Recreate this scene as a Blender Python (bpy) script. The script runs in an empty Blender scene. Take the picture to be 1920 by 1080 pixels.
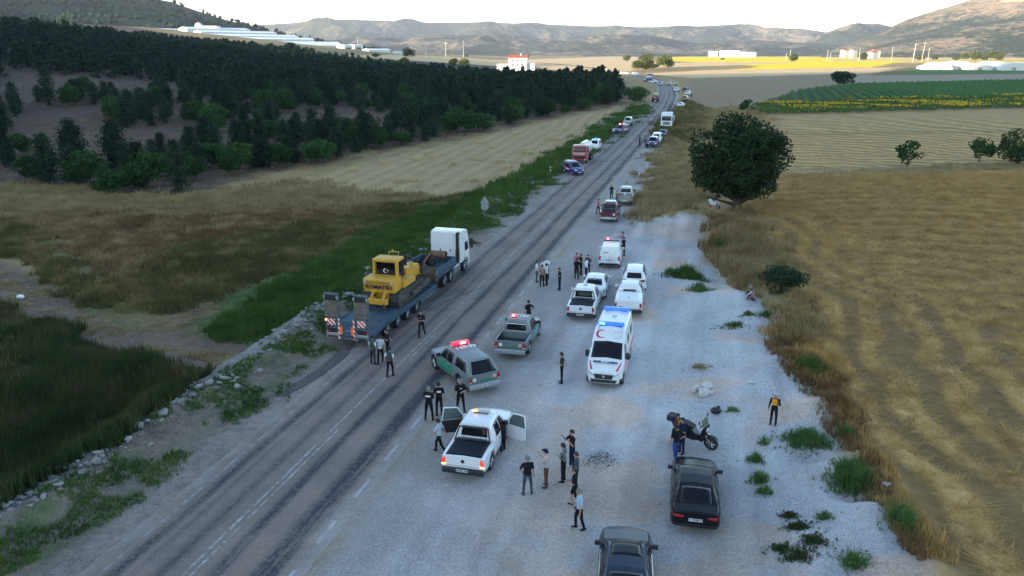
import bpy, bmesh, math, random
import numpy as np
from mathutils import Vector, Matrix
from mathutils.bvhtree import BVHTree

# ------------------------------------------------------------------ camera, sky, sun, exposure
SC = bpy.context.scene
COL = SC.collection
FPX, HZ, CAMH = 1450.0, 101.0, 17.2           # focal length and horizon row in 1920x1080 pixels, camera height
PITCH = math.atan((540 - HZ) / FPX)
cam_d = bpy.data.cameras.new("camera")
cam = bpy.data.objects.new("camera", cam_d)
COL.objects.link(cam)
cam.location = (0, 0, CAMH)
cam.rotation_euler = (math.pi / 2 - PITCH, 0, 0)
cam_d.sensor_width = 36.0
cam_d.lens = 36.0 * FPX / 1920.0
cam_d.clip_start = 0.5
cam_d.clip_end = 40000
SC.camera = cam

SUN_EL = math.radians(8.0)
SUN_AZ = math.atan2(-0.862, -0.507)            # direction towards the sun: behind the camera on the left
SUN_VEC = Vector((math.sin(SUN_AZ) * math.cos(SUN_EL), math.cos(SUN_AZ) * math.cos(SUN_EL), math.sin(SUN_EL)))
world = bpy.data.worlds.new("World")
SC.world = world
world.use_nodes = True
wn = world.node_tree.nodes
sky = wn.new("ShaderNodeTexSky")
sky.sky_type = 'NISHITA'
sky.sun_disc = False
sky.sun_elevation = SUN_EL
sky.sun_rotation = SUN_AZ
sky.altitude = 900
sky.air_density = 1.0
sky.dust_density = 0.5
sky.ozone_density = 1.3
wn["Background"].inputs["Strength"].default_value = 0.15
world.node_tree.links.new(sky.outputs[0], wn["Background"].inputs[0])
sun_d = bpy.data.lights.new("sun", 'SUN')
sun_d.energy = 5.0
sun_d.angle = math.radians(0.6)
sun_d.color = (1.0, 0.80, 0.56)
sun = bpy.data.objects.new("sun", sun_d)
COL.objects.link(sun)
sun.rotation_euler = SUN_VEC.to_track_quat('Z', 'Y').to_euler()
SC.view_settings.view_transform = 'Standard'
SC.view_settings.look = 'None'
SC.view_settings.exposure = 2.18
SC.view_settings.gamma = 1.0
SC.view_settings.use_curve_mapping = False
SC.render.engine = 'CYCLES'
SC.cycles.use_denoising = True
SC.cycles.max_bounces = 5
SC.cycles.diffuse_bounces = 2
SC.cycles.glossy_bounces = 2
SC.cycles.transmission_bounces = 2
SC.cycles.volume_bounces = 0
SC.cycles.transparent_max_bounces = 4
SC.cycles.sample_clamp_indirect = 4.0

rng = np.random.default_rng(7)
random.seed(7)

# ------------------------------------------------------------------ numeric helpers
def sstep(a, b, x):
    t = np.clip((np.asarray(x, float) - a) / (b - a), 0, 1)
    return t * t * (3 - 2 * t)

def _hash(ix, iy, seed):
    n = (ix.astype(np.int64) * 374761393 + iy.astype(np.int64) * 668265263 + seed * 1442695041) & 0x7fffffff
    n = ((n ^ (n >> 13)) * 1274126177) & 0x7fffffff
    n = (n ^ (n >> 16)) & 0xffff
    return n / 65535.0

def vnoise(x, y, seed=0):
    x = np.asarray(x, float); y = np.asarray(y, float)
    ix = np.floor(x); iy = np.floor(y)
    fx = x - ix; fy = y - iy
    fx = fx * fx * (3 - 2 * fx); fy = fy * fy * (3 - 2 * fy)
    a = _hash(ix, iy, seed); b = _hash(ix + 1, iy, seed)
    c = _hash(ix, iy + 1, seed); d = _hash(ix + 1, iy + 1, seed)
    return (a * (1 - fx) + b * fx) * (1 - fy) + (c * (1 - fx) + d * fx) * fy

def fbm(x, y, oct=4, seed=0):
    s = 0; amp = 0.5; tot = 0
    for k in range(oct):
        s = s + amp * vnoise(x * 2 ** k, y * 2 ** k, seed + 17 * k)
        tot += amp; amp *= 0.5
    return s / tot

# road frame: t = metres left of the double centre line, s = metres along it
RO = np.array([-8.28, 34.0]); RA = math.radians(14.3)
RU = np.array([math.sin(RA), math.cos(RA)]); RN = np.array([-math.cos(RA), math.sin(RA)])
def road_t(x, y):
    return (x - RO[0]) * RN[0] + (y - RO[1]) * RN[1]

def terrain(x, y):
    x = np.asarray(x, float); y = np.asarray(y, float)
    z = 3.2 * sstep(110, 320, y) + 3.5 * sstep(320, 1000, y)
    r = np.hypot(x, y)
    # wooded slope on the left
    d = np.minimum(((x + 44) * -190 + (y - 100) * 85) / 208.0, y - 102)
    a = np.clip(-x / np.maximum(y, 80), 0, 0.62)
    z = z + 41 * a * sstep(0, 330, d) * (1 + 0.10 * (fbm(x / 90, y / 90, 3, 5) - .5))
    z = z + 50 * np.clip(a, 0, .45) * sstep(560, 1000, y)
    # low field left of the road bank
    t = road_t(x, y)
    low = sstep(9.6, 12.6, t + 1.6 * (fbm(x / 3, y / 3, 2, 8) - .5)) * (1 - sstep(95, 200, y))
    z = z - 1.7 * low * (1 - 0.75 * track_gap(x, y))
    z = z + 0.5 * low * (fbm(x / 7, y / 7, 3, 3) - .5)
    # rubble bank
    bank = sstep(6.3, 8.3, t) * (1 - sstep(9.4, 10.6, t)) * (1 - sstep(85, 120, y)) * (1 - track_gap(x, y))
    z = z + bank * (0.25 + 0.9 * (fbm(x / 1.3, y / 1.3, 3, 11) - .35))
    # long ridge out of frame on the left, which keeps the evening sun off the foreground
    prof = 215 * (1 - sstep(-40, 70, y)) + 112 * sstep(-40, 70, y) * (1 - sstep(440, 560, y))
    prof = prof * sstep(-1900, -1300, y)
    z = z + prof * np.exp(-((x + 720 + 0.10 * y) / 150.0) ** 2)
    # gentle far relief
    z = z + 2.2 * sstep(500, 1500, r) * (fbm(x / 260, y / 260, 3, 21) - .5)
    return z

def track_gap(x, y):
    # where the farm track climbs onto the road
    return np.exp(-((np.asarray(x) + 20.0) / 5.5) ** 2 - ((np.asarray(y) - 42.0) / 4.5) ** 2)

CP, SP = math.cos(PITCH), math.sin(PITCH)
def pix_ray(px, py):
    u = (np.asarray(px, float) - 960) / FPX; v = (np.asarray(py, float) - 540) / FPX
    d = np.stack([u, CP - v * SP, -SP - v * CP], -1)
    return d

def ground_pts(pix, extra=None):
    """photo pixels -> points where their rays meet the terrain"""
    pix = np.atleast_2d(np.asarray(pix, float))
    d = pix_ray(pix[:, 0], pix[:, 1])
    ts = np.geomspace(14, 9000, 900)
    X = d[:, None, 0] * ts; Y = d[:, None, 1] * ts; Z = CAMH + d[:, None, 2] * ts
    g = Z - terrain(X, Y)
    out = np.zeros((len(pix), 3))
    for i in range(len(pix)):
        k = np.nonzero(g[i] <= 0)[0]
        if len(k) == 0:
            tt = ts[-1]
        elif k[0] == 0:
            tt = ts[0]
        else:
            k = k[0]; g0, g1 = g[i, k - 1], g[i, k]
            tt = ts[k - 1] + (ts[k] - ts[k - 1]) * g0 / (g0 - g1)
        p = d[i] * tt
        out[i] = (p[0], p[1], terrain(p[0], p[1]))
    return out

def P(px, py):
    return Vector(ground_pts([(px, py)])[0])

def zt(x, y):
    return float(terrain(x, y))

def at_dist(px, py, dist):
    d = pix_ray(px, py); d = d / math.hypot(d[0], d[1])
    return Vector((d[0] * dist, d[1] * dist, CAMH + d[2] * dist))

def poly_sdf(x, y, poly):
    """signed distance to a polygon (negative inside), vectorised"""
    poly = np.asarray(poly, float)[:, :2]
    best = np.full(x.shape, 1e18); inside = np.zeros(x.shape, bool)
    n = len(poly)
    for i in range(n):
        ax, ay = poly[i]; bx, by = poly[(i + 1) % n]
        ex, ey = bx - ax, by - ay
        L = ex * ex + ey * ey + 1e-12
        h = np.clip(((x - ax) * ex + (y - ay) * ey) / L, 0, 1)
        best = np.minimum(best, (x - ax - ex * h) ** 2 + (y - ay - ey * h) ** 2)
        c = ((ay > y) != (by > y)) & (x < (bx - ax) * (y - ay) / (by - ay + 1e-12) + ax)
        inside ^= c
    d = np.sqrt(best)
    return np.where(inside, -d, d)

# ------------------------------------------------------------------ materials
MATS = {}
def _m(name):
    m = bpy.data.materials.new(name); m.use_nodes = True
    nt = m.node_tree
    return m, nt, nt.nodes["Principled BSDF"]

def mat(name, col, rough=0.6, metal=0.0, spec=0.5, emit=None, estr=0.0, coat=0.0):
    if name in MATS: return MATS[name]
    m, nt, b = _m(name)
    b.inputs["Base Color"].default_value = (*col, 1)
    b.inputs["Roughness"].default_value = rough
    b.inputs["Metallic"].default_value = metal
    b.inputs["Specular IOR Level"].default_value = spec
    b.inputs["Coat Weight"].default_value = coat
    if emit:
        b.inputs["Emission Color"].default_value = (*emit, 1)
        b.inputs["Emission Strength"].default_value = estr
    MATS[name] = m
    return m

def nmat(name, stops, scale=3.0, rough=0.85, bump=0.0, bscale=None, detail=5.0, stretch=(1, 1, 1), rnd=0.0, coat=0.0, metal=0.0, spec=0.3, coords='Object', trans=0.0, dist=0.02):
    """colour ramp over noise; stops = [(pos, (r,g,b)), ...]"""
    if name in MATS: return MATS[name]
    m, nt, b = _m(name)
    N, L = nt.nodes, nt.links
    tc = N.new("ShaderNodeTexCoord"); mp = N.new("ShaderNodeMapping")
    mp.inputs["Scale"].default_value = stretch
    if coords == 'World':
        ge = N.new("ShaderNodeNewGeometry"); L.new(ge.outputs["Position"], mp.inputs["Vector"])
    else:
        L.new(tc.outputs[coords], mp.inputs["Vector"])
    nz = N.new("ShaderNodeTexNoise"); nz.inputs["Scale"].default_value = scale; nz.inputs["Detail"].default_value = detail
    nz.inputs["Roughness"].default_value = 0.65
    L.new(mp.outputs[0], nz.inputs["Vector"])
    rp = N.new("ShaderNodeValToRGB")
    e = rp.color_ramp.elements
    e[0].position, e[0].color = stops[0][0], (*stops[0][1], 1)
    e[1].position, e[1].color = stops[-1][0], (*stops[-1][1], 1)
    for p, c in stops[1:-1]:
        q = e.new(p); q.color = (*c, 1)
    L.new(nz.outputs[0], rp.inputs[0])
    out = rp.outputs[0]
    if rnd:
        oi = N.new("ShaderNodeObjectInfo"); hs = N.new("ShaderNodeHueSaturation")
        mr = N.new("ShaderNodeMapRange"); mr.inputs[3].default_value = 1 - rnd; mr.inputs[4].default_value = 1 + rnd
        L.new(oi.outputs["Random"], mr.inputs[0]); L.new(mr.outputs[0], hs.inputs["Value"])
        mr2 = N.new("ShaderNodeMapRange"); mr2.inputs[3].default_value = 0.5 - rnd * .06; mr2.inputs[4].default_value = 0.5 + rnd * .06
        wn_ = N.new("ShaderNodeTexWhiteNoise"); wn_.noise_dimensions = '1D'
        L.new(oi.outputs["Random"], wn_.inputs["W"]); L.new(wn_.outputs[0], mr2.inputs[0]); L.new(mr2.outputs[0], hs.inputs["Hue"])
        L.new(out, hs.inputs["Color"]); out = hs.outputs[0]
    L.new(out, b.inputs["Base Color"])
    b.inputs["Roughness"].default_value = rough
    b.inputs["Metallic"].default_value = metal
    b.inputs["Specular IOR Level"].default_value = spec
    b.inputs["Coat Weight"].default_value = coat
    if trans:
        tr = N.new("ShaderNodeBsdfTranslucent"); mx = N.new("ShaderNodeMixShader"); mx.inputs[0].default_value = trans
        L.new(out, tr.inputs[0]); L.new(b.outputs[0], mx.inputs[1]); L.new(tr.outputs[0], mx.inputs[2])
        L.new(mx.outputs[0], N["Material Output"].inputs[0])
    if bump:
        n2 = N.new("ShaderNodeTexNoise"); n2.inputs["Scale"].default_value = bscale or scale * 4; n2.inputs["Detail"].default_value = 4
        L.new(mp.outputs[0], n2.inputs["Vector"])
        bp = N.new("ShaderNodeBump"); bp.inputs["Strength"].default_value = bump; bp.inputs["Distance"].default_value = dist
        L.new(n2.outputs[0], bp.inputs["Height"]); L.new(bp.outputs[0], b.inputs["Normal"])
    MATS[name] = m
    return m

def paint(name, col, dirt=0.12, rough=0.28, metal=0.0, coat=.4, spec=.5):
    """car paint with a thin veil of road dust"""
    d = tuple(c * (1 - dirt) + e * dirt for c, e in zip(col, (.32, .28, .23)))
    return nmat(name, [(.35, col), (.75, d)], scale=1.6, rough=rough, detail=6, coat=coat, metal=metal, spec=spec)

# ------------------------------------------------------------------ object helpers
def tag(o, label=None, cat=None, group=None, kind=None):
    if label: o["label"] = label
    if cat: o["category"] = cat
    if group: o["group"] = group
    if kind: o["kind"] = kind
    return o

def empty(name, loc=(0, 0, 0), rz=0.0, label=None, cat=None, group=None):
    o = bpy.data.objects.new(name, None)
    o.empty_display_size = 0.3
    o.location = loc; o.rotation_euler = (0, 0, rz)
    COL.objects.link(o)
    return tag(o, label, cat, group)

def link(name, me, parent=None, mats=None):
    o = bpy.data.objects.new(name, me)
    COL.objects.link(o)
    if mats:
        for m in mats: me.materials.append(m)
    if parent is not None: o.parent = parent
    return o

def np_mesh(name, V, F, smooth=False):
    """V (n,3); F (m,k) equal-sized faces"""
    V = np.ascontiguousarray(V, np.float32); F = np.ascontiguousarray(F, np.int32)
    me = bpy.data.meshes.new(name)
    me.vertices.add(len(V)); me.vertices.foreach_set("co", V.ravel())
    k = F.shape[1]
    me.loops.add(F.size); me.loops.foreach_set("vertex_index", F.ravel())
    me.polygons.add(len(F))
    me.polygons.foreach_set("loop_start", np.arange(0, F.size, k, dtype=np.int32))
    if smooth:
        me.polygons.foreach_set("use_smooth", np.ones(len(F), bool))
    me.update(calc_edges=True)
    return me

def grid_faces(nu, nv, wrap_u=False):
    i = np.arange(nu if wrap_u else nu - 1)[:, None]; j = np.arange(nv - 1)[None]
    a = i * nv + j; b = ((i + 1) % nu) * nv + j
    return np.stack([a, b, b + 1, a + 1], -1).reshape(-1, 4)

class MB:
    """collects simple solids into one mesh"""
    def __init__(s): s.v = []; s.f = []; s.m = []; s.M = Matrix()
    def add(s, vs, fs, m=0):
        o = len(s.v)
        s.v += [tuple(s.M @ Vector(v)) for v in vs]
        s.f += [tuple(o + i for i in f) for f in fs]; s.m += [m] * len(fs)
        return s
    def box(s, x0, x1, y0, y1, z0, z1, m=0, c=0.0):
        if c <= 0:
            vs = [(x, y, z) for z in (z0, z1) for y in (y0, y1) for x in (x0, x1)]
            return s.add(vs, [(0, 2, 3, 1), (4, 5, 7, 6), (0, 1, 5, 4), (2, 6, 7, 3), (0, 4, 6, 2), (1, 3, 7, 5)], m)
        vs = []                                  # box with chamfered upright and top edges
        for z, q in ((z0, 0), (z1 - c, 0), (z1, c)):
            X0, X1, Y0, Y1 = x0 + q, x1 - q, y0 + q, y1 - q
            k = c
            vs += [(X0 + k, Y0, z), (X1 - k, Y0, z), (X1, Y0 + k, z), (X1, Y1 - k, z), (X1 - k, Y1, z), (X0 + k, Y1, z), (X0, Y1 - k, z), (X0, Y0 + k, z)]
        fs = [tuple(range(7, -1, -1)), tuple(range(16, 24))]
        for r in (0, 8):
            fs += [(r + i, r + (i + 1) % 8, r + 8 + (i + 1) % 8, r + 8 + i) for i in range(8)]
        return s.add(vs, fs, m)
    def prism(s, pts, y0, y1, m=0, axis='y'):
        """pts polygon in (x,z) extruded along y (or (y,z) along x, (x,y) along z)"""
        n = len(pts)
        f = {'y': lambda p, q: (p[0], q, p[1]), 'x': lambda p, q: (q, p[0], p[1]), 'z': lambda p, q: (p[0], p[1], q)}[axis]
        vs = [f(p, y0) for p in pts] + [f(p, y1) for p in pts]
        fs = [tuple(range(n)), tuple(range(2 * n - 1, n - 1, -1))] + [(i, n + i, n + (i + 1) % n, (i + 1) % n) for i in range(n)]
        return s.add(vs, fs, m)
    def tube(s, p0, p1, r0, r1=None, n=8, m=0, cap=True):
        r1 = r0 if r1 is None else r1
        p0 = Vector(p0); p1 = Vector(p1); d = (p1 - p0)
        if d.length < 1e-6: return s
        q = d.to_track_quat('Z', 'Y')
        vs = []
        for p, r in ((p0, r0), (p1, r1)):
            for i in range(n):
                a = 2 * math.pi * i / n
                vs.append(tuple(p + q @ Vector((r * math.cos(a), r * math.sin(a), 0))))
        fs = [(i, (i + 1) % n, n + (i + 1) % n, n + i) for i in range(n)]
        if cap: fs += [tuple(range(n - 1, -1, -1)), tuple(range(n, 2 * n))]
        return s.add(vs, fs, m)
    def path(s, pts, r, n=6, m=0):
        for a, b in zip(pts[:-1], pts[1:]): s.tube(a, b, r, r, n, m)
        return s
    def lathe(s, prof, n=16, axis='z', c=(0, 0, 0), m=0):
        """prof list of (r, h)"""
        vs = []
        for r, h in prof:
            for i in range(n):
                a = 2 * math.pi * i / n
                x, y = r * math.cos(a), r * math.sin(a)
                v = (x, y, h) if axis == 'z' else ((x, h, y) if axis == 'y' else (h, x, y))
                vs.append((v[0] + c[0], v[1] + c[1], v[2] + c[2]))
        k = len(prof)
        fs = [(j * n + i, j * n + (i + 1) % n, (j + 1) * n + (i + 1) % n, (j + 1) * n + i) for j in range(k - 1) for i in range(n)]
        return s.add(vs, fs, m)
    def ball(s, c, r, n=8, m=0, sc=(1, 1, 1)):
        k = max(4, n // 2 + 1)
        vs = []; 
        for j in range(k + 1):
            th = math.pi * j / k
            for i in range(n):
                a = 2 * math.pi * i / n
                vs.append((c[0] + r * sc[0] * math.sin(th) * math.cos(a), c[1] + r * sc[1] * math.sin(th) * math.sin(a), c[2] + r * sc[2] * math.cos(th)))
        fs = [(j * n + i, (j + 1) * n + i, (j + 1) * n + (i + 1) % n, j * n + (i + 1) % n) for j in range(k) for i in range(n)]
        return s.add(vs, fs, m)
    def mesh(s, name, smooth=None):
        me = bpy.data.meshes.new(name)
        me.from_pydata(s.v, [], s.f)
        me.polygons.foreach_set("material_index", np.array(s.m, np.int32))
        bm = bmesh.new(); bm.from_mesh(me)
        bmesh.ops.remove_doubles(bm, verts=bm.verts, dist=1e-5)
        bmesh.ops.recalc_face_normals(bm, faces=bm.faces)
        if smooth is not None:
            for f in bm.faces: f.smooth = True
            for e in bm.edges:
                if len(e.link_faces) == 2 and e.calc_face_angle(0) > smooth: e.smooth = False
        bm.to_mesh(me); bm.free(); me.update()
        return me
    def build(s, name, mats, parent=None, smooth=None):
        if not isinstance(mats, (list, tuple)): mats = [mats]
        return link(name, s.mesh(name, smooth), parent, mats)

def text_mesh(txt, size, bold=0.0, align='CENTER'):
    c = bpy.data.curves.new("lettering", 'FONT')
    c.body = txt; c.size = size; c.align_x = align; c.align_y = 'CENTER'; c.offset = bold; c.resolution_u = 2
    o = bpy.data.objects.new("lettering", c); COL.objects.link(o)
    bpy.context.view_layer.update()
    dg = bpy.context.evaluated_depsgraph_get()
    me = bpy.data.meshes.new_from_object(o.evaluated_get(dg))
    bpy.data.objects.remove(o); bpy.data.curves.remove(c)
    return me

def lettering(name, txt, size, M, material, parent, bold=0.0, mirror=False):
    """flat print: M maps the text plane (x right, y up, z out) into the parent's space"""
    me = text_mesh(txt, size, bold)
    if mirror: me.transform(Matrix.Scale(-1, 4, (1, 0, 0)))
    me.transform(M)
    return link(name, me, parent, [material])

def frame(o, xdir, ydir):
    x = Vector(xdir).normalized(); y = Vector(ydir).normalized(); z = x.cross(y)
    M = Matrix.Identity(4)
    for i in range(3):
        M[i][0], M[i][1], M[i][2], M[i][3] = x[i], y[i], z[i], o[i]
    return M
# ------------------------------------------------------------------ ground zones (photo outlines turned into world outlines)
MOUNDS = []
ROUGH = False
_base_terrain = terrain
def terrain(x, y):
    z = _base_terrain(x, y)
    x = np.asarray(x, float); y = np.asarray(y, float)
    for mx, my, rx, ry, h, s in MOUNDS:
        q = ((x - mx) / rx) ** 2 + ((y - my) / ry) ** 2
        m = q < 9
        if np.any(m):
            z = z + np.where(m, h * np.exp(-q) * (0.7 + 0.6 * fbm(x * .9, y * .9, 3, s)), 0)
    if ROUGH:                                            # uneven dumped gravel towards the field
        k = (x > 9.5) & (y > 15) & (y < 75) & (road_t(x, y) < -13)
        if np.any(k):
            xx, yy = np.atleast_1d(x)[np.atleast_1d(k)], np.atleast_1d(y)[np.atleast_1d(k)]
            dz = .55 * np.clip(fbm(xx / 2.6, yy / 2.0, 3, 141) - .45, 0, 1) * sstep(0, -2.5, poly_sdf(xx, yy, GRAVEL)) * sstep(13, 18, -road_t(xx, yy)) * sstep(9.5, 12, xx)
            z = np.array(z, float); zz = np.atleast_1d(z).copy(); zz[np.atleast_1d(k)] += dz; z = zz.reshape(np.shape(x))
    return z

def W(*pix): return ground_pts(pix)[:, :2]
for k, (px, py, rx, ry, h) in enumerate([
        (1480, 690, 2.6, 1.5, .55), (1545, 780, 2.2, 1.6, .7), (1600, 880, 2.0, 1.4, .65), (1640, 985, 1.9, 1.4, .6),
        (1440, 600, 2.6, 1.8, .5), (1360, 560, 2.6, 1.6, .45), (1285, 420, 4.5, 3.2, .95), (1320, 735, 1.6, 1.0, .25),
        (1390, 660, 2.4, 1.4, .35), (1530, 850, 1.5, 1.0, -.35), (1600, 925, 1.3, .9, -.3), (1390, 445, 4.5, 4.0, .7),
        (1440, 720, 3.0, 1.2, .25), (1560, 1020, 1.8, 1.0, .3), (1700, 1075, 1.6, 1.3, .5), (1340, 520, 2.0, 2.0, -.3)]):
    p = ground_pts([(px, py)])[0]
    MOUNDS.append((p[0], p[1], rx * .8, ry * .8, h * 1.45, 40 + k))

GRAVEL = W((430, 1200), (560, 1078), (768, 818), (922, 627), (990, 543), (1080, 430), (1150, 345), (1205, 275), (1232, 262), (1250, 290), (1222, 330),
           (1205, 375), (1190, 415), (1235, 408), (1290, 402), (1328, 410), (1325, 450), (1312, 490), (1345, 505), (1370, 535), (1420, 548),
           (1462, 575), (1478, 605), (1450, 632), (1470, 680), (1530, 725), (1552, 775), (1585, 850), (1640, 920), (1668, 985),
           (1725, 1050), (1790, 1140))
ROUGH = True
FORESTEDGE = [(-400, 348), (0, 348), (150, 362), (330, 372), (420, 345), (540, 322), (640, 300), (850, 262), (1060, 215), (1165, 196), (1180, 175), (1150, 148)]
DITCHSIDE = [(0, 960), (330, 760), (480, 660), (640, 560), (860, 430), (905, 395)]
C = dict(gravel=(.46, .455, .455), pink=(.56, .42, .335), stubble=(.36, .235, .105), straw=(.33, .235, .115), dry=(.29, .205, .095), brown=(.165, .110, .058),
         green=(.06, .105, .028), dkgreen=(.035, .065, .022), forest=(.095, .066, .048), yellow=(.75, .55, .02), gold=(.62, .42, .09), pale=(.62, .42, .22),
         olive=(.125, .115, .045), track=(.15, .108, .08), tan=(.27, .21, .15), crop=(.06, .14, .03), fallow=(.25, .175, .105), cropsoil=(.035, .06, .022), shoulder=(.24, .205, .185), verge=(.175, .145, .115))
# (pixel outline, colour, edge softness in metres, speckle, mottling)
ZONES = [
    ([(-500, 103.5), (2400, 103.5), (2400, 330), (1300, 420), (900, 420), (-500, 420)], 'dry', 6, 0, .5),
    ([(1640, 104), (2400, 103.8), (2400, 119), (1640, 118)], 'gold', 5, 0, .45),
    ([(1235, 108), (1340, 104), (1690, 104.2), (1690, 116), (1640, 126), (1360, 132), (1430, 124), (1330, 119), (1235, 113)], 'yellow', 4, 0, .4),
    ([(1560, 111), (1900, 108.5), (2400, 108), (2400, 110), (1900, 111), (1560, 114.5)], 'pale', 3, 0, .3),
    ([(1180, 121), (1330, 116), (1500, 118), (1320, 124), (1200, 128)], 'pale', 4, 0, .3),
    ([(1205, 138), (1320, 132), (1520, 128), (1690, 126), (1640, 137), (1430, 143), (1290, 146)], 'pale', 4, 0, .3),
    ([(560, 105), (800, 104.5), (1180, 104.5), (1240, 118), (1150, 140), (560, 140)], 'pale', 6, 0, .5),
    ([(1290, 150), (1440, 143), (1580, 138), (1560, 160), (1420, 190), (1400, 230), (1300, 215), (1290, 180)], 'fallow', 4, 0, .6),
    ([(1640, 138), (1700, 127), (1990, 122), (2400, 118), (2400, 150), (1600, 153)], 'olive', 3, 0, .5),
    ([(1700, 131), (2400, 122), (2400, 132), (1700, 139)], 'crop', 3, 0, .4),
    ([(1580, 142), (2400, 134), (2400, 150), (1560, 156)], 'tan', 3, 0, .4),
    ([(1420, 193), (1500, 168), (1600, 156), (2400, 144), (2400, 188), (1700, 202), (1440, 208)], 'cropsoil', 1.5, 0, .4),
    ([(1440, 216), (1700, 207), (2400, 194), (2400, 300), (1480, 320), (1440, 260)], 'stubble', 3, 0, .4),
    ([(1440, 249), (1700, 246), (2400, 236), (2400, 240), (1700, 252), (1450, 256)], 'brown', .8, 0, .4),
    ([(1470, 318), (2400, 296), (2400, 318), (1480, 330)], 'brown', 2.5, 0, .7),
    ([(1330, 400), (1480, 320), (2400, 310), (2400, 1300), (1820, 1300), (1680, 980), (1560, 760), (1490, 560)], 'stubble', 1.0, 0, .45),
    # left of the road
    ([(-500, 140)] + [(-500, 348)] + FORESTEDGE + [(1000, 125), (640, 105), (300, 60), (-500, 30)], 'forest', 4, 0, .8),
    ([(540, 340), (700, 303), (900, 258), (1080, 218), (1175, 200), (1192, 202), (1100, 262), (985, 325), (905, 362), (790, 368), (640, 355)], 'straw', 1.2, 0, .35),
    ([(-500, 345), (330, 368), (900, 370), (900, 400), (640, 560), (480, 660), (0, 960), (-500, 1250)], 'olive', 1.5, 0, .9),
    ([(-500, 345), (330, 368), (560, 335), (800, 372), (640, 400), (300, 410), (-500, 420)], 'dry', 2.5, 0, .8),
    ([(-500, 405), (300, 395), (700, 385), (560, 470), (250, 560), (60, 430), (-500, 420)], 'brown', 3, 0, .9),
    ([(250, 480), (560, 430), (860, 375), (640, 480), (420, 560), (300, 590), (240, 590)], 'olive', 2.5, 0, .9),
    ([(225, 585), (300, 590), (400, 560), (470, 545), (400, 610), (400, 650), (470, 645), (520, 640), (470, 665), (300, 640)], 'brown', 1.0, 0, .9),
    ([(420, 560), (560, 500), (760, 410), (900, 365), (900, 395), (840, 445), (640, 565), (500, 640), (390, 645), (370, 610)], 'green', 1.5, 0, .9),
    ([(880, 375), (960, 330), (1100, 258), (1195, 196), (1205, 203), (1120, 262), (1000, 335), (905, 398)], 'green', 1.0, 0, .9),
    ([(-500, 440), (40, 420), (235, 590), (90, 520), (-500, 470)], 'dry', 1.2, 0, .7),
    ([(-500, 560), (110, 610), (330, 690), (400, 690), (330, 760), (0, 950), (-500, 1200)], 'dkgreen', 1.5, 0, .9),
    ([(-500, 440), (0, 470), (130, 560), (260, 625), (430, 640), (520, 640), (500, 690), (420, 705), (260, 680), (110, 625), (0, 560), (-500, 540)], 'track', 1.2, .2, .7),
]

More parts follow.
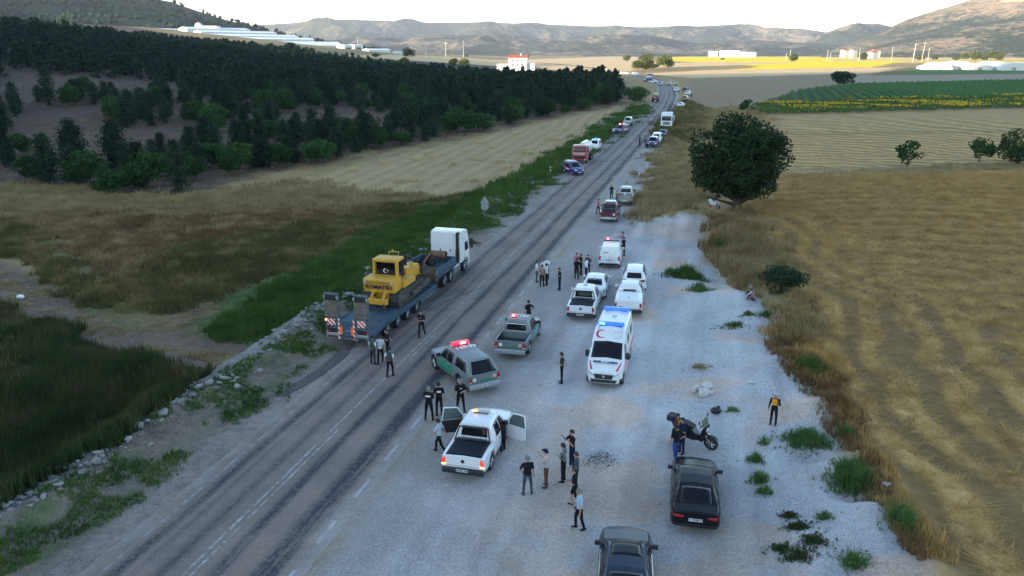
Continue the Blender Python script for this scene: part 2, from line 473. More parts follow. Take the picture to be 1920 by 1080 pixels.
def zone_colour(x, y):
    x = np.asarray(x, float); y = np.asarray(y, float)
    col = np.zeros(x.shape + (3,)); col[:] = C['dry']
    fx = np.zeros(x.shape + (3,)); fx[..., 1] = .6
    wob = fbm(x / 4.0, y / 4.0, 3, 77) - .5
    wob2 = fbm(x / 30.0, y / 30.0, 3, 78) - .5
    r = np.hypot(x, y)
    for pix, c, soft, sp, mo in ZONES:
        pw = W(*pix); lo = pw.min(0) - 5 * soft - 4; hi = pw.max(0) + 5 * soft + 4
        s_ = (x > lo[0]) & (x < hi[0]) & (y > lo[1]) & (y < hi[1])
        if not s_.any(): continue
        d = poly_sdf(x[s_], y[s_], pw)
        m = sstep(soft, -soft, d + wob[s_] * soft * 2.6 + wob2[s_] * np.minimum(soft * 2.5, r[s_] * .025))[..., None]
        col[s_] = col[s_] * (1 - m) + np.array(C[c]) * m
        f_ = fx[s_]; f_[:, :2] = f_[:, :2] * (1 - m) + np.array([sp, mo]) * m; fx[s_] = f_
    # windrows in the stubble on the right: curved along the lay-by edge, straight further out
    dg = poly_sdf(x, y, GRAVEL)
    ang = math.radians(8)
    yy = y * math.cos(ang) + x * math.sin(ang)
    ph = np.where(dg < 13, dg / 2.4, 0)
    ridge1 = .5 + .5 * np.sin(2 * math.pi * (dg / 2.6 + 1.6 * (fbm(x / 9, y / 9, 2, 5) - .5)))
    ridge2 = .5 + .5 * np.sin(2 * math.pi * (yy / 3.6 + 2.0 * (fbm(x / 16, y / 30, 2, 6) - .5)))
    k = sstep(10, 16, dg)
    row = ridge1 * (1 - k) + ridge2 * k
    row = sstep(.18, .82, row)
    row = np.clip(row * (.50 + .95 * fbm(x / 1.5, y / 1.2, 3, 9)), 0, 1)
    rut = np.exp(-((dg - 6.0 - 1.5 * (fbm(x / 14, y / 14, 2, 66) - .5)) / .35) ** 2) + np.exp(-((dg - 7.9 - 1.5 * (fbm(x / 14, y / 14, 2, 66) - .5)) / .35) ** 2)
    row = np.clip(row - .8 * rut, 0, 1)
    st = sstep(0.5, 2.5, dg) * (x > 8) * (1 - sstep(150, 230, y)) * sstep(0, 1, poly_sdf(x, y, W((1470, 318), (2400, 296), (2400, 318), (1480, 330))) / 2)
    st = st * sstep(0, -2, poly_sdf(x, y, W((1340, 400), (1480, 205), (2400, 190), (2400, 1500), (1600, 1500), (1500, 600))))
    col = col * (1 - .78 * st[..., None]) + .78 * st[..., None] * (np.array([.165, .100, .036]) * (1 - row[..., None]) + np.array([.60, .385, .145]) * row[..., None])
    fx[..., 2] = st * row
    # baler rows in the narrow stubble strip on the left
    ds = poly_sdf(x, y, W(*[z for z in ZONES if z[1] == 'straw'][0][0]))
    t = road_t(x, y)
    r3 = .5 + .5 * np.sin(2 * math.pi * (t / 2.9 + .8 * (fbm(x / 20, y / 20, 2, 61) - .5)))
    m3 = sstep(1, -1, ds)[..., None]
    col = col * (1 - .35 * m3) + .35 * m3 * (np.array([.27, .19, .10]) * (1 - r3[..., None]) + np.array([.46, .34, .17]) * r3[..., None])
    # lay-by gravel
    m = sstep(.8, -.8, dg + 2.2 * wob)[..., None]
    pk = sstep(.46, .64, fbm(x / 4.5, y / 3.5, 4, 31))[..., None] * sstep(5, 13, -t)[..., None] * .9
    pk2 = sstep(.48, .66, fbm(x / 7.0, y / 9.0, 3, 37))[..., None] * .3
    g = np.array(C['gravel']) * (1 - pk) + np.array(C['pink']) * pk
    g = g * (1 - pk2) + np.array((.30, .27, .25)) * pk2
    su = (x - RO[0]) * RU[0] + (y - RO[1]) * RU[1]
    stk = (fbm(t / 1.1, su / 16.0, 4, 131) - .5)[..., None]
    g = g * np.clip(1 + .7 * stk + .5 * (fbm(x / 9, y / 9, 3, 137) - .5)[..., None] + .30 * (fbm(x / 1.6, y / 1.6, 3, 133) - .5)[..., None], .6, 1.4)
    wb = (sstep(9.5, 3.5, -t + 5 * wob2 + 3 * wob) * .75 * (t < -2))[..., None]
    g = g * (1 - wb) + np.array((.31, .272, .245)) * wb
    col = col * (1 - m) + g * m
    fx[..., 0] = fx[..., 0] * (1 - m[..., 0]) + m[..., 0]
    fx[..., 1] = fx[..., 1] * (1 - m[..., 0]) + .16 * m[..., 0]
    # shoulders and verges that follow the road
    near = 1 - sstep(150, 300, y)
    for t0, t1, c, amt in ((2.2, 6.0, 'shoulder', 1), (4.9, 10.4, 'verge', .95)):
        mm = (sstep(t0 - .5, t0 + .5, t + wob) * sstep(t1 + .6, t1 - .6, t + wob) * near * amt)[..., None]
        col = col * (1 - mm) + np.array(C[c]) * mm
        fx[..., 0] = fx[..., 0] * (1 - mm[..., 0]) + .8 * mm[..., 0]
    gr = .6 * (sstep(.50, .66, fbm(x / 1.3, y / 1.6, 4, 91)) * sstep(5.0, 5.8, t) * sstep(9, 7.4, t) * near)[..., None]
    col = col * (1 - gr) + np.array(C['green']) * gr
    rb = sstep(8.0, 8.7, t + wob) * sstep(10.6, 9.8, t) * near * (1 - sstep(100, 130, y))
    col = col * (1 - rb[..., None]) + np.array((.23, .21, .195)) * rb[..., None]
    # far verge on the right of the road, past the lay-by
    return col, fx

def build_ground():
    front = np.radians(np.linspace(-43, 43, 700))
    back = np.radians(np.linspace(43, 317, 110))[1:-1]
    th = np.concatenate([front, back])
    r = np.concatenate([[0.5, 4, 8], np.geomspace(13, 12000, 560)])
    T, R = np.meshgrid(th, r, indexing='ij')
    x = np.sin(T) * R; y = np.cos(T) * R
    z = terrain(x, y)
    col, fx = zone_colour(x, y)
    z = z - 0.10 * road_mask(x, y)                      # the bed of the road
    z = z + fx[..., 2] * .26 * (fbm(x * 1.2, y * 1.2, 2, 15))
    z = z + .05 * fx[..., 0] * (fbm(x * 1.7, y * 1.7, 3, 16) - .5) * (1 - sstep(60, 120, y)) * (1 - road_mask(x, y))
    me = np_mesh("ground", np.stack([x, y, z], -1).reshape(-1, 3), grid_faces(len(th), len(r), True), smooth=True)
    for nm, a in (("col", col), ("fx", fx)):
        at = me.attributes.new(nm, 'FLOAT_COLOR', 'POINT')
        at.data.foreach_set("color", np.concatenate([a.reshape(-1, 3), np.ones((a.size // 3, 1))], 1).astype(np.float32).ravel())
    m, nt, b = _m("ground")
    N, L = nt.nodes, nt.links
    ac = N.new("ShaderNodeAttribute"); ac.attribute_name = "col"
    af = N.new("ShaderNodeAttribute"); af.attribute_name = "fx"
    sp = N.new("ShaderNodeSeparateColor"); L.new(af.outputs["Color"], sp.inputs[0])
    ge = N.new("ShaderNodeNewGeometry")
    def noise(scale, det=4.0, ro=.6, vec=None):
        n = N.new("ShaderNodeTexNoise"); n.inputs["Scale"].default_value = scale; n.inputs["Detail"].default_value = det; n.inputs["Roughness"].default_value = ro
        L.new(vec or ge.outputs["Position"], n.inputs["Vector"]); return n.outputs[0]
    def mrange(v, a, bb, c, d):
        n = N.new("ShaderNodeMapRange"); n.inputs[1].default_value = a; n.inputs[2].default_value = bb; n.inputs[3].default_value = c; n.inputs[4].default_value = d
        L.new(v, n.inputs[0]); return n.outputs[0]
    def mul(a, bb, op='MULTIPLY'):
        n = N.new("ShaderNodeMath"); n.operation = op
        for i, q in enumerate((a, bb)):
            if isinstance(q, (int, float)): n.inputs[i].default_value = q
            else: L.new(q, n.inputs[i])
        return n.outputs[0]
    def mixv(c1, v):                                     # colour * value
        n = N.new("ShaderNodeVectorMath"); n.operation = 'SCALE'; L.new(c1, n.inputs[0]); L.new(v, n.inputs["Scale"]); return n.outputs[0]
    big = mrange(noise(.35, 6, .7), .3, .7, -.55, .55)
    mid = mrange(noise(2.2, 5, .7), .3, .7, -.6, .6)
    fine = mrange(noise(16, 3, .7), .28, .72, -.75, .75)
    vor = N.new("ShaderNodeTexVoronoi"); vor.inputs["Scale"].default_value = 9; L.new(ge.outputs["Position"], vor.inputs["Vector"])
    peb = mrange(vor.outputs["Distance"], 0, .6, .25, -.25)
    mot = mul(mul(mul(big, mid, 'ADD'), .75), sp.outputs[1])
    spk = mul(mul(mul(fine, .42), mul(peb, .5), 'ADD'), sp.outputs[0])
    fin2 = mul(mul(fine, .35), sp.outputs[1])
    v = mul(mul(mul(mot, spk, 'ADD'), fin2, 'ADD'), 1.0, 'ADD')
    v = mul(v, .15, 'MAXIMUM')
    L.new(mixv(ac.outputs["Color"], v), b.inputs["Base Color"])
    b.inputs["Roughness"].default_value = .92; b.inputs["Specular IOR Level"].default_value = .15
    bp = N.new("ShaderNodeBump"); bp.inputs["Strength"].default_value = .55; bp.inputs["Distance"].default_value = .10
    L.new(mul(mid, mul(fine, .4), 'ADD'), bp.inputs["Height"]); L.new(bp.outputs[0], b.inputs["Normal"])
    o = link("ground", me, None, [m]); tag(o, kind="structure")
    return o

# ------------------------------------------------------------------ road
CENTRE_PX = [(220, 1213), (355, 1080), (640, 797), (885, 555), (1012, 430), (1117, 327), (1200, 245), (1231, 213), (1246, 190), (1251, 174), (1244, 159), (1222, 148), (1184, 139.5), (1146, 133), (1090, 125), (1000, 117)]
def smooth_line(pts, step):
    pts = np.asarray(pts, float)
    # Catmull-Rom
    Q = np.vstack([2 * pts[0] - pts[1], pts, 2 * pts[-1] - pts[-2]])
    out = []
    for i in range(1, len(Q) - 2):
        n = max(2, int(np.linalg.norm(Q[i + 1] - Q[i]) / step))
        for u in np.linspace(0, 1, n, endpoint=False):
            a, b_, c, d = Q[i - 1], Q[i], Q[i + 1], Q[i + 2]
            out.append(.5 * ((2 * b_) + (-a + c) * u + (2 * a - 5 * b_ + 4 * c - d) * u * u + (-a + 3 * b_ - 3 * c + d) * u ** 3))
    out.append(Q[-2])
    return np.array(out)
_c = W(*CENTRE_PX)
straight = [RO + RU * s for s in (-60, -30, 0, 30, 60)]
_far = [p for p in _c if (p - RO) @ RU > 75]
CENTRE = smooth_line(np.vstack([straight, _far]), 2.0)
_tan = np.gradient(CENTRE, axis=0); _tan /= np.linalg.norm(_tan, axis=1)[:, None]
CNORM = np.stack([-_tan[:, 1], _tan[:, 0]], 1)
CLEN = np.concatenate([[0], np.cumsum(np.linalg.norm(np.diff(CENTRE, axis=0), axis=1))])
ROADPOLY = np.vstack([CENTRE + CNORM * 4.4, (CENTRE - CNORM * 4.6)[::-1]])
def road_mask(x, y):
    m = np.zeros(x.shape)
    k = (np.hypot(x, y) < 1500) & (y > -40)
    if k.any():
        m[k] = sstep(-.75, -1.35, poly_sdf(x[k], y[k], ROADPOLY))
    return m

def strip(name, t0, t1, i0, i1, lift, nt_=2, material=None, parent=None, wob=0.0):
    C_, N_ = CENTRE[i0:i1], CNORM[i0:i1]
    ts = np.linspace(t0, t1, nt_)
    X = C_[:, None, 0] + N_[:, None, 0] * ts; Y = C_[:, None, 1] + N_[:, None, 1] * ts
    Z = terrain(X, Y) + lift
    if name == 'road': Z = Z - .085 * sstep(3.55, 4.1, np.abs(ts + .1))[None, :]
    me = np_mesh(name, np.stack([X, Y, Z], -1).reshape(-1, 3), grid_faces(len(C_), nt_)[:, ::-1], smooth=True)
    uv = me.attributes.new("lane", 'FLOAT_VECTOR', 'POINT')
    A = np.stack([np.broadcast_to(ts, X.shape), np.broadcast_to(CLEN[i0:i1, None], X.shape), np.zeros(X.shape)], -1)
    uv.data.foreach_set("vector", A.astype(np.float32).ravel())
    return link(name, me, parent, [material])

def build_road():
    m, nt, b = _m("asphalt")
    N, L = nt.nodes, nt.links
    at = N.new("ShaderNodeAttribute"); at.attribute_name = "lane"
    sep = N.new("ShaderNodeSeparateXYZ"); L.new(at.outputs["Vector"], sep.inputs[0])
    ge = N.new("ShaderNodeNewGeometry")
    def noise(scale, det, vec, ro=.65):
        n = N.new("ShaderNodeTexNoise"); n.inputs["Scale"].default_value = scale; n.inputs["Detail"].default_value = det; n.inputs["Roughness"].default_value = ro
        L.new(vec, n.inputs["Vector"]); return n.outputs[0]
    def math_(op, a, bb=None, c=None):
        n = N.new("ShaderNodeMath"); n.operation = op
        for i, q in enumerate((a, bb, c)):
            if q is None: continue
            if isinstance(q, (int, float)): n.inputs[i].default_value = q
            else: L.new(q, n.inputs[i])
        return n.outputs[0]
    def mr(v, a, bb, c, d):
        n = N.new("ShaderNodeMapRange"); n.interpolation_type = 'SMOOTHSTEP'
        for i, q in enumerate((a, bb, c, d)): n.inputs[i + 1].default_value = q
        L.new(v, n.inputs[0]); return n.outputs[0]
    def mixc(f, c1, c2):
        n = N.new("ShaderNodeMix"); n.data_type = 'RGBA'
        if isinstance(f, (int, float)): n.inputs[0].default_value = f
        else: L.new(f, n.inputs[0])
        for i, c in ((6, c1), (7, c2)):
            if isinstance(c, tuple): n.inputs[i].default_value = (*c, 1)
            else: L.new(c, n.inputs[i])
        return n.outputs[2]
    st = N.new("ShaderNodeMapping"); st.inputs["Scale"].default_value = (1, .045, 1); L.new(at.outputs["Vector"], st.inputs[0])
    warp = math_('MULTIPLY', math_('SUBTRACT', noise(.6, 3, st.outputs[0]), .5), 1.1)
    t = math_('ADD', sep.outputs[0], warp)
    streak = noise(2.4, 6, st.outputs[0], .7)
    patch = noise(.22, 5, ge.outputs["Position"])
    grit = noise(22, 3, ge.outputs["Position"], .75)
    def band(c, w, amt):
        d = math_('ABSOLUTE', math_('SUBTRACT', t, c))
        return math_('MULTIPLY', mr(d, 0, w, 1, 0), amt)
    w = band(2.45, .50, .6)
    for c, ww, amt in ((.95, .42, .40), (-.85, .42, .75), (-2.6, .60, 1.0), (1.75, .22, .25)):
        w = math_('MAXIMUM', w, band(c, ww, amt))
    w = math_('MULTIPLY', w, mr(streak, .28, .56, .1, 1.35))
    w = math_('MULTIPLY', w, mr(patch, .25, .65, .8, 1.3))
    w = math_('MULTIPLY', w, mr(noise(5.5, 5, ge.outputs["Position"], .8), .34, .58, .35, 1.2))
    tar = mr(noise(.9, 5, st.outputs[0], .75), .62, .72, 0, .75)
    w = math_('MINIMUM', math_('MAXIMUM', w, math_('MULTIPLY', tar, .6)), 1)
    base = mixc(mr(patch, .35, .65, 0, 1), (.225, .172, .145), (.165, .132, .116))
    c = mixc(w, base, (.040, .042, .054))
    dust = mr(math_('ADD', math_('ABSOLUTE', sep.outputs[0]), math_('MULTIPLY', math_('SUBTRACT', noise(.5, 5, ge.outputs["Position"]), .5), 2.4)), 2.9, 3.9, 0, .9)
    c = mixc(dust, c, (.25, .22, .205))
    edge = mr(math_('ADD', math_('MULTIPLY', sep.outputs[0], -1), math_('MULTIPLY', math_('SUBTRACT', noise(.35, 6, ge.outputs["Position"]), .5), 3.2)), 2.9, 4.0, 0, 1)
    c = mixc(edge, c, (.30, .268, .245))
    gv = mr(grit, .3, .7, .62, 1.32)
    sc = N.new("ShaderNodeVectorMath"); sc.operation = 'SCALE'; L.new(c, sc.inputs[0]); L.new(gv, sc.inputs["Scale"])
    L.new(sc.outputs[0], b.inputs["Base Color"])
    b.inputs["Roughness"].default_value = .8; b.inputs["Specular IOR Level"].default_value = .3
    bp = N.new("ShaderNodeBump"); bp.inputs["Strength"].default_value = .35; bp.inputs["Distance"].default_value = .02
    L.new(grit, bp.inputs["Height"]); L.new(bp.outputs[0], b.inputs["Normal"])
    road = strip("road", 4.1, -4.3, 0, len(CENTRE), 0.035, 29, m)
    tag(road, kind="structure")
    pm = nmat("worn_road_paint", [(.42, (.18, .15, .13)), (.58, (.31, .31, .32)), (.78, (.44, .45, .47))], scale=2.6, rough=.75, detail=8, coords='World')
    pf = nmat("faded_edge_paint", [(.42, (.17, .15, .14)), (.64, (.26, .265, .28)), (.85, (.36, .37, .40))], scale=2.0, rough=.75, detail=8, coords='World')
    n = len(CENTRE)
    idx = lambda s: int(np.searchsorted(CLEN, s + 60))
    strip("centre_line", .20, .08, 0, n, .041, 2, pm, road)
    k = idx(-6)
    strip("centre_line", -.08, -.19, 0, idx(1.5), .041, 2, pm, road)
    for s in np.arange(8, 260, 9.0):
        strip("centre_line", -.08, -.19, idx(s), idx(s + 4.5) + 1, .041, 2, pm, road)
    strip("edge_line", 3.02, 2.90, 0, n, .041, 2, pf, road)
    strip("edge_line", -3.38, -3.52, idx(27), n, .041, 2, pm, road)
    for s in np.arange(-40, 25.5, 3.1):                 # short dashes along the lay-by
        p = [RO + RU * (s + q) for q in (0, .75, 1.5)]
        v = []
        for q in p:
            for tt in (-3.40, -3.55):
                w_ = q + RN * tt
                v.append((w_[0], w_[1], zt(*w_) + .041))
        me = np_mesh("lane_dash", np.array(v), np.array([(0, 1, 3, 2), (2, 3, 5, 4)]))
        link("lane_dash", me, road, [nmat("dash_paint", [(.35, (.28, .25, .23)), (.6, (.38, .38, .39)), (.8, (.50, .51, .53))], scale=2.6, rough=.75, detail=8, coords='World')])
    # fresh dark asphalt patch edge beside the trailer
    a = [(820, 750), (500, 746), (520, 742), (560, 715), (600, 690), (640, 655), (665, 640), (650, 668), (610, 700), (575, 722), (535, 742)]
    pts = ground_pts(a[1:])
    bm = bmesh.new()
    vs = [bm.verts.new((p[0], p[1], p[2] + .05)) for p in pts]
    bm.faces.new(vs); bmesh.ops.triangulate(bm, faces=bm.faces); bmesh.ops.recalc_face_normals(bm, faces=bm.faces)
    me = bpy.data.meshes.new("dark_patch"); bm.to_mesh(me); bm.free()
    link("tar_patch", me, road, [nmat("tar_patch", [(.3, (.055, .052, .052)), (.7, (.11, .10, .095))], scale=3, rough=.9, coords='World')])
    # tyre marks that swing off the road
    for px in ([(1140, 303), (1110, 303), (1170, 300), (1225, 292)], [(860, 545), (800, 572), (780, 590)], [(905, 540), (860, 556), (800, 585)]):
        q = smooth_line(W(*px), .8)
        tg = np.gradient(q, axis=0); tg /= np.linalg.norm(tg, axis=1)[:, None]; nn = np.stack([-tg[:, 1], tg[:, 0]], 1)
        wd = .16 if px[0][0] < 1000 else .5
        X = q[:, None, :] + nn[:, None, :] * np.array([wd, -wd])[None, :, None]
        Z = terrain(X[..., 0], X[..., 1]) + .0385
        me = np_mesh("tyre_mark", np.concatenate([X, Z[..., None]], -1).reshape(-1, 3), grid_faces(len(q), 2)[:, ::-1])
        link("tyre_mark", me, road, [nmat("tyre_mark", [(.35, (.05, .052, .06)), (.62, (.15, .14, .135))], scale=3, rough=.8, detail=7, coords='World')])
    return road

build_ground()
build_road()

# ------------------------------------------------------------------ hills and mountains
def hill_mat(name, veg, soil, bare, vs, thr, nb=.5):
    m, nt, b = _m(name)
    N, L = nt.nodes, nt.links
    ge = N.new("ShaderNodeNewGeometry")
    def noise(scale, det, ro=.65):
        n = N.new("ShaderNodeTexNoise"); n.inputs["Scale"].default_value = scale; n.inputs["Detail"].default_value = det; n.inputs["Roughness"].default_value = ro
        L.new(ge.outputs["Position"], n.inputs["Vector"]); return n.outputs[0]
    def mr(v, a, bb, c, d):
        n = N.new("ShaderNodeMapRange")
        for i, q in enumerate((a, bb, c, d)): n.inputs[i + 1].default_value = q
        L.new(v, n.inputs[0]); return n.outputs[0]
    def mixc(f, c1, c2):
        n = N.new("ShaderNodeMix"); n.data_type = 'RGBA'; L.new(f, n.inputs[0])
        for i, c in ((6, c1), (7, c2)):
            if isinstance(c, tuple): n.inputs[i].default_value = (*c, 1)
            else: L.new(c, n.inputs[i])
        return n.outputs[2]
    ad = N.new("ShaderNodeMath"); ad.operation = 'ADD'
    L.new(mr(noise(vs, 4, .75), .3, .7, -.5, .5), ad.inputs[0]); L.new(mr(noise(vs * .08, 5, .6), .3, .7, thr - nb, thr + nb), ad.inputs[1])
    c = mixc(mr(ad.outputs[0], -.12, .12, 0, 1), veg, soil)
    c = mixc(mr(noise(.0022, 6, .6), .66, .70, 0, 1), c, bare)
    L.new(c, b.inputs["Base Color"]); b.inputs["Roughness"].default_value = .95; b.inputs["Specular IOR Level"].default_value = .05
    bp = N.new("ShaderNodeBump"); bp.inputs["Strength"].default_value = .9; bp.inputs["Distance"].default_value = 14
    L.new(noise(vs * .7, 3, .7), bp.inputs["Height"]); L.new(bp.outputs[0], b.inputs["Normal"])
    return m

def ridge_mesh(name, crest, dist, depth, seed, material, nx=220, ny=70, fold=.55, base=2.0, power=1.25, fscale=600):
    crest = np.asarray(crest, float)
    px = np.linspace(crest[0, 0], crest[-1, 0], nx)
    py = np.interp(px, crest[:, 0], crest[:, 1])
    d = pix_ray(px, py); hd = np.hypot(d[:, 0], d[:, 1])
    ux, uy = d[:, 0] / hd, d[:, 1] / hd
    top = CAMH + d[:, 2] / hd * dist
    v = np.linspace(-1, .8, ny)
    R = dist + v[None, :] * depth
    X = ux[:, None] * R; Y = uy[:, None] * R
    prof = (1 - np.abs(v)) ** power
    prof = np.where(v > 0, 1 - .6 * v, prof)
    n1 = 1 - np.abs(2 * fbm(X / fscale, Y / (fscale * 1.6), 5, seed) - 1)
    n2 = fbm(X / (fscale * .35), Y / (fscale * .5), 4, seed + 5)
    mid = np.clip(1 - np.abs(v) ** 1.5, 0, 1)
    H = top[:, None] * prof[None] * (1 + fold * (n1 - .72) * (1 - prof[None] ** 3) * 3.2 + fold * .9 * (n2 - .5) * (1 - prof[None] ** 3))
    H = H + top[:, None] * .03 * (n2 - .5)
    Z = base + H - base * prof[None]
    Z[:, 0] = -10
    me = np_mesh(name, np.stack([X, Y, Z], -1).reshape(-1, 3), grid_faces(nx, ny), smooth=True)
    o = link(name, me, None, [material]); tag(o, kind="structure")
    return o, X, Y, Z

MT_FAR = hill_mat("mountain_scrub", (.030, .040, .026), (.19, .15, .11), (.40, .29, .21), .030, -.10)
MT_NEAR = hill_mat("mountain_scrub_near", (.036, .046, .024), (.25, .185, .12), (.46, .34, .23), .035, -.10)
HL = hill_mat("hill_wood_floor", (.03, .045, .025), (.12, .10, .07), (.25, .19, .13), .12, -.35)
ridge_mesh("mountain_range", [(380, 80), (440, 56), (480, 47), (540, 43), (600, 37), (690, 38), (770, 39), (810, 43), (900, 41), (1000, 45), (1100, 49), (1200, 51), (1280, 50), (1380, 46), (1430, 52), (1500, 53), (1545, 60), (1640, 66), (1760, 75)], 7200, 2300, 3, MT_FAR, 300, 80)
ridge_mesh("mountain_foothill", [(430, 88), (560, 75), (700, 72), (830, 66), (930, 63), (1010, 72), (1060, 78), (1130, 66), (1230, 70), (1310, 82), (1400, 74), (1490, 80), (1580, 86), (1700, 92)], 4700, 1500, 9, MT_FAR, 260, 60, fscale=420)
ridge_mesh("mountain_knoll", [(1490, 92), (1535, 66), (1575, 53), (1610, 42), (1650, 43), (1690, 54), (1740, 78)], 5900, 1200, 14, MT_FAR, 120, 50, fscale=420)
ridge_mesh("mountain_slope", [(1540, 93), (1590, 82), (1650, 60), (1700, 37), (1760, 18), (1810, 3), (1880, -22), (1990, -50), (2150, -80), (2400, -60), (2700, -20)], 4900, 2400, 19, MT_NEAR, 260, 80, fold=.3, fscale=700)
_, HX, HY, HZZ = ridge_mesh("wooded_hill", [(-900, -30), (-500, -75), (-200, -62), (0, -38), (150, -24), (250, -10), (320, 2), (400, 30), (480, 52), (560, 70), (650, 86), (730, 97)], 1900, 720, 25, HL, 240, 70, fold=.16, base=6, power=1.1, fscale=380)
# ------------------------------------------------------------------ foliage
def quads(cen, size, seed, up=0.0, aspect=.6):
    """randomly turned leaf-spray faces at given centres"""
    g = np.random.default_rng(seed)
    n = len(cen)
    a = g.normal(size=(n, 3)); a[:, 2] *= (1 - up); a /= np.linalg.norm(a, axis=1)[:, None]
    b = g.normal(size=(n, 3)); b -= a * (a * b).sum(1)[:, None]; b /= np.linalg.norm(b, axis=1)[:, None]
    s = np.asarray(size)[:, None] if np.ndim(size) else size
    a = a * s; b = b * s * aspect
    V = np.stack([cen - a, cen - b * .9, cen + a, cen + b], 1).reshape(-1, 3)
    return V, np.arange(4 * n).reshape(-1, 4)

def crown_conifer(seed, H=7.0, R=2.0, n=2600, leaf=.20):
    g = np.random.default_rng(seed)
    nb = 60
    z = .10 + .90 * g.random(nb) ** .9
    ang = g.random(nb) * 6.283
    prof = np.clip((1.02 - z) ** .62 * (z + .12) ** .25, 0, 1) * (.65 + .5 * g.random(nb))
    cx = np.cos(ang) * prof * R * .72; cy = np.sin(ang) * prof * R * .72; cz = z * H
    k = g.integers(0, nb, n)
    sp = (.30 + .30 * (1 - z[k]))[:, None] * R * .55
    off = g.normal(size=(n, 3)) * sp * np.array([1, 1, .75])
    c = np.stack([cx[k], cy[k], cz[k]], 1) + off
    m = int(n * .18); zz = g.random(m) ** 1.2
    core = np.stack([g.normal(size=m) * R * .16 * (1.1 - zz), g.normal(size=m) * R * .16 * (1.1 - zz), zz * H * 1.03], 1)
    c = np.vstack([c, core]); c[:, 2] = np.abs(c[:, 2] - .25) + .25
    return quads(c, leaf * (.6 + .8 * g.random(len(c))), seed + 1, .2)

def crown_round(seed, H=5.0, R=2.2, n=3200, leaf=.20, z0=.08, lobes=26, flat=.8, tight=.26):
    g = np.random.default_rng(seed)
    d = g.normal(size=(lobes, 3)); d /= np.linalg.norm(d, axis=1)[:, None]
    d[:, 2] = d[:, 2] * .9 + .05
    rad = (.50 + .42 * g.random(lobes))
    hz = H * (1 - z0) / 2
    cen = np.stack([d[:, 0] * rad * R, d[:, 1] * rad * R, H * z0 + hz + d[:, 2] * rad * hz], 1)
    k = g.integers(0, lobes, n)
    o = g.normal(size=(n, 3)); o /= np.linalg.norm(o, axis=1)[:, None]
    o *= (tight * (1.0 + .55 * g.random(n)) * (.7 + .6 * rad[k]))[:, None] * np.array([R, R, hz * flat])
    c = cen[k] + o
    c[:, 2] = np.maximum(c[:, 2], .06)
    return quads(c, leaf * (.55 + .9 * g.random(n)), seed + 1, .1)

def trunk_mesh(name, H, r, seed, limbs=5, spread=1.2, z0=.25):
    g = random.Random(seed); mb = MB()
    pts = [Vector((0, 0, -.15))]
    for i in range(1, 5):
        pts.append(Vector((g.uniform(-.06, .06) * H * .3, g.uniform(-.06, .06) * H * .3, H * .75 * i / 4)))
    for i in range(4):
        mb.tube(pts[i], pts[i + 1], r * (1 - i * .22), r * (1 - (i + 1) * .22), 7)
    for _ in range(limbs):
        t = g.uniform(z0, .9); i = min(3, int(t * 4)); p = pts[i].lerp(pts[i + 1], t * 4 - i)
        a = g.uniform(0, 6.283); q = p + Vector((math.cos(a) * spread, math.sin(a) * spread, g.uniform(.25, .6) * spread))
        mb.tube(p, q, r * .4 * (1.1 - t), r * .1, 5)
    return mb.mesh(name)

FOL = dict(
    pine=nmat("pine_needles", [(.3, (.009, .020, .014)), (.52, (.022, .042, .024)), (.78, (.055, .080, .040))], scale=.9, rough=.8, detail=3, rnd=.35, spec=.1, trans=.12),
    oak=nmat("oak_leaves", [(.3, (.018, .045, .012)), (.55, (.036, .082, .020)), (.8, (.062, .120, .030))], scale=1.0, rough=.75, detail=3, rnd=.25, spec=.15, trans=.2),
    dark=nmat("tree_leaves", [(.3, (.010, .022, .009)), (.55, (.024, .046, .016)), (.75, (.060, .092, .030))], scale=1.3, rough=.7, detail=3, spec=.15, trans=.15),
    olive=nmat("far_tree_leaves", [(.3, (.045, .065, .018)), (.7, (.12, .14, .04))], scale=.6, rough=.85, detail=2, rnd=.3, spec=.1, trans=.15),
    bush=nmat("bush_leaves", [(.3, (.018, .042, .020)), (.7, (.045, .085, .040))], scale=3, rough=.8, detail=3, rnd=.2, spec=.1, trans=.15))
BARK = nmat("bark", [(.3, (.05, .038, .028)), (.7, (.12, .095, .072))], scale=5, rough=.95, bump=.4)

def leaf_mesh(name, VF, m):
    me = np_mesh(name, VF[0], VF[1]); me.materials.append(m); return me
def t_mesh(name, *a, **k):
    me = trunk_mesh(name, *a, **k); me.materials.append(BARK); return me

PINES = [(leaf_mesh("pine_crown", crown_conifer(100 + i, H, R), FOL['pine']), t_mesh("pine_trunk", H, .13, i)) for i, (H, R) in enumerate([(7.2, 2.3), (6.2, 2.4), (8.0, 2.5), (5.4, 2.3), (6.8, 2.9)])]
OAKS = [(leaf_mesh("oak_crown", crown_round(200 + i, H, R, n), FOL['oak']), t_mesh("oak_trunk", H * .8, .14, 20 + i)) for i, (H, R, n) in enumerate([(4.6, 2.7, 3600), (5.4, 2.6, 3600), (4.0, 2.4, 3200)])]
OLIVES = [(leaf_mesh("tree_crown", crown_round(240 + i, H, R, 1400, .45), FOL['olive']), t_mesh("tree_trunk", H * .8, .2, 30 + i)) for i, (H, R) in enumerate([(7, 4.2), (8, 4.6), (5, 4.2)])]

def plant_tree(name, proto, loc, s, rz, label, cat, group=None, sz=None):
    r = empty(name, loc, rz, label, cat, group)
    r.scale = (s, s, sz or s)
    link("crown", proto[0], r); link("trunk", proto[1], r)
    return r

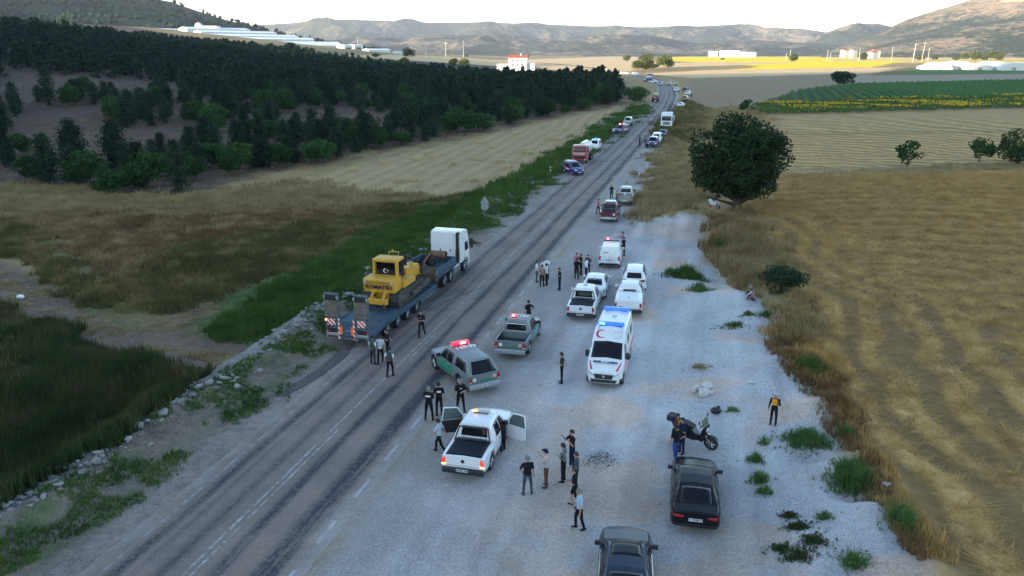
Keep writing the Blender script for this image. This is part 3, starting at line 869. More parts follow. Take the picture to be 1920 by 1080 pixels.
# the wood on the slope: the nearest trees as individuals, the mass behind as one stuff object
edge = W(*FORESTEDGE)
forest_poly = np.vstack([[(-400, 112)], edge, [(18, 400), (-60, 470), (-190, 610), (-420, 640)]])
N = 16000
fx_ = rng.uniform(-420, 80, N); fy_ = rng.uniform(100, 640, N)
ok = poly_sdf(fx_, fy_, forest_poly) < -2
ok &= fx_ > -.72 * fy_ - 12
dens = fbm(fx_ / 26, fy_ / 26, 3, 55) + .25 * sstep(130, 330, fy_)
dfe = -poly_sdf(fx_, fy_, forest_poly)
ok &= dens > .415 - .10 * sstep(30, 150, dfe)
# open slopes seen in the photograph
for px, py, rr in ((70, 165, 16), (240, 165, 14), (330, 140, 12), (130, 215, 9), (560, 160, 9), (620, 235, 10), (400, 265, 8), (320, 250, 8), (700, 185, 7), (1010, 185, 9)):
    q = ground_pts([(px, py)])[0]
    ok &= np.hypot(fx_ - q[0], (fy_ - q[1]) * .6) > rr
cand = np.stack([fx_[ok], fy_[ok]], 1)
cand = cand[np.argsort(np.hypot(cand[:, 0], cand[:, 1]))]
kept = []; cells = {}
for p in cand:
    sp = 3.8 - .7 * float(sstep(170, 330, p[1]))
    c = (int(p[0] // 5), int(p[1] // 5))
    if all(math.hypot(p[0] - q[0], p[1] - q[1]) > sp for i in (-1, 0, 1) for j in (-1, 0, 1) for q in cells.get((c[0] + i, c[1] + j), ())):
        kept.append(p); cells.setdefault(c, []).append(p)
kept = np.array(kept)
g_ = random.Random(5)
NEAR = 290
for i, p in enumerate(kept[:NEAR]):
    s = g_.uniform(.50, .98)
    k = g_.randrange(len(PINES))
    if g_.random() < .14:
        plant_tree("oak_tree", OAKS[k % 3], (p[0], p[1], zt(*p)), s * 1.15, g_.uniform(0, 6.28), "lighter green round-crowned oak among the conifers of the wood", "tree", "oaks scattered through the wood", s * 1.35); continue
    plant_tree("pine_tree", PINES[k], (p[0], p[1], zt(*p)), s, g_.uniform(0, 6.28), "dark green conifer in the wood on the slope left of the road", "tree", "conifers of the wood left of the road", s * g_.uniform(.85, 1.15))
VV, FF = [], []; off = 0
small = [crown_conifer(300 + i, H * .88, R, 150, .60) for i, (H, R) in enumerate([(7, 2.4), (6, 2.3), (8, 2.5), (6.5, 2.8)])]
for p in kept[NEAR:]:
    v, f = small[g_.randrange(4)]
    s = g_.uniform(.7, 1.15); a = g_.uniform(0, 6.28); ca, sa = math.cos(a), math.sin(a)
    VV.append(np.stack([(v[:, 0] * ca - v[:, 1] * sa) * s + p[0], (v[:, 0] * sa + v[:, 1] * ca) * s + p[1], v[:, 2] * s + zt(*p)], 1)); FF.append(f + off); off += len(v)
me = np_mesh("conifer_wood", np.vstack(VV), np.vstack(FF))
tag(link("conifer_wood", me, None, [FOL['pine']]), "dark mass of conifers filling the wood behind the front trees", "wood", kind="stuff")
# trees on the hill behind: too far to tell apart
hs = rng.random((5200, 2))
ii = (hs[:, 0] * (HX.shape[0] - 2)).astype(int); jj = (4 + hs[:, 1] * 36).astype(int)
HXf, HYf, HZf = HX[ii, jj], HY[ii, jj], HZZ[ii, jj]
keep = (HXf > -.8 * HYf) & (fbm(HXf / 70, HYf / 70, 3, 71) > .36) & (HZf > 16)
jx = rng.normal(size=keep.sum()) * 5; jy = rng.normal(size=keep.sum()) * 9
b5 = np.array([(1, 0, .25), (.31, .95, .3), (-.81, .59, .22), (-.81, -.59, .3), (.31, -.95, .26), (0, 0, 1.25), (0, 0, -.2)])
f5 = np.array([(0, 1, 5), (1, 2, 5), (2, 3, 5), (3, 4, 5), (4, 0, 5), (1, 0, 6), (2, 1, 6), (3, 2, 6), (4, 3, 6), (0, 4, 6)])
n5 = int(keep.sum()); sc5 = rng.uniform(3.0, 5.2, n5)
V5 = b5[None] * sc5[:, None, None] * np.array([1, 1, 1.35]) * rng.uniform(.8, 1.2, (n5, 7, 1)) + np.stack([HXf[keep] + jx, HYf[keep] + jy, HZf[keep] + 1.0], -1)[:, None, :]
me = np_mesh("hill_wood", V5.reshape(-1, 3), (f5[None] + 7 * np.arange(n5)[:, None, None]).reshape(-1, 3))
tag(link("hill_wood", me, None, [nmat("hill_wood_leaves", [(.3, (.012, .024, .018)), (.6, (.020, .036, .022)), (.85, (.07, .075, .03))], scale=.012, rough=.9, detail=5, spec=.05, coords='World')]),
    "dense dark wood covering the hill in the far left", "wood", kind="stuff")

# broad-leaved bushes at the foot of the wood
oaks = [(72, 335, 1.0), (165, 348, 1.0), (278, 352, 1.15), (215, 362, .9), (452, 318, .85), (525, 312, .85), (598, 306, 1.1), (350, 318, .6), (40, 290, .8), (480, 248, .85), (665, 275, .75), (712, 276, .8), (755, 270, .7),
        (640, 250, .7), (845, 248, .95), (905, 245, 1.05), (965, 232, .9), (1028, 218, .95), (1095, 206, .85), (1128, 195, 1.2), (1152, 178, 1.0), (1060, 212, .6), (805, 246, .6), (580, 250, .55), (1000, 205, 1.1), (1075, 178, 1.1), (890, 200, .9), (820, 205, .9)]
for i, (px, py, s) in enumerate(oaks):
    p = P(px, py)
    plant_tree("broadleaf_bush", OAKS[i % 3], p, s, i * 1.7, "rounded green leafy bush at the foot of the wood", "bush", "leafy bushes at the edge of the wood", s * (1.0 + .2 * ((i * 7) % 3 - 1)))

# the big lone tree by the lay-by
big = crown_round(403, 10.6, 5.1, 27000, .18, .085, 60, .85, .19)
g4 = np.random.default_rng(3)
bt = empty("broad_tree", P(1380, 398), 0, "large dark green broad-crowned tree standing alone beside the lay-by", "tree")
link("crown", leaf_mesh("broad_crown", big, FOL['dark']), bt)
link("trunk", t_mesh("broad_trunk", 8, .60, 77, 18, 3.2, .12), bt)
# bushes and young trees in the fields on the right
def bush(px, py, H, R, n, label, leaf=.12, m='bush', name="round_bush", tight=.26, trunk=False, lobes=26):
    p = P(px, py)
    r = empty(name, p, 0, label, "bush" if not trunk else "tree")
    link("crown", leaf_mesh("crown", crown_round(int(px + py), H, R, n, leaf, .08, lobes, .85, tight), FOL[m]), r)
    link("trunk" if trunk else "stem", t_mesh("stem", H * .8, .05 + .02 * H, int(px), 6, R * .5), r)
bush(1466, 548, 1.9, 1.55, 4200, "dense round bluish green bush at the edge of the lay-by", .085)
bush(1701, 311, 4.0, 2.0, 900, "sparse young tree, leftmost of three in the stubble field", .20, 'oak', "young_tree", .22, True, 15)
bush(1836, 305, 4.0, 1.9, 1500, "young bushy tree, middle one of three in the stubble field", .20, 'oak', "young_tree", .24, True, 18)
bush(1906, 310, 5.6, 2.9, 3200, "largest young tree at the right edge of the stubble field", .20, 'oak', "young_tree", .25, True)
bush(1581, 159, 6.4, 5.2, 2600, "lone round dark tree beside the farm path between fields", .42, 'dark', "field_tree", .25, True)
bush(1400, 216, 4.2, 2.0, 700, "small green tree at the corner of the sunflower strip", .25, 'oak', "young_tree", .24, True, 14)
bush(1192, 192, 4.6, 4.8, 1600, "bright green thicket on the left verge before the bend", .3, 'oak', "verge_thicket")
far_trees = [(1175, 115, 1.5, 0), (1205, 116, 1.6, 1), (1218, 114, 2.0, 0), (1255, 117, 1.4, 2), (1196, 133, 1.3, 1), (1210, 132, 1.6, 0), (1225, 130, 1.2, 2), (1245, 128, 1.8, 1), (1255, 127, 1.2, 0),
             (1487, 116, 1.8, 0), (1355, 106, 1.0, 2), (1858, 106, 2.6, 1), (1830, 101.5, 2.6, 0), (1845, 101, 2.2, 2), (1810, 102, 2.0, 1), (1875, 100.5, 2.2, 0), (1795, 102.5, 1.8, 2), (1755, 103, 1.4, 1), (1620, 104.5, 2.2, 0), (1725, 103, 2.2, 2),
             (765, 110, 1.5, 1), (875, 107, 1.0, 0), (705, 108, 1.0, 2), (760, 121, .9, 1), (545, 100, 1.6, 0), (850, 125, 1.1, 0), (870, 128, 1.2, 1)]
for i, (px, py, s, k) in enumerate(far_trees):
    p = P(px, max(py, 103.6))
    if math.hypot(p.x, p.y) > 1500: p = at_dist(px, py, 1500); p.z = zt(p.x, p.y)
    plant_tree("far_tree", OLIVES[k], p, s * .8, i * 1.3, "sunlit olive green tree in the far fields below the mountains", "tree", "trees of the far sunlit fields")

# ------------------------------------------------------------------ grass and weeds
def tufts(pts, h, w, nb, seed, lean=.35):
    g = np.random.default_rng(seed); n = len(pts)
    p = np.repeat(pts, nb, 0); hh = np.repeat(h if np.ndim(h) else np.full(n, h), nb) * g.uniform(.6, 1.25, n * nb)
    p = p + np.stack([g.normal(size=n * nb), g.normal(size=n * nb), np.zeros(n * nb)], 1) * w * 2.2
    a = g.random(n * nb) * 6.283
    d = np.stack([np.cos(a), np.sin(a), np.zeros(n * nb)], 1)
    b = g.random(n * nb) * 6.283
    le = np.stack([np.cos(b), np.sin(b), np.zeros(n * nb)], 1) * (hh * lean * g.random(n * nb))[:, None]
    ww = w * g.uniform(.6, 1.3, n * nb)[:, None]
    tip = p + le + np.array([0, 0, 1.0]) * hh[:, None]
    V = np.stack([p - d * ww - [0, 0, .03], p + d * ww - [0, 0, .03], tip], 1).reshape(-1, 3)
    return V, np.arange(len(V)).reshape(-1, 3)

def scatter(poly, n, seed, thr=None, sc=3.0):
    poly = np.asarray(poly)[:, :2]
    g = np.random.default_rng(seed)
    lo, hi = poly.min(0), poly.max(0)
    out = []
    tot = 0
    for _ in range(40):
        q = g.uniform(lo, hi, (n * 2, 2))
        soft = np.clip(.022 * q[:, 1], .5, 4)
        k = poly_sdf(q[:, 0], q[:, 1], poly) + soft * (3.2 * (fbm(q[:, 0] / 2.6, q[:, 1] / 2.6, 3, seed + 50) - .5) + 1.6 * (g.random(len(q)) ** 2 - .3)) < 0
        k &= np.abs(q[:, 0]) < .72 * q[:, 1] + 8
        if thr is not None: k &= fbm(q[:, 0] / sc, q[:, 1] / sc, 3, seed) > thr
        out.append(q[k]); tot += k.sum()
        if tot >= n: break
    q = np.vstack(out)[:n]
    return np.column_stack([q, terrain(q[:, 0], q[:, 1])])

G = dict(
    green=nmat("green_grass", [(.32, (.030, .062, .014)), (.52, (.065, .125, .026)), (.72, (.15, .17, .055))], scale=.35, rough=.85, detail=6, coords='World', spec=.1, trans=.2),
    dgreen=nmat("dark_grass", [(.32, (.022, .036, .014)), (.5, (.045, .068, .022)), (.62, (.085, .075, .035)), (.8, (.13, .11, .06))], scale=.28, rough=.85, detail=6, coords='World', spec=.1, trans=.2),
    olive=nmat("olive_grass", [(.3, (.055, .070, .020)), (.5, (.12, .10, .038)), (.7, (.32, .24, .11))], scale=.35, rough=.85, detail=6, coords='World', spec=.1, trans=.2),
    brown=nmat("brown_grass", [(.3, (.11, .062, .030)), (.48, (.20, .125, .058)), (.68, (.40, .29, .15))], scale=.30, rough=.9, detail=6, coords='World', spec=.1, trans=.2),
    dry=nmat("dry_grass", [(.3, (.20, .145, .065)), (.55, (.34, .26, .13)), (.8, (.48, .40, .24))], scale=.4, rough=.9, detail=6, coords='World', spec=.1, trans=.25),
    straw=nmat("straw", [(.3, (.25, .15, .048)), (.52, (.48, .305, .11)), (.75, (.68, .47, .20))], scale=.6, rough=.85, detail=6, coords='World', spec=.15, trans=.2),
    weed=nmat("weed_leaves", [(.3, (.055, .115, .035)), (.6, (.11, .20, .06)), (.85, (.24, .32, .13))], scale=2, rough=.8, detail=4, coords='World', spec=.1, trans=.2))
def stuff(name, V, F, m, label, cat):
    return tag(link(name, np_mesh(name, V, F), None, [m]), label, cat, kind="stuff")
def grass(name, pix, n, h, w, nb, key, label, seed, thr=None, sc=3.0, lean=.35, poly=None):
    p = scatter(W(*pix) if poly is None else poly, n, seed, thr, sc)
    hh = h * (.55 + .9 * fbm(p[:, 0] / 2.5, p[:, 1] / 2.5, 3, seed + 3))
    V, F = tufts(p, hh, w, nb, seed, lean)
    return stuff(name, V, F, G[key], label, "grass")

grass("tall_green_grass", [(375, 625), (560, 505), (760, 410), (900, 362), (905, 392), (850, 432), (640, 560), (480, 640), (400, 645)], 17000, .62, .035, 4, 'green', "tall bright green grass in the ditch beside the road bank", 1)
grass("dark_field_grass", [(-60, 560), (110, 615), (320, 690), (385, 700), (320, 758), (0, 945), (-60, 985)], 19000, .75, .035, 4, 'dgreen', "tall dark green grass in the low field beside the track", 2)
grass("pale_stems", [(-60, 560), (110, 615), (320, 690), (385, 700), (320, 758), (0, 945), (-60, 985)], 4200, .8, .022, 3, 'olive', "pale dry stems standing in the dark grass of the low field", 23, .45, 4.0)
grass("olive_field_grass", [(245, 585), (200, 530), (300, 470), (560, 420), (870, 368), (740, 415), (560, 495), (420, 560), (300, 590)], 14000, .55, .035, 4, 'olive', "olive and yellow grass in the field left of the ditch", 3)
grass("brown_field_grass", [(-60, 425), (60, 425), (130, 480), (230, 560), (300, 470), (560, 415), (760, 385), (560, 380), (250, 395), (-60, 395)], 15000, .5, .04, 4, 'brown', "reddish brown dried weeds in the left field", 4)
grass("dry_field_grass", [(-60, 345), (100, 350), (330, 372), (560, 338), (660, 358), (830, 372), (640, 392), (300, 405), (-60, 410)], 12000, .65, .05, 4, 'dry', "pale yellow dry grass below the wood", 5)
grass("track_side_grass", [(-60, 425), (40, 420), (140, 505), (235, 588), (180, 575), (90, 515), (-60, 455)], 5000, .6, .035, 4, 'olive', "olive dry grass band between the track and the dark furrow", 6, lean=.6)
grass("track_centre_grass", [(0, 500), (110, 575), (250, 650), (430, 665), (430, 680), (240, 665), (100, 600), (0, 530)], 1600, .18, .04, 3, 'dry', "flattened straw on the crown of the farm track", 16, .45, 2, lean=1.4)
grass("wood_floor_grass", FORESTEDGE[1:10] + [(1165, 150), (900, 165), (640, 175), (300, 175), (0, 200)], 9000, .38, .06, 3, 'brown', "dry brown grass between the trees of the wood", 7, .5, 14)
lefts = [RO + RU * s + RN * t for s, t in ((-22, 5.0), (95, 5.0), (95, 8.6), (-22, 8.6))]
grass("verge_grass", None, 13000, .20, .03, 4, 'green', "low green grass patches along the left verge", 8, .47, 2.0, poly=lefts)
grass("roadside_grass", [(880, 385), (960, 335), (1100, 262), (1192, 203), (1212, 197), (1120, 266), (1000, 338), (905, 400)], 9000, .75, .06, 3, 'green', "tall green grass along the far left verge", 9)
grass("bank_dry_grass", [(1182, 422), (1205, 370), (1232, 315), (1262, 262), (1330, 300), (1330, 330), (1310, 385), (1240, 405)], 9000, .75, .05, 4, 'dry', "golden dry grass on the bank right of the road", 10, lean=.7)
grass("right_verge_grass", [(1232, 265), (1262, 215), (1292, 190), (1320, 205), (1290, 262), (1262, 275)], 4500, .8, .08, 3, 'olive', "mixed grass on the right verge towards the bend", 11)
grass("brown_weeds", [(1322, 450), (1340, 412), (1400, 395), (1440, 420), (1455, 470), (1440, 520), (1400, 545), (1370, 530), (1345, 505)], 4200, .85, .03, 4, 'brown', "tall rust brown dead weeds under the big tree", 12)
grass("edge_weeds", [(1452, 632), (1478, 605), (1465, 578), (1500, 560), (1545, 640), (1575, 720), (1640, 860), (1700, 960), (1745, 1060), (1720, 1050), (1660, 960), (1600, 850), (1545, 745), (1480, 680)], 3600, .42, .022, 4, 'brown', "brown dead weeds along the field edge of the lay-by", 13)
grass("golden_weeds", [(1300, 455), (1335, 405), (1400, 392), (1450, 420), (1475, 470), (1450, 540), (1400, 550), (1350, 515)], 3000, .9, .03, 4, 'dry', "straw coloured tall weeds mixed among the rust brown ones", 19, .5, 3)
grass("edge_golden_grass", [(1470, 600), (1510, 560), (1580, 680), (1680, 880), (1760, 1040), (1720, 1040), (1600, 840), (1540, 735), (1480, 680)], 3200, .4, .025, 4, 'straw', "straw coloured grass along the field edge of the lay-by", 20)
grass("edge_dry_grass", [(1420, 545), (1465, 575), (1500, 560), (1540, 640), (1490, 640), (1440, 600), (1390, 520), (1420, 450), (1480, 470), (1500, 520)], 3500, .6, .03, 4, 'dry', "dry yellow grass around the round bush", 14)
grass("field_bank_grass", [(1480, 328), (1700, 318), (1960, 305), (1960, 318), (1700, 330), (1480, 340)], 3500, .45, .05, 3, 'dry', "dry grass on the low bank across the stubble field", 15)
grass("uncut_grass", [(1300, 205), (1400, 200), (1430, 215), (1440, 245), (1400, 300), (1350, 260), (1290, 255)], 6000, .6, .1, 3, 'dry', "uncut dry grass beyond the big tree", 17)
# loose straw lying in windrows
pl = W((1335, 410), (1480, 330), (1960, 320), (1960, 1120), (1780, 1120), (1690, 985), (1580, 790), (1500, 590), (1420, 480))
p = scatter(pl, 120000, 21)
_, f2 = zone_colour(p[:, 0], p[:, 1])
kk = f2[:, 2] + .25 * rng.random(len(p)) > .42
p = p[kk][:70000]; p[:, 2] += .06 * rng.random(len(p)) + .05
V, F = tufts(p, .14 + .012 * np.hypot(p[:, 0], p[:, 1]) * .35, .02, 2, 22, 5.0)
stuff("straw_windrows", V, F, G['straw'], "loose golden straw lying in windrows on the stubble field", "straw")
# individual weeds on the gravel
def weed(px, py, R, h, n, label, key='weed', grp=None, leafy=True):
    n = int(n * (.5 if R > .75 else (.55 if key == 'dgreen' else .3))); p = P(px, py); g = np.random.default_rng(int(px * 7 + py))
    a = g.random(n) * 6.283; r = R * np.minimum(np.abs(g.normal(size=n)) * .62, 1.5) * (.45 + .8 * vnoise(a * 2.4, a * 0 + px, 4))
    q = np.column_stack([p.x + np.cos(a) * r * 1.25, p.y + np.sin(a) * r * .8, np.zeros(n)])
    q[:, 2] = terrain(q[:, 0], q[:, 1])
    V, F = tufts(q, h * np.clip(1.2 - .7 * r / R, .25, 2) * (.6 + .7 * g.random(n)), .020, 3, int(px), .8)
    if leafy:
        c = q + np.column_stack([g.normal(size=n) * .04, g.normal(size=n) * .04, h * (.2 + .75 * g.random(n)) * np.clip(1.1 - .6 * r / R, .2, 2)])
        v2, f2 = quads(c, .05 + .03 * g.random(n), 3)
        f2 = np.vstack([f2[:, [0, 1, 2]], f2[:, [0, 2, 3]]])
        F = np.vstack([F, f2 + len(V)]); V = np.vstack([V, v2])
    V = V - np.array([p.x, p.y, p.z])
    o = link("weed_clump", np_mesh("weed_clump", V, F), None, [G[key]]); o.location = p
    return tag(o, label, "weed", grp)
weed(1512, 828, 1.05, .5, 1500, "large green weed clump in the hollow below the woman in the orange vest")
weed(1594, 902, .85, .6, 1400, "round green weed clump, nearest the straw field edge")
weed(1286, 520, 1.25, .9, 1600, "tall green and yellow weed patch right of the parked white cars", 'green')
weed(1310, 545, .8, .6, 500, "thin green weeds in front of the tall weed patch", 'weed')
weed(1255, 512, .6, .5, 250, "small weed at the left foot of the tall patch", 'weed')
weed(1375, 612, .7, .3, 420, "low grass tuft on the gravel, left of two below the seated men", 'green')
weed(1437, 592, .6, .3, 360, "low grass tuft on the gravel, right of two below the seated men", 'green')
weed(1402, 590, .4, .28, 220, "small grass tuft directly below the seated men", 'green')
weed(1416, 865, .35, .4, 330, "upper leafy weed right of the black car", 'weed')
weed(1424, 902, .45, .42, 420, "middle leafy weed right of the black car", 'weed')
weed(1434, 925, .3, .35, 200, "lower leafy weed right of the black car", 'weed')
weed(1480, 968, .4, .15, 190, "sprawling weed, uppermost of the creeping group at lower right", 'dgreen')
weed(1495, 990, .55, .15, 300, "sprawling weed in the middle of the creeping group at lower right", 'dgreen')
weed(1525, 1015, .6, .15, 320, "sprawling weed, rightmost of the creeping group at lower right", 'dgreen')
weed(1462, 1030, .45, .15, 240, "sprawling weed, leftmost of the creeping group at lower right", 'dgreen')
weed(1498, 1045, .5, .2, 300, "sprawling weed, lowest of the creeping group at lower right", 'dgreen')
weed(1546, 972, .3, .3, 170, "single small weed beside the creeping group", 'weed')
weed(1600, 1060, .5, .5, 420, "leafy weed at the bottom edge near the straw", 'weed')
weed(1690, 985, .55, .8, 700, "bushy green weed at the border of gravel and straw", 'weed')
weed(1585, 820, .45, .6, 350, "green weed growing in the brown edge by the straw", 'weed')
weed(1520, 695, 1.1, .6, 900, "green shrubby weeds in the brown bank above the woman", 'green')
weed(1312, 690, .7, .25, 260, "sparse dry weed right of the ambulance", 'dry')
weed(1345, 470, .7, 1.1, 420, "bright green tall weed among the rust brown ones", 'green')
weed(1372, 770, .3, .25, 110, "tiny weed near the black bag on the gravel", 'weed')
weed(1432, 832, .25, .35, 100, "tiny upright weed below the woman in the vest", 'weed')
# ------------------------------------------------------------------ vehicles
GLASS = mat("car_glass", (.006, .007, .010), .10, 0, .22)
BLACK = mat("black_plastic", (.018, .018, .02), .5)
UNDER = mat("underbody", (.012, .012, .012), .8)
RUBBER = nmat("tyre_rubber", [(.3, (.014, .014, .014)), (.8, (.045, .042, .038))], scale=6, rough=.85)
ALLOY = mat("alloy", (.42, .43, .45), .35, .8)
STEEL = mat("steel", (.30, .31, .33), .4, .7)
CHROME = mat("chrome", (.6, .6, .62), .2, .9)
TAIL = mat("tail_lamp", (.35, .012, .012), .2, 0, .5)
TAILON = mat("tail_lamp_lit", (.45, .02, .015), .3, emit=(1, .06, .03), estr=.16)
AMBER = mat("amber_lamp_lit", (.9, .35, .06), .3, emit=(1, .45, .10), estr=1.6)
REDON = mat("red_beacon_lit", (.8, .02, .04), .3, emit=(1, .03, .07), estr=.42)
REDHOT = mat("red_beacon_core", (1, .3, .3), .3, emit=(1, .30, .30), estr=1.6)
BLUEON = mat("blue_beacon_lit", (.02, .06, .7), .3, emit=(.03, .14, 1), estr=.35)
BLUEHOT = mat("blue_beacon_core", (.3, .6, 1), .3, emit=(.06, .36, 1), estr=.9)
LAMP = mat("head_lamp", (.62, .64, .66), .12, .3)
PLATE = mat("number_plate", (.62, .62, .62), .5)
DPRINT = mat("dark_print", (.03, .03, .035), .6)
WPRINT = mat("white_print", (.75, .77, .78), .5)
GPRINT = mat("green_print", (.02, .22, .12), .5)
RPRINT = mat("red_print", (.55, .015, .05), .5)
WHITE = paint("white_paint", (.72, .735, .74), .10)
SILVER = paint("silver_grey_paint", (.15, .18, .19), .12, .38, .15, .15, .4)
GREYP = paint("light_grey_paint", (.36, .38, .39), .14, .3, .3)
NAVY = paint("navy_paint", (.012, .022, .13), .06)
BLACKP = paint("black_paint", (.005, .006, .009), .02, .25, 0, .0, .22)
DARKBLUE = paint("dark_blue_grey_paint", (.014, .026, .045), .03, .28, .0, .0, .35)
DARKRED = paint("dark_red_paint", (.11, .012, .020), .06)
FIRERED = paint("fire_red_paint", (.30, .030, .022), .12)

def interp(tab, x):
    return float(np.interp(x, [p[0] for p in tab], [p[1] for p in tab]))

def loft(sp):
    """closed body lofted from cross-sections; x forward, y left"""
    x0, x1 = sp['plan'][0][0], sp['plan'][-1][0]
    xs = set(np.round(np.arange(x0, x1, .16), 3)) | {x0, x1}
    for k in ('plan', 'belt', 'top'): xs |= {p[0] for p in sp[k]}
    ra, rw = sp['arch'], sp['rw']
    for xc in sp['axles']:
        for a in np.linspace(0, math.pi, 11): xs.add(round(xc + ra * math.cos(a), 4))
        xs |= {xc - ra - .004, xc + ra + .004}
    bed = sp.get('bed')
    if bed: xs |= {bed[0], bed[0] + .004, bed[1], bed[1] - .004}
    xs = sorted(x for x in xs if x0 <= x <= x1)
    rings = []
    for x in xs:
        w = interp(sp['plan'], x); zs = interp(sp['belt'], x); zt_ = max(interp(sp['top'], x), zs + .012)
        zb = interp(sp['low'], x)
        for xc in sp['axles']:
            if abs(x - xc) <= ra: zb = max(zb, rw + math.sqrt(max(0, ra * ra - (x - xc) ** 2)))
        h = zs - zb; e = zt_ - zs
        wb = w * .965; wt = max(wb - sp['tumble'] * e, .3)
        q = [(0, zb), (w * .90, zb), (w * .985, zb + h * .10), (w, zb + h * .45), (w * .995, zb + h * .75), (wb, zs)]
        if bed and bed[0] < x < bed[1]:
            zf = bed[2]
            q += [(wb - .02, zs + .01), (wb - .07, zs + .01), (wb - .09, zf), (wb * .5, zf), (0, zf)]
        else:
            rr = min(.09, e * .5 + .01)
            q += [(wb - sp['tumble'] * e * .5, zs + e * .5), (wt, zt_ - rr), (wt - rr * .9, zt_ - rr * .2), (wt * .5, zt_ + .008), (0, zt_ + sp.get('crown', .02))]
        rings.append([(x, y, z) for y, z in q])
    n = len(rings[0])
    mb = MB()
    for s in (1, -1):
        for i in range(len(xs) - 1):
            for j in range(n - 1):
                a, b_, c, d = rings[i][j], rings[i + 1][j], rings[i + 1][j + 1], rings[i][j + 1]
                m = 1 if j == 0 else 0
                if bed and bed[0] < xs[i] and xs[i + 1] < bed[1] and j >= 7: m = 2
                mb.add([(p[0], p[1] * s, p[2]) for p in (a, b_, c, d)], [(0, 1, 2, 3)], m)
        for i in (0, len(xs) - 1):
            for j in range(n - 1):
                a, b_ = rings[i][j], rings[i][j + 1]
                mb.add([(a[0], 0, a[2]), (a[0], a[1] * s, a[2]), (b_[0], b_[1] * s, b_[2]), (b_[0], 0, b_[2])], [(0, 1, 2, 3)], 0)
    me = bpy.data.meshes.new("body"); me.from_pydata(mb.v, [], mb.f)
    me.polygons.foreach_set("material_index", np.array(mb.m, np.int32))
    bm = bmesh.new(); bm.from_mesh(me)
    bmesh.ops.remove_doubles(bm, verts=bm.verts, dist=.0015)
    bmesh.ops.dissolve_degenerate(bm, edges=bm.edges, dist=1e-4)
    bmesh.ops.recalc_face_normals(bm, faces=bm.faces)
    for f in bm.faces: f.smooth = True
    for ed in bm.edges:
        if len(ed.link_faces) != 2 or ed.calc_face_angle(0) > .55: ed.smooth = False
    bm.to_mesh(me); me.update()
    bv = BVHTree.FromBMesh(bm); bm.free()
    return me, bv

def patch(bv, kind, c, n=6, m=4, off=.007, side=1):
    """quad given by 4 plan corners, laid on the body from one direction; returns verts, faces"""
    O = {'top': lambda a, b: (Vector((a, b, 6)), Vector((0, 0, -1))),
         'side': lambda a, b: (Vector((a, 4 * side, b)), Vector((0, -side, 0))),
         'front': lambda a, b: (Vector((9, a, b)), Vector((-1, 0, 0))),
         'rear': lambda a, b: (Vector((-9, a, b)), Vector((1, 0, 0)))}[kind]
    V = []; last = None
    for i in range(n + 1):
        for j in range(m + 1):
            u, v = i / n, j / m
            a = (c[0][0] * (1 - u) + c[1][0] * u) * (1 - v) + (c[3][0] * (1 - u) + c[2][0] * u) * v
            b = (c[0][1] * (1 - u) + c[1][1] * u) * (1 - v) + (c[3][1] * (1 - u) + c[2][1] * u) * v
            o, d = O(a, b)
            h = bv.ray_cast(o, d)
            if h[0] is None:
                p = last if last is not None else o + d * 4
            else:
                nn = h[1] if h[1].dot(d) < 0 else -h[1]
                nn = (nn * .6 - d * .4).normalized()
                p = h[0] + nn * off
            last = p; V.append(tuple(p))
    F = [(i * (m + 1) + j, (i + 1) * (m + 1) + j, (i + 1) * (m + 1) + j + 1, i * (m + 1) + j + 1) for i in range(n) for j in range(m)]
    return V, F

def add_patch(name, par, bv, kind, c, material, n=6, m=4, off=.007, side=1, smooth=True):
    V, F = patch(bv, kind, c, n, m, off, side)
    me = bpy.data.meshes.new(name); me.from_pydata(V, [], F)
    bm = bmesh.new(); bm.from_mesh(me)
    bmesh.ops.recalc_face_normals(bm, faces=bm.faces)
    d = {'top': Vector((0, 0, 1)), 'side': Vector((0, side, 0)), 'front': Vector((1, 0, 0)), 'rear': Vector((-1, 0, 0))}[kind]
    if sum((f.normal.dot(d) * f.calc_area() for f in bm.faces), 0) < 0: bmesh.ops.reverse_faces(bm, faces=bm.faces)
    ext = bmesh.ops.extrude_edge_only(bm, edges=[e for e in bm.edges if e.is_boundary])   # skirt down to the body
    for v in ext['geom']:
        if isinstance(v, bmesh.types.BMVert): v.co -= d * (off + .012)
    for f in bm.faces: f.smooth = smooth
    bm.to_mesh(me); bm.free(); me.update()
    return link(name, me, par, [material])

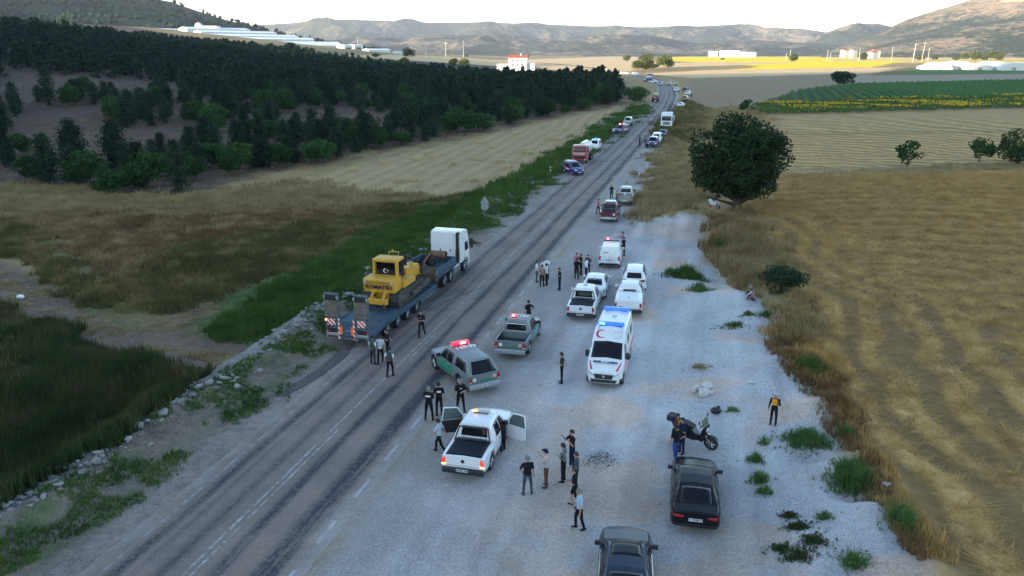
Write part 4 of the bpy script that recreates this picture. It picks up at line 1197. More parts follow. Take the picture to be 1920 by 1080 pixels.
_wheels = {}
def wheel(par, x, y, r, w, side, rim=ALLOY, big=False):
    key = (round(r, 3), round(w, 3), rim.name, side)
    if key not in _wheels:
        t = MB().lathe([(r * .62, -w / 2), (r * .9, -w / 2), (r * .985, -w * .38), (r, -w * .2), (r, w * .2), (r * .985, w * .38), (r * .9, w / 2), (r * .62, w / 2)], 22, 'y').mesh("tyre", .7)
        t.materials.append(RUBBER)
        q = MB(); s = side
        q.lathe([(r * .64, s * w * .46), (r * .57, s * w * .47), (r * .55, s * w * .2), (.001, s * w * .18)], 22, 'y', m=1)
        q.lathe([(r * .66, s * w * .48), (r * .60, s * w * .50), (r * .58, s * w * .34)], 22, 'y')
        q.lathe([(r * .16, s * w * .30), (r * .14, s * w * .42), (.001, s * w * .43)], 12, 'y')
        ns = 8 if big else 6
        for k in range(ns):
            a = 6.2832 * k / ns
            for da in (-.10, .10):
                p0 = (r * .12 * math.cos(a), s * w * .36, r * .12 * math.sin(a)); p1 = (r * .60 * math.cos(a + da), s * w * .40, r * .60 * math.sin(a + da))
                q.tube(p0, p1, r * .07, r * .05, 4)
        rm = q.mesh("rim", .6); rm.materials.append(rim); rm.materials.append(UNDER)
        _wheels[key] = (t, rm)
    t, rm = _wheels[key]
    o = link("wheel", t, par); o.location = (x, y, r)
    link("rim", rm, o)
    return o

def put(root, px, py, az, anchor_x, up=.38):
    """stand the vehicle so that its point (anchor_x,0) is at that photo pixel; az = heading clockwise from straight ahead"""
    p = P(px, py); p = Vector((0, 0, CAMH)) + (p - Vector((0, 0, CAMH))) * (1 - up / (CAMH - p.z)); a = math.pi / 2 - math.radians(az)
    root.rotation_euler = (0, 0, a)
    c = Vector((p.x - anchor_x * math.cos(a), p.y - anchor_x * math.sin(a), 0))
    c.z = max(zt(c.x, c.y), zt(p.x, p.y) - .1) + .04
    root.location = c

def mirrors(par, x, y, z, m=BLACK, s=1.0):
    for sd in (1, -1):
        mb = MB(); mb.box(x - .06 * s, x + .06 * s, sd * (y + .06) - .001, sd * (y + .26 * s), z, z + .17 * s, 0, .02)
        mb.tube((x, sd * (y - .05), z + .05), (x, sd * (y + .1), z + .06), .025, .025, 5)
        mb.build("mirror", m, par, .7)

def beacon(par, x, y0, y1, z, mt, hot=None, hot_side=None, h=.13, d=.26):
    mb = MB(); mb.box(x - d / 2, x + d / 2, y0, y1, z + .05, z + .05 + h, 0, .04)
    mb.box(x - d * .35, x + d * .35, y0 + .1, y1 - .1, z - .02, z + .05, 1)
    o = mb.build("light_bar", [mt, BLACK], par, .7)
    if hot:
        a, b_ = hot_side
        MB().box(x - d / 2 - .006, x + d / 2 + .006, a, b_, z + .07, z + .045 + h, 0, .03).build("lamp", hot, o, .7)
    return o

# --- pickup ---------------------------------------------------------------
def pickup(label, body, px, py, az, bed='tonneau', anchor='rear', far=False, name="pickup_truck", doors=(), tail=TAIL, L=5.3, W=1.92, group=None, plate='', rails=None, bumper=BLACK, wheelm=ALLOY, belt_r=0.0, stripe=None, grille=BLACK):
    r = empty(name, label=label, cat="pickup", group=group)
    R, h = -L / 2, L / 2
    w = W / 2; rw = .385
    ax = (R + 1.20, h - .92)
    cab_r = R + 1.68
    sp = dict(plan=[(R, w * .95), (R + .10, w * .985), (R + .5, w), (h - .9, w), (h - .45, w * .95), (h - .16, w * .82), (h, w * .60)],
              belt=[(R, 1.10), (cab_r, 1.10), (cab_r + .3, 1.09), (h - 1.5, 1.04), (h - .4, .96), (h - .05, .84), (h, .78)],
              low=[(R, .50), (R + .3, .42), (R + .8, .40), (h - 1.2, .36), (h - .4, .34), (h, .42)],
              tumble=.34, axles=ax, arch=.48, rw=rw, crown=.03)
    roof = 1.80
    if bed == 'canopy':
        sp['top'] = [(R, 1.13), (R + .03, 1.14), (R + .52, 1.78), (R + .7, 1.80), (cab_r + .5, 1.83), (h - 2.15, 1.80), (h - 1.42, 1.12), (h - .5, 1.03), (h - .08, .90), (h, .80)]
    else:
        sp['top'] = [(R, 1.115), (cab_r - .02, 1.115), (cab_r, 1.16), (cab_r + .14, roof - .06), (cab_r + .3, roof), (h - 2.3, roof), (h - 2.12, roof - .03), (h - 1.42, 1.12), (h - .5, 1.03), (h - .08, .90), (h, .80)]
        if bed == 'open': sp['bed'] = (R + .07, cab_r - .03, .62)
        if bed == 'cover': sp['top'] = [(R, 1.13), (R + .1, 1.17), (R + .8, 1.28), (cab_r - .02, 1.42), (cab_r, 1.50), (cab_r + .2, roof - .05), (cab_r + .4, roof), (h - 2.3, roof), (h - 2.12, roof - .03), (h - 1.42, 1.12), (h - .5, 1.03), (h - .08, .90), (h, .80)]
    me, bv = loft(sp)
    bo = link("body", me, r, [body, UNDER, BLACK])
    yw = w - .19
    # glazing
    add_patch("windscreen", r, bv, 'top', [(h - 1.50, -.62), (h - 1.50, .62), (h - 2.06, .55), (h - 2.06, -.55)], GLASS, 8, 5)
    for s in (1, -1):
        add_patch("side_window", r, bv, 'side', [(h - 1.78, 1.13), (h - 2.50, 1.13), (h - 2.50, 1.66), (h - 2.16, 1.64)], GLASS, 5, 4, side=s)
        add_patch("side_window", r, bv, 'side', [(h - 2.58, 1.13), (cab_r + .38, 1.14), (cab_r + .46, 1.64), (h - 2.58, 1.66)], GLASS, 5, 4, side=s)
        if bed == 'canopy':
            add_patch("side_window", r, bv, 'side', [(cab_r + .05, 1.20), (R + .42, 1.20), (R + .72, 1.62), (cab_r + .05, 1.66)], GLASS, 5, 4, side=s)
        if not far:
            for xa in (h - 2.54, cab_r + .30, h - 1.55):
                add_patch("door_seam", r, bv, 'side', [(xa - .008, .46), (xa + .008, .46), (xa + .008, 1.09), (xa - .008, 1.09)], BLACK, 1, 6, .002, s)
            for xa in (h - 2.42, cab_r + .55):
                add_patch("door_handle", r, bv, 'side', [(xa - .11, .97), (xa + .11, .97), (xa + .11, 1.01), (xa - .11, 1.01)], BLACK if body is not WHITE else CHROME, 2, 1, .03, s)
            add_patch("side_step", r, bv, 'side', [(h - 1.5, .40), (cab_r + .2, .40), (cab_r + .2, .46), (h - 1.5, .46)], BLACK, 6, 1, .06, s)
    if bed == 'canopy':
        add_patch("rear_window", r, bv, 'rear', [(-.70, 1.17), (.70, 1.17), (.56, 1.72), (-.56, 1.72)], GLASS, 6, 6)
    elif bed == 'cover':
        lid = add_patch("bed_cover", r, bv, 'top', [(R + .06, -.80), (R + .06, .80), (cab_r - .06, .72), (cab_r - .06, -.72)], body, 8, 6, .02)
        MB().box(cab_r - .16, cab_r - .02, -.42, .42, 1.47, 1.53, 0, .01).build("lid_spoiler", BLACK, r)
        MB().box(R + .5, R + .58, -.07, .07, 1.27, 1.30, 0).build("lid_lock", BLACK, r)
    else:
        add_patch("rear_window", r, bv, 'rear', [(-.60, 1.24), (.60, 1.24), (.54, 1.66), (-.54, 1.66)], GLASS, 5, 4)
        if bed == 'tonneau':
            add_patch("tonneau_cover", r, bv, 'top', [(R + .12, -.78), (R + .12, .78), (cab_r - .05, .78), (cab_r - .05, -.78)], mat("tonneau_vinyl", (.006, .009, .018), .6, 0, .2), 8, 8, .018)
            mb = MB(); mb.path([(cab_r - .30, -.80, 1.12), (cab_r - .05, -.64, 1.68), (cab_r - .05, .64, 1.68), (cab_r - .30, .80, 1.12)], .035, 6)
            mb.build("roll_bar", BLACK, r, .6)
            MB().box(cab_r - .27, cab_r - .22, -.66, .66, 1.22, 1.28).build("bar_tube", CHROME, r)
        if bed == 'open':
            mb = MB(); mb.path([(cab_r - .12, -.72, 1.12), (cab_r - .08, -.60, 1.66), (cab_r - .08, .60, 1.66), (cab_r - .12, .72, 1.12)], .03, 6)
            mb.build("guard_frame", CHROME, r, .6)
            mb = MB(); mb.box(R + .3, R + .75, -.3, .15, .62, .84, 0, .03); mb.box(R + .85, R + 1.3, .0, .5, .62, .78, 0, .03); mb.box(R + .9, R + 1.4, -.6, -.2, .62, .8, 0, .03)
            mb.build("load_box", nmat("bed_load", [(.3, (.03, .03, .03)), (.7, (.16, .15, .12))], scale=5), r)
            MB().lathe([(.11, -.02), (.11, .02)], 12, 'x', (cab_r + .02, .4, 1.45)).build("spare_lamp", STEEL, r)
    # tail end
    for s in (1, -1):
        t0, t1 = s * (w - .05), s * (w - .20)
        add_patch("tail_lamp", r, bv, 'rear', [(t0, .70), (t1, .70), (t1, 1.06), (t0, 1.06)], tail, 2, 4, .012)
        add_patch("head_lamp", r, bv, 'front', [(s * (w - .20), .72), (s * (w - .50), .70), (s * (w - .50), .84), (s * (w - .22), .90)], LAMP, 4, 3, .012)
        if tail is TAILON or tail is TAIL:
            add_patch("turn_lamp", r, bv, 'rear', [(t0, .72), (t1, .72), (t1, .79), (t0, .79)], AMBER if tail is TAILON else mat("turn_lens", (.6, .4, .35), .3), 2, 1, .02)
    add_patch("tailgate_seam", r, bv, 'rear', [(-(w - .22), .70), (w - .22, .70), (w - .22, .715), (-(w - .22), .715)], BLACK, 6, 1, .003)
    mb = MB(); mb.box(R - .12, R + .10, -w + .05, w - .05, .40, .64, 0, .05); mb.build("rear_bumper", bumper, r, .6)
    mb = MB(); mb.box(R - .128, R - .115, -.27, .27, .50, .61); pl = mb.build("number_plate", PLATE, r)
    if plate:
        lettering("plate_text", plate, .12, frame((R - .131, 0, .555), (0, -1, 0), (0, 0, 1)), DPRINT, pl, .004)
    add_patch("grille", r, bv, 'front', [(-.46, .60), (.46, .60), (.50, .82), (-.50, .82)], grille, 6, 3, .012)
    add_patch("front_bumper", r, bv, 'front', [(-.78, .44), (.78, .44), (.78, .56), (-.78, .56)], BLACK if not far else body, 8, 1, .03)
    if rails:
        for s in (1, -1):
            add_patch("roof_rail", r, bv, 'top', [(cab_r + .35, s * .60), (cab_r + .35, s * .64), (h - 2.3, s * .64), (h - 2.3, s * .60)], rails, 6, 1, .03)
    mirrors(r, h - 1.75, w - .10, 1.12, body if body is WHITE and not far else BLACK, 1.0)
    for xa in ax:
        for s in (1, -1): wheel(r, xa, s * (w - .15), rw, .26, s, wheelm)
    put(r, px, py, az, R if anchor == 'rear' else h)
    r["_h"] = h
    return r, bv, R, h, w, cab_r

def open_door(par, x, y, side, swing, m, L=1.15, ztop=1.72):
    """front door standing open on its hinge at (x,y)"""
    a = math.radians(swing) * side
    d = empty_dir = Vector((-math.cos(a), math.sin(a), 0))
    nrm = Vector((-d.y, d.x, 0))
    mb = MB()
    def pt(u, z, o): 
        p = Vector((x, y, 0)) + d * u + nrm * o + Vector((0, 0, z)); return tuple(p)
    lo = [(0, .45), (L * .86, .48), (L, .62), (L, 1.10), (0, 1.08)]
    for o0, o1, mi in ((-.055, 0, 0), (0, .05, 1)):
        vs = [pt(u, z, o0) for u, z in lo] + [pt(u, z, o1) for u, z in lo]
        n = len(lo)
        mb.add(vs, [tuple(range(n)), tuple(range(2 * n - 1, n - 1, -1))] + [(i, n + i, n + (i + 1) % n, (i + 1) % n) for i in range(n)], mi)
    fr = [(0.03, 1.08), (.42, ztop - .05), (L - .1, ztop), (L - .02, 1.10)]
    mb.path([pt(u, z, 0) for u, z in fr], .03, 6, 0)
    o = mb.build("front_door", [m, BLACK], par, .6)
    vs = [pt(u, z, -.004) for u, z in ((.06, 1.10), (.43, ztop - .06), (L - .11, ztop - .03), (L - .04, 1.11))]
    gl = MB().add(vs + [tuple(Vector(v) + nrm * .008) for v in vs], [(0, 1, 2, 3), (7, 6, 5, 4)]).build("window_pane", mat("clear_glass", (.10, .13, .13), .08, 0, .6), o)
    mb = MB(); c = Vector(pt(.12, 1.12, -.16 if side > 0 else -.16)); mb.box(c.x - .09, c.x + .09, c.y - .09, c.y + .09, c.z, c.z + .17, 0, .03)
    mb.build("door_mirror", BLACK, o, .6)
    return o

# --- saloon, SUV, van -------------------------------------------------------
def car(label, body, px, py, az, kind='sedan', anchor='rear', far=False, name="car", group=None, plate='', cat="car", roofglass=None, L=None, W=None, tailm=TAIL):
    r = empty(name, label=label, cat=cat, group=group)
    if kind == 'sedan':
        L = L or 4.65; W = W or 1.83; R, h = -L / 2, L / 2; w = W / 2; rw = .33; top = 1.44; b0 = .93
        ax = (R + 1.0, h - .85)
        tp = [(R, .93), (R + .06, .985), (R + .5, 1.03), (R + 1.02, 1.32), (R + 1.40, 1.41), (R + 2.0, 1.44), (h - 2.15, 1.42), (h - 1.95, 1.38), (h - 1.20, 1.00), (h - .55, .89), (h - .12, .76), (h, .66)]
        bt = [(R, .90), (R + .6, .96), (h - 1.4, .90), (h - .5, .80), (h - .05, .66), (h, .60)]
        ws = [(h - 1.30, -.60), (h - 1.30, .60), (h - 1.88, .52), (h - 1.88, -.52)]
        rwn = ('top', [(R + .56, -.58), (R + .56, .58), (R + 1.18, .52), (R + 1.18, -.52)])
        sw = [[(h - 1.58, .95), (h - 2.22, .96), (h - 2.28, 1.32), (h - 1.98, 1.30)], [(h - 2.30, .96), (R + 1.30, .98), (R + 1.42, 1.32), (h - 2.35, 1.33)], [(R + 1.22, .98), (R + .92, 1.0), (R + 1.25, 1.27), (R + 1.34, 1.31)]]
        lt = (.70, .86, .42); tum = .42
    elif kind == 'suv':
        L = L or 4.34; W = W or 1.80; R, h = -L / 2, L / 2; w = W / 2; rw = .36; b0 = 1.02
        ax = (R + .86, h - .84)
        tp = [(R, 1.02), (R + .04, 1.06), (R + .30, 1.56), (R + .5, 1.63), (R + 1.4, 1.67), (h - 2.0, 1.64), (h - 1.85, 1.60), (h - 1.18, 1.12), (h - .5, 1.02), (h - .1, .90), (h, .76)]
        bt = [(R, 1.00), (R + .5, 1.06), (h - 1.4, 1.00), (h - .5, .94), (h - .05, .80), (h, .70)]
        ws = [(h - 1.26, -.60), (h - 1.26, .60), (h - 1.80, .53), (h - 1.80, -.53)]
        rwn = ('rear', [(-.56, 1.12), (.56, 1.12), (.50, 1.50), (-.50, 1.50)])
        sw = [[(h - 1.52, 1.07), (h - 2.12, 1.08), (h - 2.15, 1.52), (h - 1.86, 1.50)], [(h - 2.20, 1.08), (R + 1.05, 1.10), (R + 1.0, 1.52), (h - 2.23, 1.53)], [(R + .95, 1.12), (R + .62, 1.14), (R + .66, 1.46), (R + .92, 1.50)]]
        lt = (.86, 1.04, .40); tum = .36
    else:                                               # compact van
        L = L or 4.4; W = W or 1.83; R, h = -L / 2, L / 2; w = W / 2; rw = .33; b0 = 1.05
        ax = (R + .80, h - .92)
        tp = [(R, 1.10), (R + .02, 1.20), (R + .10, 1.74), (R + .25, 1.82), (R + 1.4, 1.85), (h - 2.1, 1.80), (h - 1.9, 1.72), (h - 1.05, 1.10), (h - .5, .98), (h - .1, .82), (h, .70)]
        bt = [(R, 1.02), (R + .5, 1.05), (h - 1.4, .99), (h - .5, .90), (h - .05, .72), (h, .64)]
        ws = [(h - 1.12, -.62), (h - 1.12, .62), (h - 1.80, .55), (h - 1.80, -.55)]
        rwn = ('rear', [(-.60, 1.22), (.60, 1.22), (.55, 1.62), (-.55, 1.62)]) if kind == 'van_glass' else None
        sw = [[(h - 1.40, 1.05), (h - 2.10, 1.07), (h - 2.14, 1.60), (h - 1.86, 1.56)]]
        if kind == 'van_glass': sw += [[(h - 2.2, 1.07), (R + 1.2, 1.10), (R + 1.2, 1.60), (h - 2.2, 1.62)], [(R + 1.1, 1.10), (R + .3, 1.12), (R + .4, 1.58), (R + 1.1, 1.60)]]
        lt = (.72, 1.12, .14); tum = .22
    low = [(R, .42), (R + .15, .30), (R + .6, .24), (h - .6, .22), (h - .1, .26), (h, .36)]
    sp = dict(plan=[(R, w * .80), (R + .05, w * .90), (R + .22, w * .97), (R + .8, w), (h - 1.0, w), (h - .45, w * .95), (h - .16, w * .80), (h, w * .55)], belt=bt, top=tp, low=low, tumble=tum, axles=ax, arch=rw + .07, rw=rw, crown=.025)
    if kind.startswith('van'): sp['plan'][0] = (R, w * .93); sp['plan'][1] = (R + .04, w * .97)
    me, bv = loft(sp)
    link("body", me, r, [body, UNDER])
    add_patch("windscreen", r, bv, 'top', ws, GLASS, 8, 6)
    if rwn: add_patch("rear_window", r, bv, rwn[0], rwn[1], GLASS, 7, 6)
    if roofglass:
        for (a, b_) in roofglass:
            add_patch("roof_panel", r, bv, 'top', [(R + a, -.50), (R + a, .50), (R + b_, .50), (R + b_, -.50)], GLASS, 6, 5, .006)
    for s in (1, -1):
        for q in sw: add_patch("side_window", r, bv, 'side', q, GLASS, 5, 4, side=s)
        z0, z1, dw = lt
        add_patch("tail_lamp", r, bv, 'rear', [(s * (w * .93), z0 + .02), (s * (w * .93 - dw), z0 + .03), (s * (w * .93 - dw), z1 - .04), (s * (w * .93), z1)], tailm, 5, 3, .012)
        hz = .66 if kind == 'sedan' else (.80 if kind == 'suv' else .76)
        add_patch("head_lamp", r, bv, 'front', [(s * (w - .16), hz - .04), (s * (w - .52), hz - .05), (s * (w - .52), hz + .05), (s * (w - .18), hz + .12)], LAMP, 4, 3, .012)
        if not far:
            xs_ = [h - 2.26 if kind == 'sedan' else h - 2.16, h - 1.32]
            if kind in ('sedan', 'suv'): xs_.append(R + 1.28 if kind == 'sedan' else R + 1.0)
            for xa in xs_:
                add_patch("door_seam", r, bv, 'side', [(xa - .007, .34), (xa + .007, .34), (xa + .007, b0 - .06), (xa - .007, b0 - .06)], BLACK, 1, 6, .002, s)
                add_patch("door_handle", r, bv, 'side', [(xa + .08, b0 - .16), (xa + .28, b0 - .16), (xa + .28, b0 - .13), (xa + .08, b0 - .13)], BLACK, 2, 1, .025, s)
    add_patch("grille", r, bv, 'front', [(-.38, .46), (.38, .46), (.42, .60), (-.42, .60)], BLACK, 5, 2, .012)
    add_patch("rear_bumper", r, bv, 'rear', [(-w * .82, .36), (w * .82, .36), (w * .86, .50), (-w * .86, .50)], BLACK if kind != 'sedan' else body, 8, 2, .035)
    zp = .62 if kind == 'sedan' else .70
    p = patch(bv, 'rear', [(-.26, zp), (.26, zp), (.26, zp + .11), (-.26, zp + .11)], 1, 1)[0]
    xp = min(v[0] for v in p) - .006
    pl = MB().box(xp - .012, xp, -.26, .26, zp, zp + .115).build("number_plate", PLATE, r)
    if plate: lettering("plate_text", plate, .12, frame((xp - .015, 0, zp + .058), (0, -1, 0), (0, 0, 1)), DPRINT, pl, .004)
    MB().tube((R + (1.3 if kind == 'sedan' else .6), 0, top - .02 if kind == 'sedan' else 1.60), (R + (1.18 if kind == 'sedan' else .45), 0, (1.58 if kind == 'sedan' else 1.86)), .012, .006, 4).build("antenna", BLACK, r) if not far else None
    mirrors(r, h - 1.52 if kind == 'sedan' else h - 1.5, w - .08, b0 - .01, body if body in (WHITE, NAVY) else BLACK, .9)
    for xa in ax:
        for s in (1, -1): wheel(r, xa, s * (w - .12), rw, .22, s)
    put(r, px, py, az, R if anchor == 'rear' else h)
    return r, bv, R, h, w

def roof_text(r, bv, txt, x, y, size, material, xdir=(0, -1, 0), ydir=(1, 0, 0)):
    h = bv.ray_cast(Vector((x, y, 6)), Vector((0, 0, -1)))
    n = h[1] if h[1].z > 0 else -h[1]
    o = h[0] + n * .045
    xd = Vector(xdir); yd = n.cross(xd)
    if yd.dot(Vector(ydir)) < 0: xd = -xd; yd = -yd
    return lettering("roof_lettering", txt, size, frame(o, xd, yd), material, r, .012)

def emblem(name, par, bv, kind, a, b, rad, material, side=1, ring=False, arc=None, off=.012):
    """disc, ring or crescent laid on the body"""
    O = {'top': (Vector((a, b, 6)), Vector((0, 0, -1))), 'side': (Vector((a, 4 * side, b)), Vector((0, -side, 0))), 'front': (Vector((9, a, b)), Vector((-1, 0, 0))), 'rear': (Vector((-9, a, b)), Vector((1, 0, 0)))}[kind]
    h = bv.ray_cast(*O); n = h[1] if h[1].dot(O[1]) < 0 else -h[1]
    q = n.to_track_quat('Z', 'Y'); o = h[0] + n * off
    up = Vector((0, 0, 1)) if kind != 'top' else Vector((1, 0, 0))
    yv = (up - n * up.dot(n)).normalized(); xv = yv.cross(n)
    N_ = 28; V = []; F = []
    for i in range(N_):
        t = 6.2832 * i / N_
        ou = (math.cos(t) * rad, math.sin(t) * rad)
        if ring in ('crescent', 'crescent_r'): inn = (math.cos(t) * rad * .80 + rad * (.21 if ring == 'crescent' else -.21), math.sin(t) * rad * .80)
        elif ring: inn = (ou[0] * .86, ou[1] * .86)
        else: inn = (0, 0)
        for u, v in (ou, inn): V.append(tuple(o + xv * u + yv * v))
    for i in range(N_):
        j = (i + 1) % N_
        F.append((2 * i, 2 * j, 2 * j + 1, 2 * i + 1))
    me = bpy.data.meshes.new(name); me.from_pydata(V, [], F); me.update()
    return link(name, me, par, [material])
# ------------------------------------------------------------------ the vehicles of the photograph
# white pickup in the foreground with its front doors open
r, bv, R, h, w, cr = pickup("white pickup with both front doors open and amber roof light, black bed cover", WHITE, 868, 889, 14, tail=TAILON, plate="34 BRL 690")
open_door(r, h - 1.72, w - .02, 1, 62, WHITE); open_door(r, h - 1.72, -w + .02, -1, 66, WHITE)
add_patch("door_opening", r, bv, 'side', [(h - 1.62, .50), (h - 2.50, .50), (h - 2.50, 1.12), (h - 1.74, 1.12)], UNDER, 6, 5, .006, -1)
add_patch("door_opening", r, bv, 'side', [(h - 1.62, .50), (h - 2.50, .50), (h - 2.50, 1.12), (h - 1.74, 1.12)], UNDER, 6, 5, .006, 1)
emblem("badge", r, bv, 'rear', 0, .93, .085, BLACK); emblem("badge_ring", r, bv, 'rear', 0, .93, .085, CHROME, ring=True, off=.016)
beacon(r, cr + 1.15, -.42, .42, 1.84, mat("clear_lens", (.5, .45, .4), .2), AMBER, (.12, .40), .08, .20)
for s in (1, -1): add_patch("roof_channel", r, bv, 'top', [(cr + .2, s * .60), (cr + .2, s * .625), (h - 2.2, s * .625), (h - 2.2, s * .60)], BLACK, 6, 1, .004)
# grey-green patrol pickup with canopy
r, bv, R, h, w, cr = pickup("silver grey patrol pickup with canopy, red roof beacon and white roof number", SILVER, 909, 727, -30, 'canopy', plate="18 ABL 193", bumper=GREYP)
roof_text(r, bv, "11-193", cr + .48, 0, .44, WPRINT)
beacon(r, cr + 1.18, -.52, .52, 1.83, REDON, REDHOT, (-.30, .10), .13, .30)
for s in (1, -1):
    add_patch("door_stripe", r, bv, 'side', [(h - 1.65, .52), (cr + .35, .52), (cr + .35, 1.04), (h - 1.65, 1.00)], GPRINT, 8, 5, .004, s)
add_patch("tailgate_lettering", r, bv, 'rear', [(-.40, .77), (.28, .77), (.28, .86), (-.40, .86)], GPRINT, 6, 1, .006)
emblem("crest", r, bv, 'rear', .60, .90, .11, WPRINT); emblem("crest_ring", r, bv, 'rear', .60, .90, .08, GPRINT, ring=True, off=.016)
add_patch("tailgate_sticker", r, bv, 'rear', [(-.70, .80), (-.48, .80), (-.48, 1.0), (-.70, 1.0)], mat("pale_red_print", (.6, .35, .36), .5), 2, 2, .006)
# second patrol pickup, open bed
r, bv, R, h, w, cr = pickup("silver grey patrol pickup with open load bed and red roof beacon", SILVER, 956, 664, 13, 'open', plate="11 ABL 893", bumper=GREYP)
beacon(r, cr + .75, .12, .50, 1.82, REDON, REDHOT, (.20, .42), .11, .26)
roof_text(r, bv, "191", cr + .85, -.30, .36, WPRINT)
emblem("crest", r, bv, 'rear', .56, .90, .11, WPRINT)
add_patch("tailgate_lettering", r, bv, 'rear', [(-.36, .82), (.34, .82), (.34, .90), (-.36, .90)], GPRINT, 6, 1, .006)
add_patch("tailgate_sticker", r, bv, 'rear', [(-.70, .80), (-.48, .80), (-.48, 1.0), (-.70, 1.0)], mat("pale_red_print", (.6, .35, .36), .5), 2, 2, .006)
for s in (1, -1): add_patch("door_stripe", r, bv, 'side', [(h - 1.65, .52), (cr + .35, .52), (cr + .35, 1.04), (h - 1.65, 1.00)], mat("teal_print", (.10, .30, .28), .5), 8, 5, .004, s)
# white parked cars
r, bv, R, h, w, cr = pickup("parked white pickup with black bed cover and chrome bar, behind the ambulance", WHITE, 1088, 595, 12, plate="34 GM 998")
emblem("badge", r, bv, 'rear', 0, .93, .085, BLACK)
MB().lathe([(.16, 0), (.16, .06), (.10, .09), (.001, .09)], 14, 'z', (cr + 1.0, 0, 1.82)).build("roof_lamp", mat("clear_lens", (.5, .45, .4), .2), r, .6)
for s in (1, -1): add_patch("roof_channel", r, bv, 'top', [(cr + .2, s * .60), (cr + .2, s * .625), (h - 2.2, s * .625), (h - 2.2, s * .60)], BLACK, 6, 1, .004)
r, bv, R, h, w = car("white saloon parked in front of the white pickup with black bed cover", WHITE, 1112, 556, 11, 'sedan', plate="10 ADC 158")
r, bv, R, h, w, cr = pickup("white pickup with white hard bed lid, beside the black covered one", WHITE, 1177, 587, 11, 'cover', plate="16 KS 58", rails=BLACK)
add_patch("bed_decal", r, bv, 'rear', [(.36, .76), (.62, .76), (.62, .80), (.36, .80)], DPRINT, 2, 1, .005)
r, bv, R, h, w = car("white sport utility car with black roof rails and round tail lamps", WHITE, 1188, 541, 11, 'suv', plate="34 NC 007", tailm=DPRINT, name="sport_utility_car")
for s in (1, -1):
    add_patch("roof_rail", r, bv, 'top', [(R + .45, s * .60), (R + .45, s * .65), (h - 2.0, s * .65), (h - 2.0, s * .60)], BLACK, 8, 1, .04)
    emblem("lamp_ring", r, bv, 'rear', s * .68, .94, .13, RPRINT, ring=True, off=.022)
add_patch("handle_bar", r, bv, 'rear', [(-.36, .83), (.36, .83), (.36, .88), (-.36, .88)], BLACK, 4, 1, .02)
r, bv, R, h, w = car("white panel van with red beacon on its roof bar, farthest of the parked group", WHITE, 1142, 497, 11, 'van', plate="10 ADM 77", cat="van", name="panel_van")
add_patch("rear_lettering", r, bv, 'rear', [(.10, 1.32), (.50, 1.32), (.50, 1.44), (.10, 1.44)], mat("green_grey_print", (.25, .40, .30), .5), 3, 1, .006)
emblem("crest", r, bv, 'rear', -.38, 1.38, .13, mat("blue_grey_print", (.15, .22, .34), .5), ring=True)
add_patch("door_gap", r, bv, 'rear', [(-.008, .55), (.008, .55), (.008, 1.70), (-.008, 1.70)], BLACK, 1, 6, .002)
MB().box(h - 2.2, h - 2.02, -.62, .62, 1.86, 1.93, 0, .02).build("roof_bar", BLACK, r)
beacon(r, h - 2.1, .12, .50, 1.94, REDON, REDHOT, (.22, .40), .16, .26)
